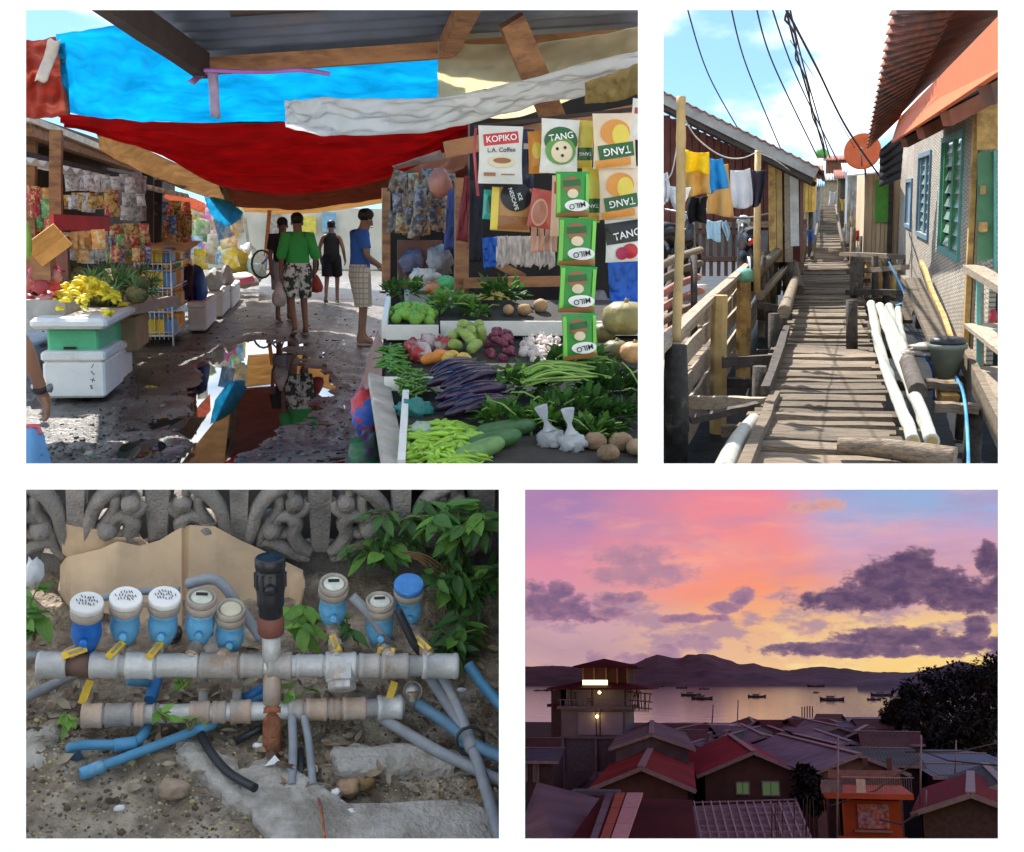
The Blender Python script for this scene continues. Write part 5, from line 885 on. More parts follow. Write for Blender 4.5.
    mb = MB(); mb.beam(P(652, 92, 19.05), P(817, 173, 19.05), .05, .17); part(hs, 'rake_board', mb, M('rake_grey', (.42, .41, .4), .7, var=.2))
    mb = MB(); mb.beam(P(652, 99, 19.15), P(813, 180, 19.15), .05, .12); part(hs, 'rake_board', mb, M('rake_dark', (.1, .08, .075), .8, var=.3))
    for i in range(5):
        mb = MB(); q = 19.6 + i * 1.5; mb.beam(P(652, 95, 19).lerp(V(P(652, 95, 19)), 0) + V(0, q - 19, -.12), P(812, 175, 19) + V(0, q - 19, -.12), .06, .09); part(hs, 'rafter', mb, dark)
    # ---------------- washing line and laundry
    lp = [P(681, 112, 8.6), P(697, 138, 9.4), P(722, 156, 10.6), P(742, 158, 12.5), P(757, 152, 15)]
    mb = MB(); mb.tube(spline(lp, 30), .006, 5); solo(F, 'washing_line', mb, M('cord_white', (.7, .7, .66), .7), 'sagging white cord strung between the bamboo poles with laundry', 'washing line')
    mb = MB(); mb.tube(spline([P(660, 182, 8.6), P(672, 172, 8.6), P(681, 118, 8.6)], 12), .005, 5); solo(F, 'washing_line', mb, MATS['cord_white'], 'cord running from the near bamboo pole out to the left', 'washing line')
    mb = MB(); mb.tube(spline([P(757, 152, 15), P(775, 160, 17), P(792, 172, 19.5)], 10), .008, 5); solo(F, 'washing_line', mb, MATS['cord_white'], 'cord tying the far bamboo pole to the house eave', 'washing line')
    def cloth(name, D, poly, c, label, cat, seed, wav=.03):
        # poly: left edge px list and right edge px list, top to bottom
        lf, rt = poly; mt = M('cloth_' + name + str(seed), c, .9, var=.1, scale=5, trans=.3, bump=.2, bscale=60)
        def f(u, v):
            l = curve([V(q[0], q[1], 0) for q in lf], v); r_ = curve([V(q[0], q[1], 0) for q in rt], v); p = l.lerp(r_, u); p.y += 1.6 * math.sin(u * math.pi) * (1 - v) + 1.5 * v * math.sin(u * 5 + seed); p.x += .8 * math.sin(v * 4 + seed)
            return P(p.x, p.y, D + wav * math.sin(u * 11 + seed) * (.3 + v) + .04 * noise.noise(V(u * 3, v * 3, seed)))
        mb = MB(); mb.sheet(f, 22, 16, thick=.006); return solo(F, name, mb, mt, label, cat, 'laundry on the washing line')
    cloth('towel', 9.6, ([(685, 151), (684, 175), (683, 197)], [(708, 153), (709, 175), (710, 194)]), (.75, .5, .16), 'ochre and yellow towel hung nearest the bamboo pole', 'towel', 1)
    cloth('cloth', 9.45, ([(685, 150), (684, 160), (684, 172)], [(708, 152), (709, 162), (709, 174)]), (.9, .68, .02), 'bright yellow sheet over the upper part of the ochre towel', 'cloth', 2)  # brighter yellow sheet in front of the towel's top
    cloth('shirt', 10.3, ([(709, 158), (710, 175), (711, 194)], [(722, 158), (727, 172), (728, 186)]), (.05, .42, .78), 'bright blue shirt on the washing line', 'shirt', 3)
    cloth('towel', 11.0, ([(712, 160), (708, 190), (706, 215)], [(729, 164), (731, 190), (733, 216)]), (.72, .5, .2), 'long ochre towel hanging behind the blue shirt', 'towel', 4)
    cloth('undershirt', 12.0, ([(731, 170), (730, 190), (731, 209)], [(751, 168), (752, 190), (752, 206)]), (.8, .82, .86), 'white sleeveless undershirt on the washing line', 'shirt', 5)
    cloth('shirt', 13.2, ([(752, 170), (752, 190), (752, 207)], [(767, 169), (764, 188), (762, 204)]), (.07, .06, .09), 'dark shirt at the far end of the washing line', 'shirt', 6)
    cloth('cloth', 8.7, ([(660, 172), (661, 190), (662, 206)], [(667, 172), (669, 190), (668, 203)]), (.78, .8, .84), 'white cloth cut by the left edge', 'cloth', 7)
    cloth('shorts', 8.9, ([(668, 186), (670, 195), (676, 208)], [(690, 187), (688, 196), (682, 208)]), (.82, .83, .85), 'white shorts hung left of the ochre towel', 'shorts', 8)
    cloth('cloth', 9.9, ([(690, 196), (688, 210), (690, 223)], [(707, 196), (706, 210), (706, 222)]), (.015, .015, .02), 'black cloth hanging under the ochre towel', 'cloth', 9)
    cloth('cloth', 14.5, ([(708, 220), (707, 230), (707, 240)], [(722, 220), (721, 230), (720, 241)]), (.5, .68, .78), 'pale blue cloth drying over the porch stakes', 'cloth', 10)
    cloth('cloth', 14.6, ([(723, 221), (722, 228), (726, 239)], [(727, 220), (730, 230), (728, 240)]), (.5, .68, .78), 'narrow pale blue cloth beside the wider pale blue one', 'cloth', 11)
    # ---------------- right house with woven wall
    rh = thing(F, 'stilt_house', 'stilt house with a grey woven bamboo wall and orange eave', 'house', (1.5, 14, -1.7))
    m = M('woven_wall', (.58, .53, .46), .85, var=.12, scale=4, c2=(.3, .27, .25), c2scale=2, mix=(.55, .8), bump=.1)
    ntm = m.node_tree; bkt = ntm.nodes.new('ShaderNodeTexBrick'); bs = ntm.nodes['Principled BSDF']; mpp = ntm.nodes.new('ShaderNodeMapping'); tcc = ntm.nodes.new('ShaderNodeTexCoord')
    mpp.inputs['Rotation'].default_value = (0, R(90), 0); mpp.inputs['Rotation'].default_value = (R(90), 0, R(90))
    sepx = ntm.nodes.new('ShaderNodeSeparateXYZ'); cmb = ntm.nodes.new('ShaderNodeCombineXYZ')
    ntm.links.new(tcc.outputs['Object'], sepx.inputs[0]); ntm.links.new(sepx.outputs['Z'], cmb.inputs['X']); ntm.links.new(sepx.outputs['Y'], cmb.inputs['Y'])
    ntm.links.new(cmb.outputs[0], bkt.inputs['Vector']); bkt.inputs['Scale'].default_value = 1
    bkt.inputs['Brick Width'].default_value = .045; bkt.inputs['Row Height'].default_value = .2; bkt.inputs['Mortar Size'].default_value = .008; bkt.inputs['Mortar Smooth'].default_value = .6
    bkt.inputs['Color1'].default_value = (1, 1, 1, 1); bkt.inputs['Color2'].default_value = (.8, .78, .75, 1); bkt.inputs['Mortar'].default_value = (.55, .5, .44, 1)
    src = bs.inputs['Base Color'].links[0].from_socket; mm = ntm.nodes.new('ShaderNodeMix'); mm.data_type = 'RGBA'; mm.blend_type = 'MULTIPLY'; mm.inputs['Factor'].default_value = 1
    ntm.links.new(src, mm.inputs['A']); ntm.links.new(bkt.outputs['Color'], mm.inputs['B']); ntm.links.new(mm.outputs['Result'], bs.inputs['Base Color'])
    bp2 = ntm.nodes.new('ShaderNodeBump'); bp2.inputs['Strength'].default_value = .9; bp2.inputs['Distance'].default_value = .02; ntm.links.new(bkt.outputs['Fac'], bp2.inputs['Height']); bp2.invert = True; ntm.links.new(bp2.outputs[0], bs.inputs['Normal'])
    WX = 1.45
    # wall panels between the window openings (Y along depth)
    wins = [(14.5, 17.0, .56, -.76), (18.9, 21.2, .47, -.7), (22.8, 24.3, .1, -.65)]
    y0, y1, zt, zb = 11.75, 26.6, .88, -1.62
    cur = y0; ww = []
    for (a, b, t, bo) in wins:
        ww.append((cur, a, zt, zb)); ww.append((a, b, zt, t)); ww.append((a, b, bo, zb)); cur = b
    ww.append((cur, y1, zt, zb))
    for (a, b, t, bo) in ww:
        mb = MB(); mb.box((WX + .03, (a + b) / 2, (t + bo) / 2), (.06, b - a, t - bo)); part(rh, 'woven_panel', mb, m)
    for k, (a, b, t, bo) in enumerate(wins):
        fm = (teal, blue, blue)[k]; im = (green, blue, blue)[k]
        mb = MB(); w = .07
        for (ya, yb, za, zb_) in ((a - w, a, bo - w, t + w), (b, b + w, bo - w, t + w), (a, b, t, t + w), (a, b, bo - w, bo)):
            mb.box((WX + .005, (ya + yb) / 2, (za + zb_) / 2), (.07, yb - ya - .002, zb_ - za - .002))
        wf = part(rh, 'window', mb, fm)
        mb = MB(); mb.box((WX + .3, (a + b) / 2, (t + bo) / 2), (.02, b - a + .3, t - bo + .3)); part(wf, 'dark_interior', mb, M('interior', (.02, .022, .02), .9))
        ns = 2 if k < 2 else 1
        for q in range(ns):
            ya, yb = lerp(a, b, q / ns), lerp(a, b, (q + 1) / ns); mb = MB()
            for (c_, s_) in (((ya + .06), 1), (yb - .06, 1)): mb = MB(); mb.box((WX + .03, c_, (t + bo) / 2), (.05, .11, t - bo - .004)); part(wf, 'sash', mb, im)
            if k < 2:
                for j in range(8):
                    mb = MB(); zz = lerp(bo, t, (j + .5) / 8); mb.box((WX + .05, (ya + yb) / 2, zz), (.012, yb - ya - .26, (t - bo) / 8 * .8), R3=Matrix.Rotation(R(20), 3, 'Y')); part(wf, 'louvre_pane', mb, M('louvre_glass', (.35, .45, .35), .15, spec=.6))
            else:
                mb = MB(); mb.box((WX + .03, (ya + yb) / 2, (t + bo) / 2), (.03, yb - ya - .25, t - bo - .01)); part(wf, 'shutter', mb, blue)
    mb = MB(); mb.beam((WX - .02, 11.8, -1.66), (WX - .02, 26.6, -1.66), .12, .1, seg=6, jit=.012); part(rh, 'sill_beam', mb, wood)
    mb = MB(); mb.box((WX + 1.5, y1, -.4), (3, .06, 2.5)); part(rh, 'end_wall', mb, wood)
    # near bay: ochre posts, green door, open shelf below
    for (px0, px1) in ((968.5, 974), (975, 978.5)):
        D = 11.65; mb = MB(); x0, x1 = P(px0, 215, D).x, P(px1, 215, D).x; z0, z1 = P(972, 348, D).z, P(972, 70, D).z; mb.box(((x0 + x1) / 2, D - .02, (z0 + z1) / 2), (x1 - x0, .12, z1 - z0)); part(rh, 'post', mb, ochre if px0 < 970 else woodl)
    def pq(name, pts, D, th, mt, lb=None):
        mb = MB(); q = [P(a, b, D) for a, b in pts]; n_ = (q[1] - q[0]).cross(q[2] - q[0]).normalized(); sgn = 1 if n_.y > 0 else -1
        k = len(q); mb.add(q + [p + n_ * sgn * th for p in q], [tuple(range(k))] + [tuple(range(2 * k - 1, k - 1, -1))] + [(i, k + i, k + (i + 1) % k, (i + 1) % k) for i in range(k)]); return part(rh, name, mb, mt, lb)
    pq('lintel_panel', [(977, 104), (1030, 80), (1030, 148), (977, 150)], 11.5, .04, ochre)
    dr = pq('door', [(978, 153), (994, 151), (994, 258), (978, 262)], 11.45, .05, M('door_green', (.09, .26, .13), .5, var=.2, scale=4), 'green door leaf')
    mb = MB(); c = P(983, 227, 11.4); mb.box(c, (.07, .06, .09), ch=.01); part(dr, 'lock_box', mb, ochre)
    mb = MB(); c = P(983, 190, 11.42); mb.box(c, (.05, .02, .08), ch=.005); part(dr, 'bolt', mb, M('dull_brass', (.4, .25, .1), .5))
    pq('door_frame', [(994, 150), (997, 150), (997, 270), (994, 268)], 11.4, .08, teal)
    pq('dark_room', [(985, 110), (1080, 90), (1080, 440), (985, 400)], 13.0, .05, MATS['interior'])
    mb = MB(); mb.beam(P(972, 268, 11.5), P(1030, 302, 9.4), .16, .06); part(rh, 'ledge', mb, woodl)
    pq('shelf_frame', [(977, 276), (981, 277), (981, 372), (977, 368)], 11.4, .06, teal)
    pq('shelf_frame', [(981, 277), (984, 279), (984, 374), (981, 371)], 11.5, .06, woodl)
    for (ya, yb) in ((325, 352), (368, 402)):
        mb = MB(); mb.beam(P(981, ya, 11.5), P(1030, yb + 10, 9.8), .3, .035); part(rh, 'shelf', mb, woodl)
    mb = MB(); mb.beam(P(964, 356, 11.4), P(1014, 458, 8.2), .06, .2); part(rh, 'floor_beam', mb, wood)
    mb = MB(); mb.beam(P(972, 372, 11.5), P(1020, 470, 8.6), .05, .1); part(rh, 'floor_beam', mb, dark)
    for (px, D) in ((974, 11.6), (985, 9.8), (952, 14), (938, 17), (925, 21)):
        mb = MB(); a = P(px, 190, D); mb.tube([(a.x, D, -1.7), (a.x, D, max(ZM, -.232 * D))], .07, 7); part(rh, 'stilt', mb, dark)
    mb = MB(); c = P(993, 316, 10.9); mb.ball(c, (.035, .06, .06), lump=.4); solo(F, 'red_bundle', mb, M('red_cloth', (.5, .06, .08), .8), 'small red bundle on the shelf under the green door', 'bundle')
    # eave: orange fascia, dark soffit, corrugated edge sheet
    mb = MB(); a0, a1 = P(1012, 62, 6.0), P(891, 143, 16.8); b0, b1 = P(1012, 2, 6.0), P(899, 118, 16.8)
    mb.add([a0, a1, b1, b0] + [p + V(.04, .03, 0) for p in (a0, a1, b1, b0)], [(0, 1, 2, 3), (7, 6, 5, 4), (0, 3, 7, 4), (1, 5, 6, 2), (3, 2, 6, 7), (0, 4, 5, 1)]); part(rh, 'fascia', mb, orange)
    def cor(q, n, amp, mt, name, th=.012, axis=0):
        mb = MB(); q = [Vector(p) for p in q]; nn = (q[1] - q[0]).cross(q[3] - q[0]).normalized()
        def f(u, v): return q[0].lerp(q[1], u).lerp(q[3].lerp(q[2], u), v) + nn * amp * math.sin((u if axis == 0 else v) * n * 2 * math.pi)
        if axis == 0: mb.sheet(f, n * 6, 1, thick=th)
        else: mb.sheet(f, 1, n * 6, thick=th)
        part(rh, name, mb, mt)
    cor([P(895, -12, 10.5), P(866, 150, 20), P(898, 119, 16.5), P(964, -12, 9.0)], 26, .022, rust, 'roof_sheet')
    cor([P(960, -12, 9.02), P(899, 116, 16.6), P(920, 92, 17.5), P(1080, -40, 9.2)], 16, .02, rust, 'roof_sheet')
    mb = MB(); q = [P(893, 143, 16.9), P(1014, 63, 6.1), (1.62, 8.0, .95), (1.62, 17.4, .95)]; q = [Vector(p) for p in q]
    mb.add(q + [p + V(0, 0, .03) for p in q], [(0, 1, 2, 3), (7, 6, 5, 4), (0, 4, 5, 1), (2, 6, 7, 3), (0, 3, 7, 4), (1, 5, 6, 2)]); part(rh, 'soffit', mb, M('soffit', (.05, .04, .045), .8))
    for (t,) in ((.12,), (.35,), (.6,), (.85,)):
        a = P(1010, 64, 6.1).lerp(P(893, 143, 16.8), t); mb = MB(); mb.beam(a + V(.05, 0, -.05), V(1.6, a.y + .6, .9), .1, .12); part(rh, 'rafter', mb, rust)
    mb = MB(); mb.beam(P(966, 66, 9.0), P(1010, 48, 9.0), .1, .12); part(rh, 'rafter_end', mb, M('rafter_brown', (.4, .15, .08), .7, var=.2))
    cor([P(880, 150, 18.6), P(905, 128, 18.2), P(901, 178, 18.8), P(880, 186, 19.2)], 5, .03, M('black_sheet', (.05, .05, .06), .6), 'awning_sheet', axis=1)
    # walkway clutter at the foot of the woven wall
    mb = MB(); c = P(946, 377, 10.8); mb.lathe([(.1, 0), (.145, .24), (.165, .25), (.165, .29), (.15, .29), (.14, .25), (.001, .24)], c, n=18); bk = solo(F, 'bucket', mb, M('grey_green_pot', (.2, .23, .19), .6, var=.2), 'grey green plastic bucket with a dark rim by the woven wall', 'bucket')
    mb = MB(); mb.lathe([(.0, .3), (.125, .3), (.14, .285), (.15, .3), (.13, .34), (.1, .345), (0, .345)], c, n=18); part(bk, 'basin', mb, M('black_plastic', (.03, .03, .035), .4), 'black basin nested in the bucket')
    bar('bracket_plank', P(925, 383, 10.4), P(962, 386, 10.4), .2, .06, wood, 'short plank bracket directly under the bucket', 'plank')
    bar('bracket_plank', P(934, 406, 9.7), P(978, 409, 9.7), .12, .07, wood, 'lower plank bracket below the bucket', 'plank')
    bar('bracket_block', P(944, 386, 10.5), P(950, 402, 10.3), .14, .12, ochre, 'wood block between the two plank brackets', 'block')
    bar('wall_plank', P(912, 280, 15.6), P(944, 350, 10.8), .2, .05, wood, 'grey plank leaning along the foot of the woven wall', 'plank')
    bar('wall_plank', P(921, 262, 18), P(952, 340, 11.2), .05, .05, ochre, 'thin brown stick along the foot of the woven wall', 'stick')
    mb = MB()
    for i in range(7): mb.ball(P(908 + i * 6 + rn(-2, 2), 352 + rn(-6, 3), 11.4), (rn(.1, .16), rn(.1, .2), .035), 8, 5, lump=.5, seed=i)
    solo(F, 'rubble_heap', mb, M('rubble', (.4, .35, .3), .9, var=.3), 'pale flat rubble beside the bucket', 'rubble')
    mb = MB(); mb.tube(spline([P(956, 377, 10.6), P(963, 392, 10), P(967, 425, 9), P(969, 480, 8)], 16), .013, 7); solo(F, 'hose', mb, M('blue_hose', (.1, .42, .75), .4), 'bright blue hose hanging below the bucket', 'hose')
    mb = MB(); mb.tube(spline([P(925, 355, 11), P(933, 372, 11), P(934, 400, 11)], 10), .012, 6); solo(F, 'hose', mb, M('deep_blue_hose', (.03, .08, .4), .4), 'dark blue hose under the pale rubble', 'hose')
    mb = MB(); mb.tube(spline([P(889, 262, 17.6), P(899, 282, 17), P(906, 300, 16), P(896, 306, 16)], 12), .016, 6); solo(F, 'hose', mb, MATS['blue_hose'], 'thin blue hose looped under the far beams', 'hose')
    for i, (a, b, w, h, lb) in enumerate((((844, 254, 27), (910, 257, 24), .2, .08, 'upper cross beam between boardwalk and woven wall'), ((851, 272, 22), (906, 267, 20), .14, .08, 'second cross beam right of the boardwalk'), ((849, 292, 18.8), (915, 293, 17.5), .12, .08, 'third cross beam right of the boardwalk'), ((905, 322, 14), (912, 290, 14.5), .14, .05, 'upright grey board right of the white poles'))):
        bar('cross_beam', P(*a), P(*b), w, h, (wood, woodl, dark, wood)[i], lb, 'beam')
    for i, (px, y0_, y1_, D) in enumerate(((852, 340, 300, 12.8), (854, 300, 262, 18.8), (875, 300, 256, 22), (886, 296, 258, 21), (862, 262, 236, 28))):
        mb = MB(); mb.tube([P(px, y0_ + 20, D), P(px + rn(-1, 1), y1_, D)], .06, 7); solo(F, 'support_post', mb, dark, 'dark support post right of the boardwalk, number %s counting from the near end' % ('one', 'two', 'three', 'four', 'five')[i], 'post', 'dark posts under the right edge')
    # ---------------- houses further along on the right
    wh = thing(F, 'plank_house', 'pale plank house with a green shutter past the woven wall', 'house', P(880, 270, 27))
    D = 27
    for i in range(8):
        a, b = P(864 + i * 4.3, 215, D).x, P(864 + (i + 1) * 4.3, 215, D).x - .012; t = P(870, 172 - i * .4, D).z; bo = P(870, 262 + i * 1.2, D).z
        mb = MB(); mb.box(((a + b) / 2, D + rn(0, .02), (t + bo) / 2), (b - a, .05, t - bo)); part(wh, 'board', mb, M('board_cream', (.62, .48, .32), .75, var=.2, scale=5, stretch=(1, 1, .3), rnd=.18))
    mb = MB(); a, b = P(876, 180, D - .06), P(889, 222, D - .06); mb.box(((a.x + b.x) / 2, D - .06, (a.z + b.z) / 2), (b.x - a.x, .04, a.z - b.z)); part(wh, 'shutter', mb, M('bright_green', (.1, .42, .06), .5))
    mb = MB(); mb.box((P(898, 0, D - .2).x, D - .1, -.6), (.1, .1, 2.4)); part(wh, 'post', mb, dark)
    mb = MB(); mb.box(((P(865, 200, 27).x + 2.6) / 2, 31, -.55), (2.6 - P(865, 200, 27).x, 7.8, 1.9)); part(wh, 'house_body', mb, MATS['board_cream'])
    for px in (868, 882, 894):
        mb = MB(); q = P(px, 262, D); mb.tube([q, (q.x, D, ZM)], .07, 6); part(wh, 'stilt', mb, ochre)
    mb = MB(); q0, q1, q2, q3 = P(847, 175, 25), P(892, 170, 25), P(886, 158, 28), P(850, 165, 28); mb.add([q0, q1, q2, q3] + [p + V(0, 0, -.03) for p in (q0, q1, q2, q3)], [(0, 1, 2, 3), (7, 6, 5, 4), (0, 4, 5, 1), (1, 5, 6, 2), (2, 6, 7, 3), (3, 7, 4, 0)]); part(wh, 'awning', mb, M('white_sheet', (.75, .78, .82), .5), 'white sheet awning over the plank house')
    c = P(863, 152, 23.6); ax = (V(0, 0, 0) - c).normalized(); ax = (ax + V(-.12, 0, .18)).normalized()
    mb = MB(); mb.lathe([(.0, 0), (.12, .004), (.22, .03), (.33, .075), (.335, .07), (.22, .02), (.1, -.012), (0, -.018)], c, ax, n=28)
    ds = solo(F, 'satellite_dish', mb, M('dish_orange', (.85, .17, .05), .5, var=.12), 'round orange satellite dish above the plank house', 'dish')
    mb = MB(); mb.tube([c - ax * .01, P(866, 178, 24)], .02, 6); part(ds, 'mast', mb, M('steel', (.3, .3, .3), .4, metal=.6))
    mb = MB(); mb.tube([c + ax * .06 + V(0, 0, -.3), c + ax * .3], .012, 6); mb.ball(c + ax * .3, .035); part(ds, 'receiver_arm', mb, MATS['steel'])
    def shack(name, label, px0, px1, y0, y1, D, dep, mt, roofm=None, rim=.15, cs=0):
        t = thing(F, name, label, 'house', P((px0 + px1) / 2, y1, D)); a, b = P(px0, y0, D), P(px1, y1, D); mb = MB(); n_ = max(4, int((px1 - px0) / 3)); zt, zb = a.z, b.z
        for i in range(n_):
            x0, x1 = lerp(a.x, b.x, i / n_), lerp(a.x, b.x, (i + 1) / n_) - .01; mb = MB(); mb.box(((x0 + x1) / 2, D + .02 * (i % 2), (zt + zb) / 2), (x1 - x0, .06, zt - zb)); part(t, 'board', mb, mt)
        mb = MB(); mb.box(((a.x + b.x) / 2, D + dep / 2 + .06, (zt + zb) / 2), (abs(b.x - a.x) * .98, dep, zt - zb - .02)); part(t, 'body', mb, mt)
        if roofm:
            mb = MB(); q = [V(a.x - rim, D - .3, zt - .02), V(b.x + rim, D - .3, zt - .02), V(b.x + rim, D + dep, zt + .35), V(a.x - rim, D + dep, zt + .35)]
            def f(u, v): return q[0].lerp(q[1], u).lerp(q[3].lerp(q[2], u), v) + V(0, 0, .015 * math.sin(u * 60))
            mb.sheet(f, 60, 1, thick=.02); part(t, 'roof', mb, roofm)
        for x in (a.x + .1, b.x - .1):
            mb = MB(); mb.tube([(x, D + .2, zb), (x, D + .2, ZM)], .06, 6); part(t, 'stilt', mb, dark)
        return t
    shack('tin_shack', 'grey blue tin shack left of the plank house', 848, 866, 172, 243, 36, 5, greysheet, M('tin_roof', (.5, .52, .55), .5, var=.2))
    shack('plank_shack', 'small grey plank shack far along the right side', 838, 849, 178, 228, 46, 4, wood, rust)
    shack('plank_shack', 'tan shack closing the end of the boardwalk above the steps', 817, 842, 180, 216, 60, 5, M('tan_board', (.48, .38, .26), .8, var=.25), greysheet)
    shack('plank_shack', 'shack with rusty roof far behind the tan shack', 826, 850, 160, 200, 68, 5, rust, rust)
    yh = shack('balcony_house', 'house with a bright yellow railing past the maroon house', 792, 815, 178, 212, 30, 4, M('yellow_board', (.62, .42, .1), .7, var=.25, rnd=.2), rust)
    shack('white_shack', 'whitewashed shack under the yellow railing', 798, 809, 212, 246, 33, 3, M('whitewash', (.68, .7, .7), .7, var=.15), None)
    shack('tin_shack', 'bluish tin shack left of the far steps', 809, 819, 186, 232, 42, 4, greysheet, M('blue_sheet', (.2, .35, .5), .5))
    mb = MB(); mb.ball(P(822, 153, 26), (.13, .1, .1), lump=.3); solo(F, 'green_sack', mb, M('green_bag', (.12, .5, .12), .5), 'bright green bag on the tip of the maroon house roof', 'bag')
    for i in range(12):
        t = i / 11; sd = -1 if i % 2 else 1; yy = 34 + i * 1.7; x = sd * rn(.5, .7); mb = MB(); z = BW + max(0, (yy - 38.8) / .62 * .036)
        mb.tube([(x, yy, ZM), (x + rn(-.05, .05), yy, z + rn(.6, 1.3))], .05, 6); solo(F, 'rail_post', mb, (wood, dark)[i % 2], 'thin rail post beside the far steps of the boardwalk', 'post', 'rail posts at the far steps')
    mb = MB(); mb.tube([P(846, 262, 28), P(839, 225, 40), P(836, 205, 52)], .05, 6); solo(F, 'handrail', mb, wood, 'crooked handrail right of the far steps', 'handrail')
    mb = MB(); mb.tube([P(812, 258, 28), P(817, 228, 40), P(820, 205, 52)], .05, 6); solo(F, 'handrail', mb, wood, 'crooked handrail left of the far steps', 'handrail')
    for i, (px, py, D, c, nm) in enumerate(((857, 236, 31, (.6, .1, .1), 'red'), (833, 198, 50, (.7, .7, .72), 'white'), (811, 236, 28, (.12, .22, .5), 'blue'), (844, 205, 44, (.6, .45, .1), 'yellow'))):
        cloth('rag', D, ([(px - 4, py - 7), (px - 3, py), (px - 4, py + 7)], [(px + 3, py - 7), (px + 4, py), (px + 2, py + 6)]), c, 'small ' + nm + ' rag hung out among the far shacks', 'rag', 20 + i, .05)
    # ---------------- overhead cables
    ck = M('cable', (.012, .012, .013), .6)
    cabs = [([(682, -10), (712, 82), (752, 152)], .012, 'leftmost black cable crossing the sky down to the maroon roof'), ([(727, -10), (748, 70), (782, 152)], .013, 'second black cable from the left'), ([(752, -10), (775, 68), (818, 158)], .014, 'third black cable from the left'),
            ([(766, -10), (798, 80), (838, 162)], .013, 'fourth black cable, straight and thin'), ([(782, -8), (800, 65), (826, 158)], .018, 'twisted pair cable in the middle of the sky'), ([(786, -8), (806, 75), (830, 158)], .014, 'cable running beside the twisted pair'),
            ([(776, -10), (816, 66), (848, 130), (884, 182)], .02, 'thickest black cable sweeping right to the plank house'), ([(790, 40), (822, 90), (856, 150)], .006, 'faintest thin wire right of the twisted pair')]
    for pts, r, lb in cabs:
        k = len(pts) - 1; q = spline([P(a, b, lerp(9, 24, i / k)) for i, (a, b) in enumerate(pts)], 26); mb = MB(); mb.tube(q, [lerp(r * .5, r * .95, i / 26) for i in range(27)], 5)
        if 'pair' in lb and lb.startswith('tw'):
            mb.tube([p + V(.03 * math.sin(i * .9), 0, .03 * math.cos(i * .9)) for i, p in enumerate(q)], r * .6, 5)
        solo(F, 'cable', mb, ck, lb, 'cable', 'overhead cables')

def motorbike(F, c, label, rz):
    t = thing(F, 'motorbike', label, 'motorbike', c, rz, local=True)
    blk = M('bike_black', (.015, .015, .02), .3); rub = M('rubber', (.02, .02, .02), .8); chrome = M('steel', (.3, .3, .3), .4, metal=.6)
    for x in (-.58, .58):
        mb = MB(); mb.tube([(x + .25 * math.cos(a * .3927), 0, .28 + .25 * math.sin(a * .3927)) for a in range(17)], .05, 7, cap=False, up=(0, 1, 0)); w = part(t, 'wheel', mb, rub)
        mb = MB(); mb.lathe([(.06, -.05), (.06, .05)], (x, 0, .28), (0, 1, 0), 10)
        for k in range(5): a = k * 1.257; mb.tube([(x, 0, .28), (x + .22 * math.cos(a), 0, .28 + .22 * math.sin(a))], .012, 5)
        part(w, 'rim', mb, chrome)
    mb = MB(); mb.tube(spline([(-.75, 0, .66), (-.4, 0, .72), (0, 0, .6), (.35, 0, .62), (.5, 0, .85)], 12), [.07, .1, .12, .12, .13, .13, .12, .12, .12, .12, .1, .08, .06], 9); mb.ball((0, 0, .42), (.26, .13, .16), lump=.3); part(t, 'body', mb, blk)
    mb = MB(); mb.tube(spline([(-.72, 0, .78), (-.35, 0, .8), (.08, 0, .72)], 8), .1, 8, flat=.5); part(t, 'seat', mb, rub)
    mb = MB(); mb.tube([(.58, .06, .28), (.46, .06, .85)], .025, 6); mb.tube([(.58, -.06, .28), (.46, -.06, .85)], .025, 6); part(t, 'fork', mb, chrome)
    mb = MB(); mb.tube([(.4, -.33, 1.0), (.48, -.1, .95), (.48, .1, .95), (.4, .33, 1.0)], .018, 6); part(t, 'handlebar', mb, chrome)
    mb = MB(); mb.ball((.56, 0, .9), (.08, .1, .09)); part(t, 'headlight', mb, M('lamp_glass', (.6, .6, .6), .1))
    mb = MB(); mb.box((-.83, 0, .66), (.06, .16, .08), ch=.015); part(t, 'tail_light', mb, M('tail_red', (.6, .02, .02), .3))
    mb = MB(); mb.sheet(lambda u, v: (-.62 - .34 * u + .1 * (u - .5) ** 2, (v - .5) * .14, .45 - .3 * u), 6, 3, thick=.01); part(t, 'mudguard', mb, M('guard_grey', (.3, .32, .36), .5))
    return t
panel_boardwalk()
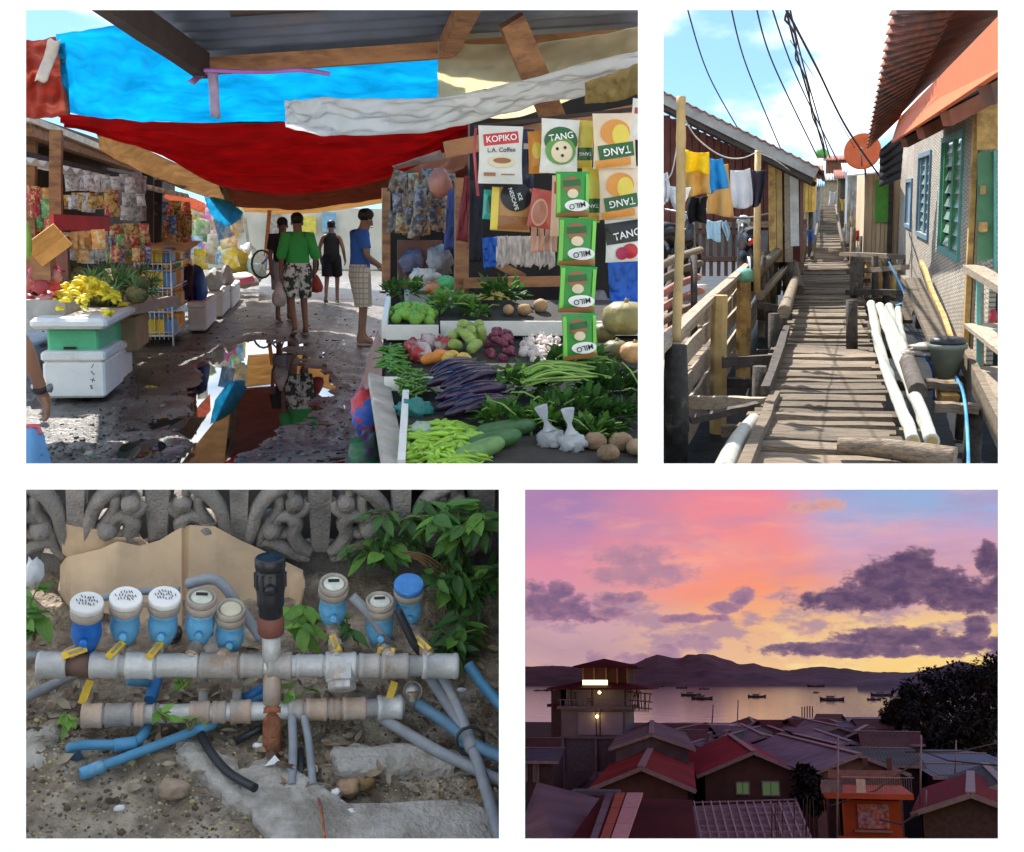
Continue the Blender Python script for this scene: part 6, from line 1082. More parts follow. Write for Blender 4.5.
# ================================================================== water meters against a concrete screen wall
def panel_meters():
    F = F3; P = F.at; GZ = -2.6
    def G(px, py, h): return F.gnd(px, py, GZ + h)
    conc = M('screen_concrete', (.27, .245, .225), .9, var=.22, scale=7, c2=(.16, .145, .135), c2scale=4, bump=.6, bscale=90, rnd=.05)
    galv = M('galvanised', (.55, .55, .54), .45, var=.16, scale=14, c2=(.42, .34, .27), c2scale=11, mix=(.56, .72), metal=.25, bump=.15, bscale=90, rnd=.1)
    galvd = M('galvanised_dull', (.4, .375, .35), .55, var=.2, scale=14, c2=(.34, .24, .17), c2scale=9, mix=(.5, .7), metal=.15, bump=.2, bscale=90, rnd=.12)
    primer = M('pinkish_primer', (.52, .38, .29), .6, var=.18, scale=14, c2=(.4, .37, .34), c2scale=10, bump=.2, bscale=90)
    rusty = M('rusted_iron', (.26, .1, .05), .8, var=.35, scale=20, c2=(.6, .2, .06), c2scale=12, bump=.5, bscale=90)
    mblue = M('meter_blue', (.13, .4, .66), .4, var=.15, scale=18, c2=(.45, .55, .58), c2scale=20, mix=(.6, .72), rnd=.12); mdeep = M('meter_deep_blue', (.02, .16, .58), .35, var=.12, scale=18)
    brass = M('dull_brass_ring', (.36, .31, .26), .55, var=.2, scale=25); wcap = M('cap_white', (.8, .8, .79), .45, var=.05, scale=25, c2=(.62, .6, .57), mix=(.6, .8), c2scale=20); ink = M('ink', (.02, .02, .025), .6)
    glass = M('dial_face', (.6, .62, .52), .12, var=.15, scale=40, spec=.6); yel = M('handle_yellow', (.75, .5, .04), .5, var=.15, scale=30)
    pvc = M('pvc_blue', (.1, .33, .55), .4, var=.12, scale=16, c2=(.28, .42, .52), c2scale=10, mix=(.55, .7)); gp = M('pvc_grey', (.27, .29, .32), .5, var=.15, scale=16, c2=(.4, .37, .33), c2scale=9, mix=(.58, .75)); blk = M('black_valve', (.025, .025, .028), .35, var=.2, scale=20); hose = M('hose_black', (.03, .032, .038), .4)
    # ---------------- ground
    soil = M('meter_soil', (.25, .195, .14), .95, var=.4, scale=14, c2=(.42, .35, .27), c2scale=5, mix=(.46, .6), bump=1.0, bscale=60)
    nt = soil.node_tree
    def gh(x, y):
        p = V(x * 4, y * 4, .3); return .035 * noise.noise(p) + .018 * noise.noise(p * 3.1) + .008 * noise.noise(p * 9)
    mb = MB(); gx = lambda a, b: lerp(-1.25, .2 * math.hypot(lerp(2.45, 4.2, b), GZ), a)
    mb.sheet(lambda a, b: (gx(a, b), lerp(2.45, 4.2, b), GZ + gh(gx(a, b), lerp(2.45, 4.2, b)) + (.06 if b > .8 else 0)), 150, 120); struct(F, 'ground', mb, soil)
    slabm = M('worn_slab', (.52, .48, .43), .9, var=.18, scale=9, c2=(.34, .3, .25), c2scale=6, mix=(.45, .62), bump=.8, bscale=50)
    def slabpoly(name, px, h0, h1, label):
        # outline on the ground, rounded lip, uneven top
        k = len(px); base = [G(a, b, h0) for a, b in px]; c = sum(base, V(0, 0, 0)) / k; mb = MB(); rings = []
        for (ins, z) in ((1.0, -.06), (.99, h1 * .6), (.96, h1), (.8, h1 + .012), (.4, h1 + .016)):
            bs_ = base if ins > .95 else [sum((base[(j + q) % k] for q in range(-6, 7)), V(0, 0, 0)) / 13 for j in range(k)]; rings.append([(lambda w_: w_ + V(0, 0, z + .008 * noise.noise(w_ * 9)))(c + (p - c) * ins) for p in bs_])
        vs = [p for r_ in rings for p in r_] + [c + V(0, 0, h1 + .016)]; fs = []
        for i in range(4):
            for j in range(k): fs.append((i * k + j, i * k + (j + 1) % k, (i + 1) * k + (j + 1) % k, (i + 1) * k + j))
        for j in range(k): fs.append((4 * k + j, 4 * k + (j + 1) % k, 5 * k))
        mb.add(vs, [f[::-1] for f in fs] if False else fs, True); return solo(F, name, mb, slabm, label, 'slab')
    def dens(pts, n=6): return [((1 - t / n) * a[0] + t / n * b[0] + rn(-4, 4), (1 - t / n) * a[1] + t / n * b[1] + rn(-2.5, 2.5)) for a, b in zip(pts, pts[1:] + pts[:1]) for t in range(n)]
    slabpoly('concrete_slab', dens([(228, 778), (262, 760), (310, 776), (320, 808), (360, 816), (420, 808), (480, 806), (502, 822), (502, 880), (285, 880), (262, 832), (240, 805)]), .0, .022, 'pale worn concrete slab along the bottom right of the ground')
    slabpoly('concrete_slab', dens([(168, 738), (205, 742), (240, 770), (238, 790), (262, 820), (236, 812), (206, 782), (180, 764)]), .0, .012, 'wet grey concrete lip curving down from the blue pipes')
    slabpoly('concrete_block', dens([(330, 752), (400, 750), (480, 758), (482, 776), (420, 778), (336, 776)]), .0, .03, 'buried concrete edge with a dark trough in front, right of the rusty pipe')
    slabpoly('concrete_block', dens([(26, 735), (58, 728), (60, 765), (45, 772), (18, 770)]), .0, .018, 'broken pale concrete lump at the left edge')
    rkm = M('stone_tan', (.42, .27, .16), .85, var=.25, scale=15, bump=.5, bscale=60)
    for (px, py, r, c, lb) in ((349, 788, .038, rkm, 'rounded orange tan stone beside the slab'), (174, 789, .042, M('stone_beige', (.36, .27, .19), .9, var=.25, scale=15, bump=.6), 'angular beige stone on the bare soil'), (337, 793, .018, wcap, 'small white pebble left of the tan stone'), (365, 784, .03, M('stone_ochre', (.25, .16, .07), .9), 'mossy stone right of the tan stone')):
        mb = MB(); mb.ball(G(px, py, .03), (r, r * .8, r * .75), 14, 10, lump=.5, seed=px, ls=1.6); solo(F, 'stone', mb, c, lb, 'stone')
    # litter: pebbles and dry leaves nobody could count
    dl = [M('dry_leaf%d' % i, c, .85, var=.3, scale=20, rnd=.2) for i, c in enumerate(((.2, .13, .08), (.3, .22, .14), (.12, .08, .055), (.38, .31, .22)))]
    mb = MB()
    for i in range(620):
        mb.cur = random.randrange(4); px = rn(26, 500); py = rn(690, 800) if random.random() < .8 else rn(640, 700)
        if px < 260 and py > 745 and random.random() < .75: continue
        q = G(px, py, .0); q.z = GZ + gh(q.x, q.y) + rn(.004, .03); a = rn(0, 6.28)
        mb.leaf(q, (math.cos(a), math.sin(a), rn(-.2, .4)), (rn(-.6, .6), rn(-.6, .6), 1), rn(.02, .07), rn(.012, .035), rn(-.3, .4))
    struct(F, 'leaf_litter', mb, dl, 'stuff')
    mb = MB(); pbm = [M('grit%d' % i, c, .9, var=.2) for i, c in enumerate(((.42, .38, .3), (.24, .19, .13), (.5, .44, .2), (.12, .09, .06)))]
    for i in range(2600):
        mb.cur = random.choice((0, 1, 1, 2, 3, 3)); q = G(rn(22, 502), rn(700, 850), 0); q.z = GZ + gh(q.x, q.y); r = rn(.0025, .0075) * (2 if random.random() < .06 else 1)
        mb.ball(q, (r, r * rn(.7, 1.2), r * .7), 5, 3, lump=.4, seed=i)
    struct(F, 'grit', mb, pbm, 'stuff')
    # ---------------- screen wall
    YW = 4.05
    w = thing(F, 'screen_wall', 'grey moulded concrete screen wall with scroll openings behind the meters', 'wall', P(262, 600, YW))
    def W(px, py, dy=0): return P(px, py, YW + dy)
    # solid lower panel with a scalloped top edge
    topl = []
    for i in range(121):
        px = 10 + i * 500 / 120; ph = ((px - 157) / 163.0) % 1.0; d = min(ph, 1 - ph) * 163
        yy = 553 - 0 if d > 62 else 553 - 8 * math.cos(d / 62 * math.pi) + (2 if d < 8 else 0)
        topl.append((px, yy + (5 if d < 46 else -7)))
    mb = MB()
    for a, b in zip(topl, topl[1:]):
        q = [W(a[0], 650, .02), W(b[0], 650, .02), W(*b, .02), W(*a, .02)]; mb.add(q + [p + V(0, .1, 0) for p in q], [(0, 1, 2, 3), (3, 2, 6, 7), (4, 7, 6, 5)])
    part(w, 'lower_panel', mb, conc)
    def ribbon(pts, wd, name='scroll', dy=-.01, th=.05, mt=conc, n=20):
        q = spline([W(a, b, dy) for a, b in pts], n); mb = MB(); m_ = len(q)
        mb.tube(q, [wd * (.75 + .25 * math.sin(math.pi * i / (m_ - 1))) for i in range(m_)], 8, up=(0, 1, 0), flat=1.5); part(w, name, mb, mt)
    def stem(px, w0, w1, y0=478, y1=556):
        mb = MB(); a = [W(px - w0, y0, -.03), W(px + w0, y0, -.03), W(px + w0 * .85, (y0 + y1) / 2, -.035), W(px + w1, y1, -.02), W(px - w1, y1, -.02), W(px - w0 * .85, (y0 + y1) / 2, -.035)]
        k = 6; mb.add(a + [p + V(0, .11, 0) for p in a], [tuple(range(k - 1, -1, -1)), tuple(range(k, 2 * k))] + [(i, (i + 1) % k, k + (i + 1) % k, k + i) for i in range(k)]); part(w, 'stem', mb, conc)
    for x0 in (-6, 157, 320, 483):
        stem(x0, 13, 8, y1=552)
        for s in ((-1, 1) if x0 < 480 else (-1,)):
            f = lambda dx, y: (x0 + s * dx, y)
            ribbon([f(9, 552), f(20, 545), f(27, 533), f(24, 522), f(31, 514), f(42, 516), f(45, 526)], .032)      # cup arm curling out
            ribbon([f(12, 500), f(16, 508), f(25, 514), f(33, 518)], .024)
            mb = MB(); c = W(x0 + s * 26, 500, .0); mb.lathe([(.0, -.06), (.03, -.055), (.036, -.02), (.036, .06)], c, (0, 1, 0), 14); part(w, 'knob', mb, conc)
            ribbon([f(26, 500), f(30, 489), f(24, 481), f(15, 480)], .02)
            ribbon([f(10, 556), f(24, 554), f(38, 545), f(50, 540), f(60, 542)], .03)
    for x0 in (75, 239, 402):
        stem(x0, 10, 12, y1=560)
        for s in (-1, 1):
            f = lambda dx, y: (x0 + s * dx, y)
            ribbon([f(6, 548), f(13, 530), f(17, 512), f(28, 496), f(44, 486), f(56, 478)], .03)
            ribbon([f(9, 556), f(20, 546), f(24, 532), f(32, 520), f(40, 508), f(39, 496), f(30, 496)], .024)
            mb = MB(); c = W(x0 + s * 33, 526, .0); mb.lathe([(.0, -.075), (.025, -.07), (.042, -.03), (.044, .06)], c, (0, 1, 0), 14); part(w, 'knob', mb, conc)
            ribbon([f(33, 526), f(42, 533), f(52, 530)], .022)
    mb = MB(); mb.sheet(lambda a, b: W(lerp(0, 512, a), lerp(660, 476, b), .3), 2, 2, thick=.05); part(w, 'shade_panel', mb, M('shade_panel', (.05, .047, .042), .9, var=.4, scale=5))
    # ---------------- cardboard
    cbm = M('cardboard', (.58, .42, .27), .85, var=.1, scale=7, c2=(.48, .34, .22), c2scale=4, bump=.1, bscale=50, rnd=.06); cbd = M('cardboard_edge', (.3, .2, .12), .9)
    def card(top, bot, Yt, Yb, label, amp, name='cardboard_sheet'):
        def lk(pl, x):
            for a, b in zip(pl, pl[1:]):
                if x <= b[0]: return lerp(a[1], b[1], (x - a[0]) / (b[0] - a[0]))
            return pl[-1][1]
        def f(u, v):
            x = lerp(top[0][0], top[-1][0], u); y = lerp(lk(bot, x), lk(top, x), v); return P(x, y, lerp(Yb, Yt, v) + amp * noise.noise(V(x * .012, v * 1.2, Yt)) + (.012 * abs(math.sin((x - 105) / 82 * math.pi))) + (.02 if 183 < x < 187 else 0))
        mb = MB(); mb.sheet(f, 90, 24, thick=.007, smooth=False); return solo(F, name, mb, cbm, label, 'cardboard')
    card([(60, 566), (66, 557), (100, 549), (118, 541), (140, 546), (160, 540), (176, 530), (190, 525), (216, 527), (240, 540), (262, 550), (303, 570)], [(60, 590), (70, 606), (130, 618), (200, 640), (250, 648), (290, 646), (303, 588)], 3.98, 3.8, 'big creased cardboard sheet leaning on the screen wall behind the meters', .03)
    card([(62, 523), (76, 527), (100, 530), (108, 537), (140, 537), (146, 541)], [(62, 553), (70, 560), (100, 550), (146, 545)], 4.0, 3.99, 'torn cardboard flap sticking up at the left of the big sheet', .015)
    # ---------------- manifolds
    def run(label, x0, x1, py0, py1, h, r, segs, name='manifold_pipe'):
        a, b = G(x0, py0, h), G(x1, py1, h); t = thing(F, name, label, 'pipe', a.lerp(b, .5)); d = (b - a); mb = MB(); mb.tube([a, b], r, 16); part(t, 'pipe', mb, galv)
        for (p0, p1, k, mt) in segs:
            A, B = a + d * ((p0 - x0) / (x1 - x0)), a + d * ((p1 - x0) / (x1 - x0)); L_ = (B - A).length; mb = MB()
            mb.lathe([(r * .9, 0), (r * k, .0), (r * k * 1.06, .004), (r * k * 1.06, .014), (r * k, .018), (r * k, L_ - .018), (r * k * 1.06, L_ - .014), (r * k * 1.06, L_ - .004), (r * k, L_), (r * .9, L_)], A, d, 18, cap=False); part(t, 'fitting', mb, mt)
        return t, a, b
    H1, H2 = .24, .1; r1 = .034
    t1, A1, B1 = run('upper grey galvanised manifold pipe carrying the eight meters', 40, 458, 665, 666, H1, r1, ((38, 66, 1.22, galv), (88, 116, 1.2, galv), (122, 150, 1.25, galv), (152, 193, 1.12, galv), (194, 233, 1.22, galvd), (234, 258, 1.12, galvd), (262, 286, 1.25, galvd), (290, 318, 1.05, galv), (320, 352, 1.26, galv), (354, 376, 1.15, galvd), (378, 406, 1.18, galvd), (420, 458, 1.2, galv)))
    mb = MB(); a = A1.lerp(B1, (66 - 40) / 418); b = A1.lerp(B1, (88 - 40) / 418); mb.tube([a, b], r1 * 1.03, 16); part(t1, 'rusty_nipple', mb, M('nipple_brown', (.15, .09, .07), .7))
    mb = MB(); c = A1.lerp(B1, (337 - 40) / 418); ax = V(-.0, -.75, -.66); mb.lathe([(.052, .0), (.052, .05), (.045, .055), (.045, .075), (.036, .08)], c, ax, 6, smooth=False); part(t1, 'hex_plug', mb, galv)
    t2, A2, B2 = run('lower galvanised manifold pipe with pinkish fittings', 84, 404, 716, 707, H2, .03, ((82, 102, 1.25, primer), (104, 130, 1.22, galvd), (132, 142, 1.15, primer), (150, 156, 1.1, galvd), (186, 206, 1.2, primer), (208, 222, 1.15, primer), (226, 247, 1.25, primer), (284, 300, 1.2, galvd), (302, 324, 1.2, primer), (326, 338, 1.1, primer), (340, 364, 1.22, primer), (376, 402, 1.3, galv)))
    # riser with the black valve
    rs = thing(F, 'riser_pipe', 'vertical riser pipe crossing both manifolds, rusted orange at the foot', 'pipe', G(272, 756, .0))
    q = [G(272, 757, .0), G(272, 711, H2), G(272, 667, H1), P(271, 632, G(272, 667, H1).y + .03)]
    mb = MB(); mb.tube([q[0], q[0].lerp(q[1], .95)], .03, 14); part(rs, 'rusted_foot', mb, rusty, 'orange rusted foot'); mb = MB(); mb.tube([q[0].lerp(q[1], .93), q[1] - (q[1] - q[0]) * -.06], .04, 14); part(rs, 'coupling', mb, rusty)
    mb = MB(); mb.tube([q[1], q[2]], .029, 14); part(rs, 'pipe', mb, primer); mb = MB(); mb.tube([q[2], q[3]], .03, 14); part(rs, 'pipe', mb, galv); mb = MB(); mb.lathe([(.036, -.01), (.042, .0), (.042, .05), (.034, .055)], q[3], q[3] - q[2], 14); part(rs, 'union', mb, M('union_brown', (.2, .07, .05), .6))
    up = (q[3] - q[2]).normalized(); up = (up + V(0, 0, .5)).normalized(); v0 = q[3] + up * .05; mb = MB()
    mb.lathe([(.03, 0), (.038, .01), (.038, .04), (.043, .045), (.043, .08), (.046, .105), (.048, .15), (.041, .158), (.041, .168), (.048, .172), (.048, .2), (.043, .206)], v0, up, 18, cap=False); mb.lathe([(.043, .206), (0, .206)], v0, up, 18, smooth=False); bv = solo(F, 'black_valve', mb, blk, 'ribbed black plastic valve on top of the riser pipe', 'valve')
    for k in range(12):
        a = k * .5236; r_, d_, u_ = basis(up, (0, 1, 0)); e = (r_ * math.cos(a) + u_ * math.sin(a)) * .047; m2 = MB(); m2.beam(v0 + e + up * .105, v0 + e + up * .155, .008, .008, e); part(bv, 'rib', m2, blk)
    m2 = MB(); m2.lathe([(.016, 0), (.016, .02), (.01, .022)], v0 + up * .13 + V(0, -.05, .0), (0, -1, -.3), 10); part(bv, 'plug', m2, blk)
    # ---------------- meters
    specs = [ # cap px,py ; foot px ; body, cap kind, label
        (87, 599, 70, mdeep, 'w', 'white capped meter with a deep blue body, first from the left'), (126, 594, 112, mblue, 'w', 'white capped meter with a light blue body, second from the left'), (165, 593, 152, mblue, 'w', 'white capped light blue meter, third from the left'),
        (202, 593, 192, mblue, 'd', 'uncapped blue meter with an open dial, fourth from the left'), (231, 605, 223, mblue, 'c', 'blue meter with a cloudy cream dial left of the black valve'), (334, 580, 336, mblue, 'd', 'blue meter with a round dial just right of the black valve'),
        (380, 597, 389, mblue, 'd', 'lower blue meter with a dial between two taller ones on the right'), (409, 581, 428, mblue, 'b', 'rightmost meter with a blue painted cap')]
    for i, (cx, cy, fx, bm, kind, lb) in enumerate(specs):
        foot = G(fx, 655, H1 + .03); cap = G(cx, cy, .47 if i not in (4, 6) else .42); t = thing(F, 'water_meter', lb, 'water meter', cap - V(0, 0, .2)); ax = V((cx - fx) * .004 + rn(-.03, .03), rn(-.25, -.1), 1).normalized()
        mb = MB(); s = 1.0; bc = cap - ax * .165
        mb.lathe([(.016, -.045), (.03, -.035), (.041, .0), (.047, .03), (.044, .06), (.041, .08), (.046, .09), (.046, .1)], bc, ax, 18); part(t, 'body', mb, bm)
        mb = MB(); side = V(1, 0, 0) - ax * ax.x; mb.lathe([(.012, 0), (.012, .02), (.008, .022)], bc + ax * .03 + V(.0, -.05, 0), V(0, -1, .1), 8); part(t, 'bolt', mb, bm)
        mb = MB(); mb.lathe([(.047 * s, .1), (.05 * s, .102), (.05 * s, .128), (.047 * s, .13)], bc, ax, 20); part(t, 'collar', mb, brass)
        mb = MB()
        if kind in 'wb':
            cm = wcap if kind == 'w' else M('cap_blue', (.05, .2, .5), .45, var=.2, scale=30); mb.lathe([(.046 * s, .13), (.05 * s, .134), (.05 * s, .15)], bc, ax, 22, cap=False); mb.lathe([(.05 * s, .15), (.047 * s, .155)], bc, ax, 22, cap=False); mb.lathe([(.047 * s, .155), (0, .156)], bc, ax, 22, smooth=False); cp = part(t, 'cap', mb, cm)
            if kind == 'w':
                m2 = MB(); r_, d_, u_ = basis(ax, (0, 1, 0)); cc = bc + ax * .158
                for (y0_, n_) in ((.018, 5), (.002, 8), (-.014, 6)):
                    for k in range(n_): x = (k - n_ / 2 + .5) * .0085; pp = cc + r_ * x + u_ * (y0_ + rn(-.003, .003)); m2.beam(pp - r_ * rn(.001, .003) - u_ * .005, pp + r_ * rn(-.003, .004) + u_ * .005, .0022, .0012, ax)
                part(cp, 'handwriting', m2, ink, kind='stuff')
        else:
            mb.lathe([(.045 * s, .13), (.047 * s, .135), (.047 * s, .152), (.04 * s, .154), (.038 * s, .146), (0, .146)], bc, ax, 22); cp = part(t, 'dial_rim', mb, brass)
            m2 = MB(); m2.lathe([(.037 * s, .147), (.03 * s, .15), (0, .151)], bc, ax, 20); dl_ = part(cp, 'dial', m2, glass if kind == 'd' else M('dial_cream', (.62, .58, .42), .4))
            if kind == 'd': m2 = MB(); r_, d_, u_ = basis(ax, (0, 1, 0)); m2.beam(bc + ax * .153 - r_ * .018 + u_ * .01, bc + ax * .153 + r_ * .018 + u_ * .01, .012, .002, ax); part(cp, 'counter', m2, ink)
        # supply leg: nipple, valve body, yellow lever
        b0 = bc - ax * .03; mid = foot.lerp(b0, .5); dr = (b0 - foot).normalized(); mb = MB(); mb.tube([foot - dr * .02, mid, b0 + ax * .02], [.017, .017, .016], 10); part(t, 'nipple', mb, galvd)
        for k, f_ in enumerate((.06, .3, .62, .85)):
            mb = MB(); pp = foot.lerp(b0, f_); mb.lathe([(.02, -.014), (.024, -.01), (.024, .012), (.02, .016)], pp, dr, 6 if k % 2 else 12, smooth=False); part(t, 'hex_nut', mb, galvd if k % 2 else M('bronze', (.36, .26, .18), .45, metal=.4))
        if i not in (3, 4):
            mb = MB(); hv = foot.lerp(b0, .33) + V(0, -.03, .02); hd = (dr * .8 + V(rn(-.2, .2) - .1, -.35, .0)).normalized(); mb.beam(hv - hd * .035, hv + hd * .04, .022, .006, (0, -.7, .7)); lv = part(t, 'lever', mb, yel, 'yellow lever'); mb = MB(); mb.beam(hv - hd * .015 + V(0, -.004, .004), hv + hd * .03 + V(0, -.004, .004), .006, .005, (0, -.7, .7)); part(lv, 'slot', mb, brass)
        # outlet tail running back down
        mb = MB(); e = G(cx + rn(4, 12), 640, .02); mb.tube(spline([b0 + V(.0, .02, .0), b0.lerp(e, .5) + V(0, .1, .02), e], 10), .013, 8); part(t, 'outlet_tail', mb, gp)
    for i, (px, py, h, r) in enumerate(((206, 640, .04, .045), (212, 628, .05, .04), (174, 632, .05, .03), (215, 652, .06, .035))):
        mb = MB(); mb.lathe([(r * .7, -.05), (r, -.03), (r, .0), (r * .85, .008), (0, .008)], G(px, py, h), (.1, -.5, .8), 16); solo(F, 'old_cap', mb, (galvd, brass, blk, brass)[i], ('grey cap lying under the fifth meter', 'old brass cap behind the fourth meter', 'black plastic cap behind the third meter', 'flat round cap just above the upper manifold')[i], 'cap')
    # loose tags / levers on the lower run
    for i, (px, py) in enumerate(((86, 692), (391, 693))):
        mb = MB(); c = G(px, py, .15); mb.beam(c + V(-.012, -.02, -.03), c + V(.012, .02, .03), .024, .006, (0, -.8, .6)); solo(F, 'valve_lever', mb, yel, ('yellow lever lying over the left end of the lower manifold', 'ochre lever standing above the right end of the lower manifold')[i], 'lever')
    for i, (px, py, pb) in enumerate(((87, 700, 716), (203, 690, 712), (237, 690, 712), (412, 695, 705))):
        mb = MB(); mb.tube([G(px, pb, H2), G(px, py - 12, H2 + .02)], .016, 9); o = solo(F, 'branch_pipe', mb, galvd, ('short branch rising at the left end of the lower manifold', 'short branch between the manifolds left of the riser', 'second short branch just left of the riser', 'short branch with a dial at the right end of the lower manifold')[i], 'pipe'); mb = MB(); mb.lathe([(.02, -.01), (.025, 0), (.02, .02)], G(px, py, H2 + .01), (0, 0, 1), 10); part(o, 'nut', mb, M('bronze', (.36, .26, .18)))
    mb = MB(); c = G(413, 691, .13); ax = V(.1, -.75, .6); mb.lathe([(.03, -.03), (.034, .0), (.03, .004), (.028, -.002), (0, -.002)], c, ax, 16); o = solo(F, 'gauge', mb, brass, 'small round gauge with a pale face at the right end of the lower manifold', 'gauge'); mb = MB(); mb.lathe([(.027, .0), (0, .001)], c, ax, 16); part(o, 'face', mb, wcap)
    # ---------------- loose pipes and hoses
    def pipe(label, pts, r, mt, cat='pipe', name='plastic_pipe', elb=()):
        q = spline([G(*p) for p in pts], 24) if len(pts) > 2 else [G(*p) for p in pts]; mb = MB(); mb.tube(q, r, 12); o = solo(F, name, mb, mt, label, cat)
        for k in elb:
            m2 = MB(); c = G(*pts[k]); d = (G(*pts[min(k + 1, len(pts) - 1)]) - G(*pts[max(k - 1, 0)])); m2.lathe([(r * 1.05, -.035), (r * 1.3, -.03), (r * 1.3, .03), (r * 1.05, .035)], c, d, 12); part(o, 'socket', m2, mt)
    pipe('long straight blue pipe slanting down left in front of the lower manifold', [(92, 770, .04), (205, 726, .06), (275, 690, .08)], .0155, pvc, elb=(0, 1)); pipe('blue pipe with an elbow at the far left below the manifolds', [(80, 752, .03), (70, 748, .05), (85, 745, .06), (125, 744, .05), (141, 738, .05), (148, 722, .05)], .016, pvc, elb=(3,)); pipe('dark elbow of the left blue pipe going into the soil', [(72, 750, .05), (78, 762, .0), (86, 775, -.05)], .02, M('pvc_dark_blue', (.05, .1, .16), .5))
    pipe('short blue pipe between the manifolds near the third meter', [(158, 675, .08), (150, 700, .06)], .02, M('pvc_royal', (.04, .2, .5), .4)); pipe('blue pipe stub between the manifolds left of the riser', [(242, 700, .08), (272, 684, .1)], .018, M('pvc_royal', (.04, .2, .5), .4)); pipe('blue tape wrapped stub behind the upper manifold', [(128, 678, .12), (148, 680, .1)], .024, pvc)
    pipe('black hose curving down from the blue pipe onto the slab', [(197, 724, .05), (208, 748, .05), (228, 772, .05), (255, 788, .07)], .014, hose, 'hose', 'hose'); pipe('thin dark hose left of the riser foot', [(235, 742, .02), (272, 722, .06)], .012, hose, 'hose', 'hose')
    pipe('grey pipe at the left edge running up to the upper manifold', [(10, 706, .04), (50, 686, .06), (88, 668, .12)], .017, gp); pipe('grey pipe behind the upper manifold at the left edge', [(10, 655, .1), (60, 655, .15)], .014, gp)
    pipe('grey pipe slanting right from under the lower manifold', [(378, 716, .06), (440, 752, .06), (503, 782, .04)], .019, gp); pipe('long grey pipe on the right crossing down to the lower right corner', [(426, 672, .16), (448, 705, .12), (470, 742, .1), (486, 790, .06), (503, 850, .04)], .019, gp, elb=(2,)); pipe('second grey pipe beside it reaching the tied bundle', [(440, 672, .17), (456, 704, .13), (470, 738, .11)], .018, gp)
    pipe('blue pipe from the gauge to the tied bundle', [(418, 704, .1), (445, 722, .1), (475, 745, .1), (503, 758, .1)], .02, M('pvc_slate', (.1, .2, .3), .45, var=.2)); pipe('light blue pipe in the right corner below the bundle', [(462, 740, .08), (503, 757, .07)], .021, pvc); pipe('blue pipe at the right edge above the tied bundle', [(468, 664, .14), (482, 684, .1), (503, 708, .08)], .019, pvc)
    mb = MB(); c = G(470, 741, .11); mb.tube([c + V(.045 * math.cos(a), .02 * math.sin(a), .04 * math.sin(a)) for a in [k * .524 for k in range(13)]], .006, 6); solo(F, 'cable_tie', mb, hose, 'black tie holding the grey and blue pipes together', 'tie')
    pipe('upright grey conduit right of the riser foot', [(292, 716, .1), (293, 750, .05), (292, 786, .03)], .014, gp); pipe('second upright conduit leaning right of the first', [(304, 716, .1), (309, 745, .05), (313, 786, .03)], .013, gp); pipe('dark conduit between the two upright ones', [(300, 750, .03), (301, 788, .02)], .012, hose)
    pipe('grey conduit climbing behind the meters on the right', [(352, 596, .42), (372, 618, .35), (392, 650, .22)], .016, gp); pipe('dark conduit beside the rightmost meter', [(398, 610, .4), (412, 640, .3), (420, 652, .25)], .014, hose); pipe('grey conduit bent behind the fourth and fifth meters', [(188, 584, .38), (216, 580, .42), (238, 605, .35), (262, 640, .25)], .018, gp)
    pipe('grey conduit lying behind the cardboard foot', [(90, 600, .34), (140, 592, .35), (180, 590, .36)], .012, gp)
    mb = MB(); mb.tube(spline([G(318, 797, .03), G(322, 815, .07), G(326, 850, .07)], 10), .004, 6); solo(F, 'rusty_wire', mb, rusty, 'thin rusty wire over the pale slab', 'wire')
    mb = MB(); c = G(273, 765, .04); mb.prism([(-.025, 0), (.025, .005), (.005, .03)], c, V(1, 0, .1), V(0, .6, .8), .008); solo(F, 'foam_scrap', mb, wcap, 'white triangular scrap at the foot of the riser', 'scrap')
    for i, (px, py) in enumerate(((258, 745), (120, 808), (462, 690), (352, 812))):
        mb = MB(); mb.ball(G(px, py, .03), (.018, .012, .008), 7, 5, lump=.6, seed=i); solo(F, 'paper_scrap', mb, wcap, ('white scrap left of the riser foot', 'white scrap on the bare soil at lower left', 'white scrap near the grey pipes on the right', 'white speck on the pale slab')[i], 'scrap')
    # ---------------- plants
    leafc = [M('leaf_%d' % i, c, .5, var=.22, scale=14, trans=.3, rnd=.2, bump=.1) for i, c in enumerate(((.09, .22, .05), (.16, .34, .06), (.07, .17, .05), (.24, .46, .08)))]
    lmesh = []
    for i in range(8):
        mb = MB(); wd = (.42, .5, .36, .46)[i % 4]; n = 8
        def lf(u, v, wd=wd, i=i):
            k = math.sin(math.pi * min(1, v ** .8)) ** .9 * wd * .5 * (1 - .15 * v); x = (u - .5) * 2 * k
            return (x, v, .12 * abs(u - .5) * 2 * wd - (.18 + .05 * (i % 3)) * v * v + .02 * math.sin(v * 9 + i) * abs(u - .5))
        mb.sheet(lf, 4, n); lmesh.append(mb.mesh('leaf', (0, 0, 0), leafc[i % 4]))
    def plant(label, base, n, spread, ln, hs, bright=(0, 1, 2), name='leafy_plant', seed=0):
        rs = random.Random(seed); b = Vector(base); t = thing(F, name, label, 'plant', b); mb = MB(); tips = []
        for k in range(max(2, n // 6)):
            a = rs.uniform(0, 6.28); e = b + V(math.cos(a) * spread[0] * rs.uniform(.3, 1), math.sin(a) * spread[1], hs * rs.uniform(.4, 1)); q = spline([b, b.lerp(e, .5) + V(rs.uniform(-.03, .03), 0, .03), e], 8); mb.tube(q, [.005 - .0004 * j for j in range(9)], 5); tips.append(q)
        part(t, 'stem', mb, M('stem_green', (.16, .17, .06), .7))
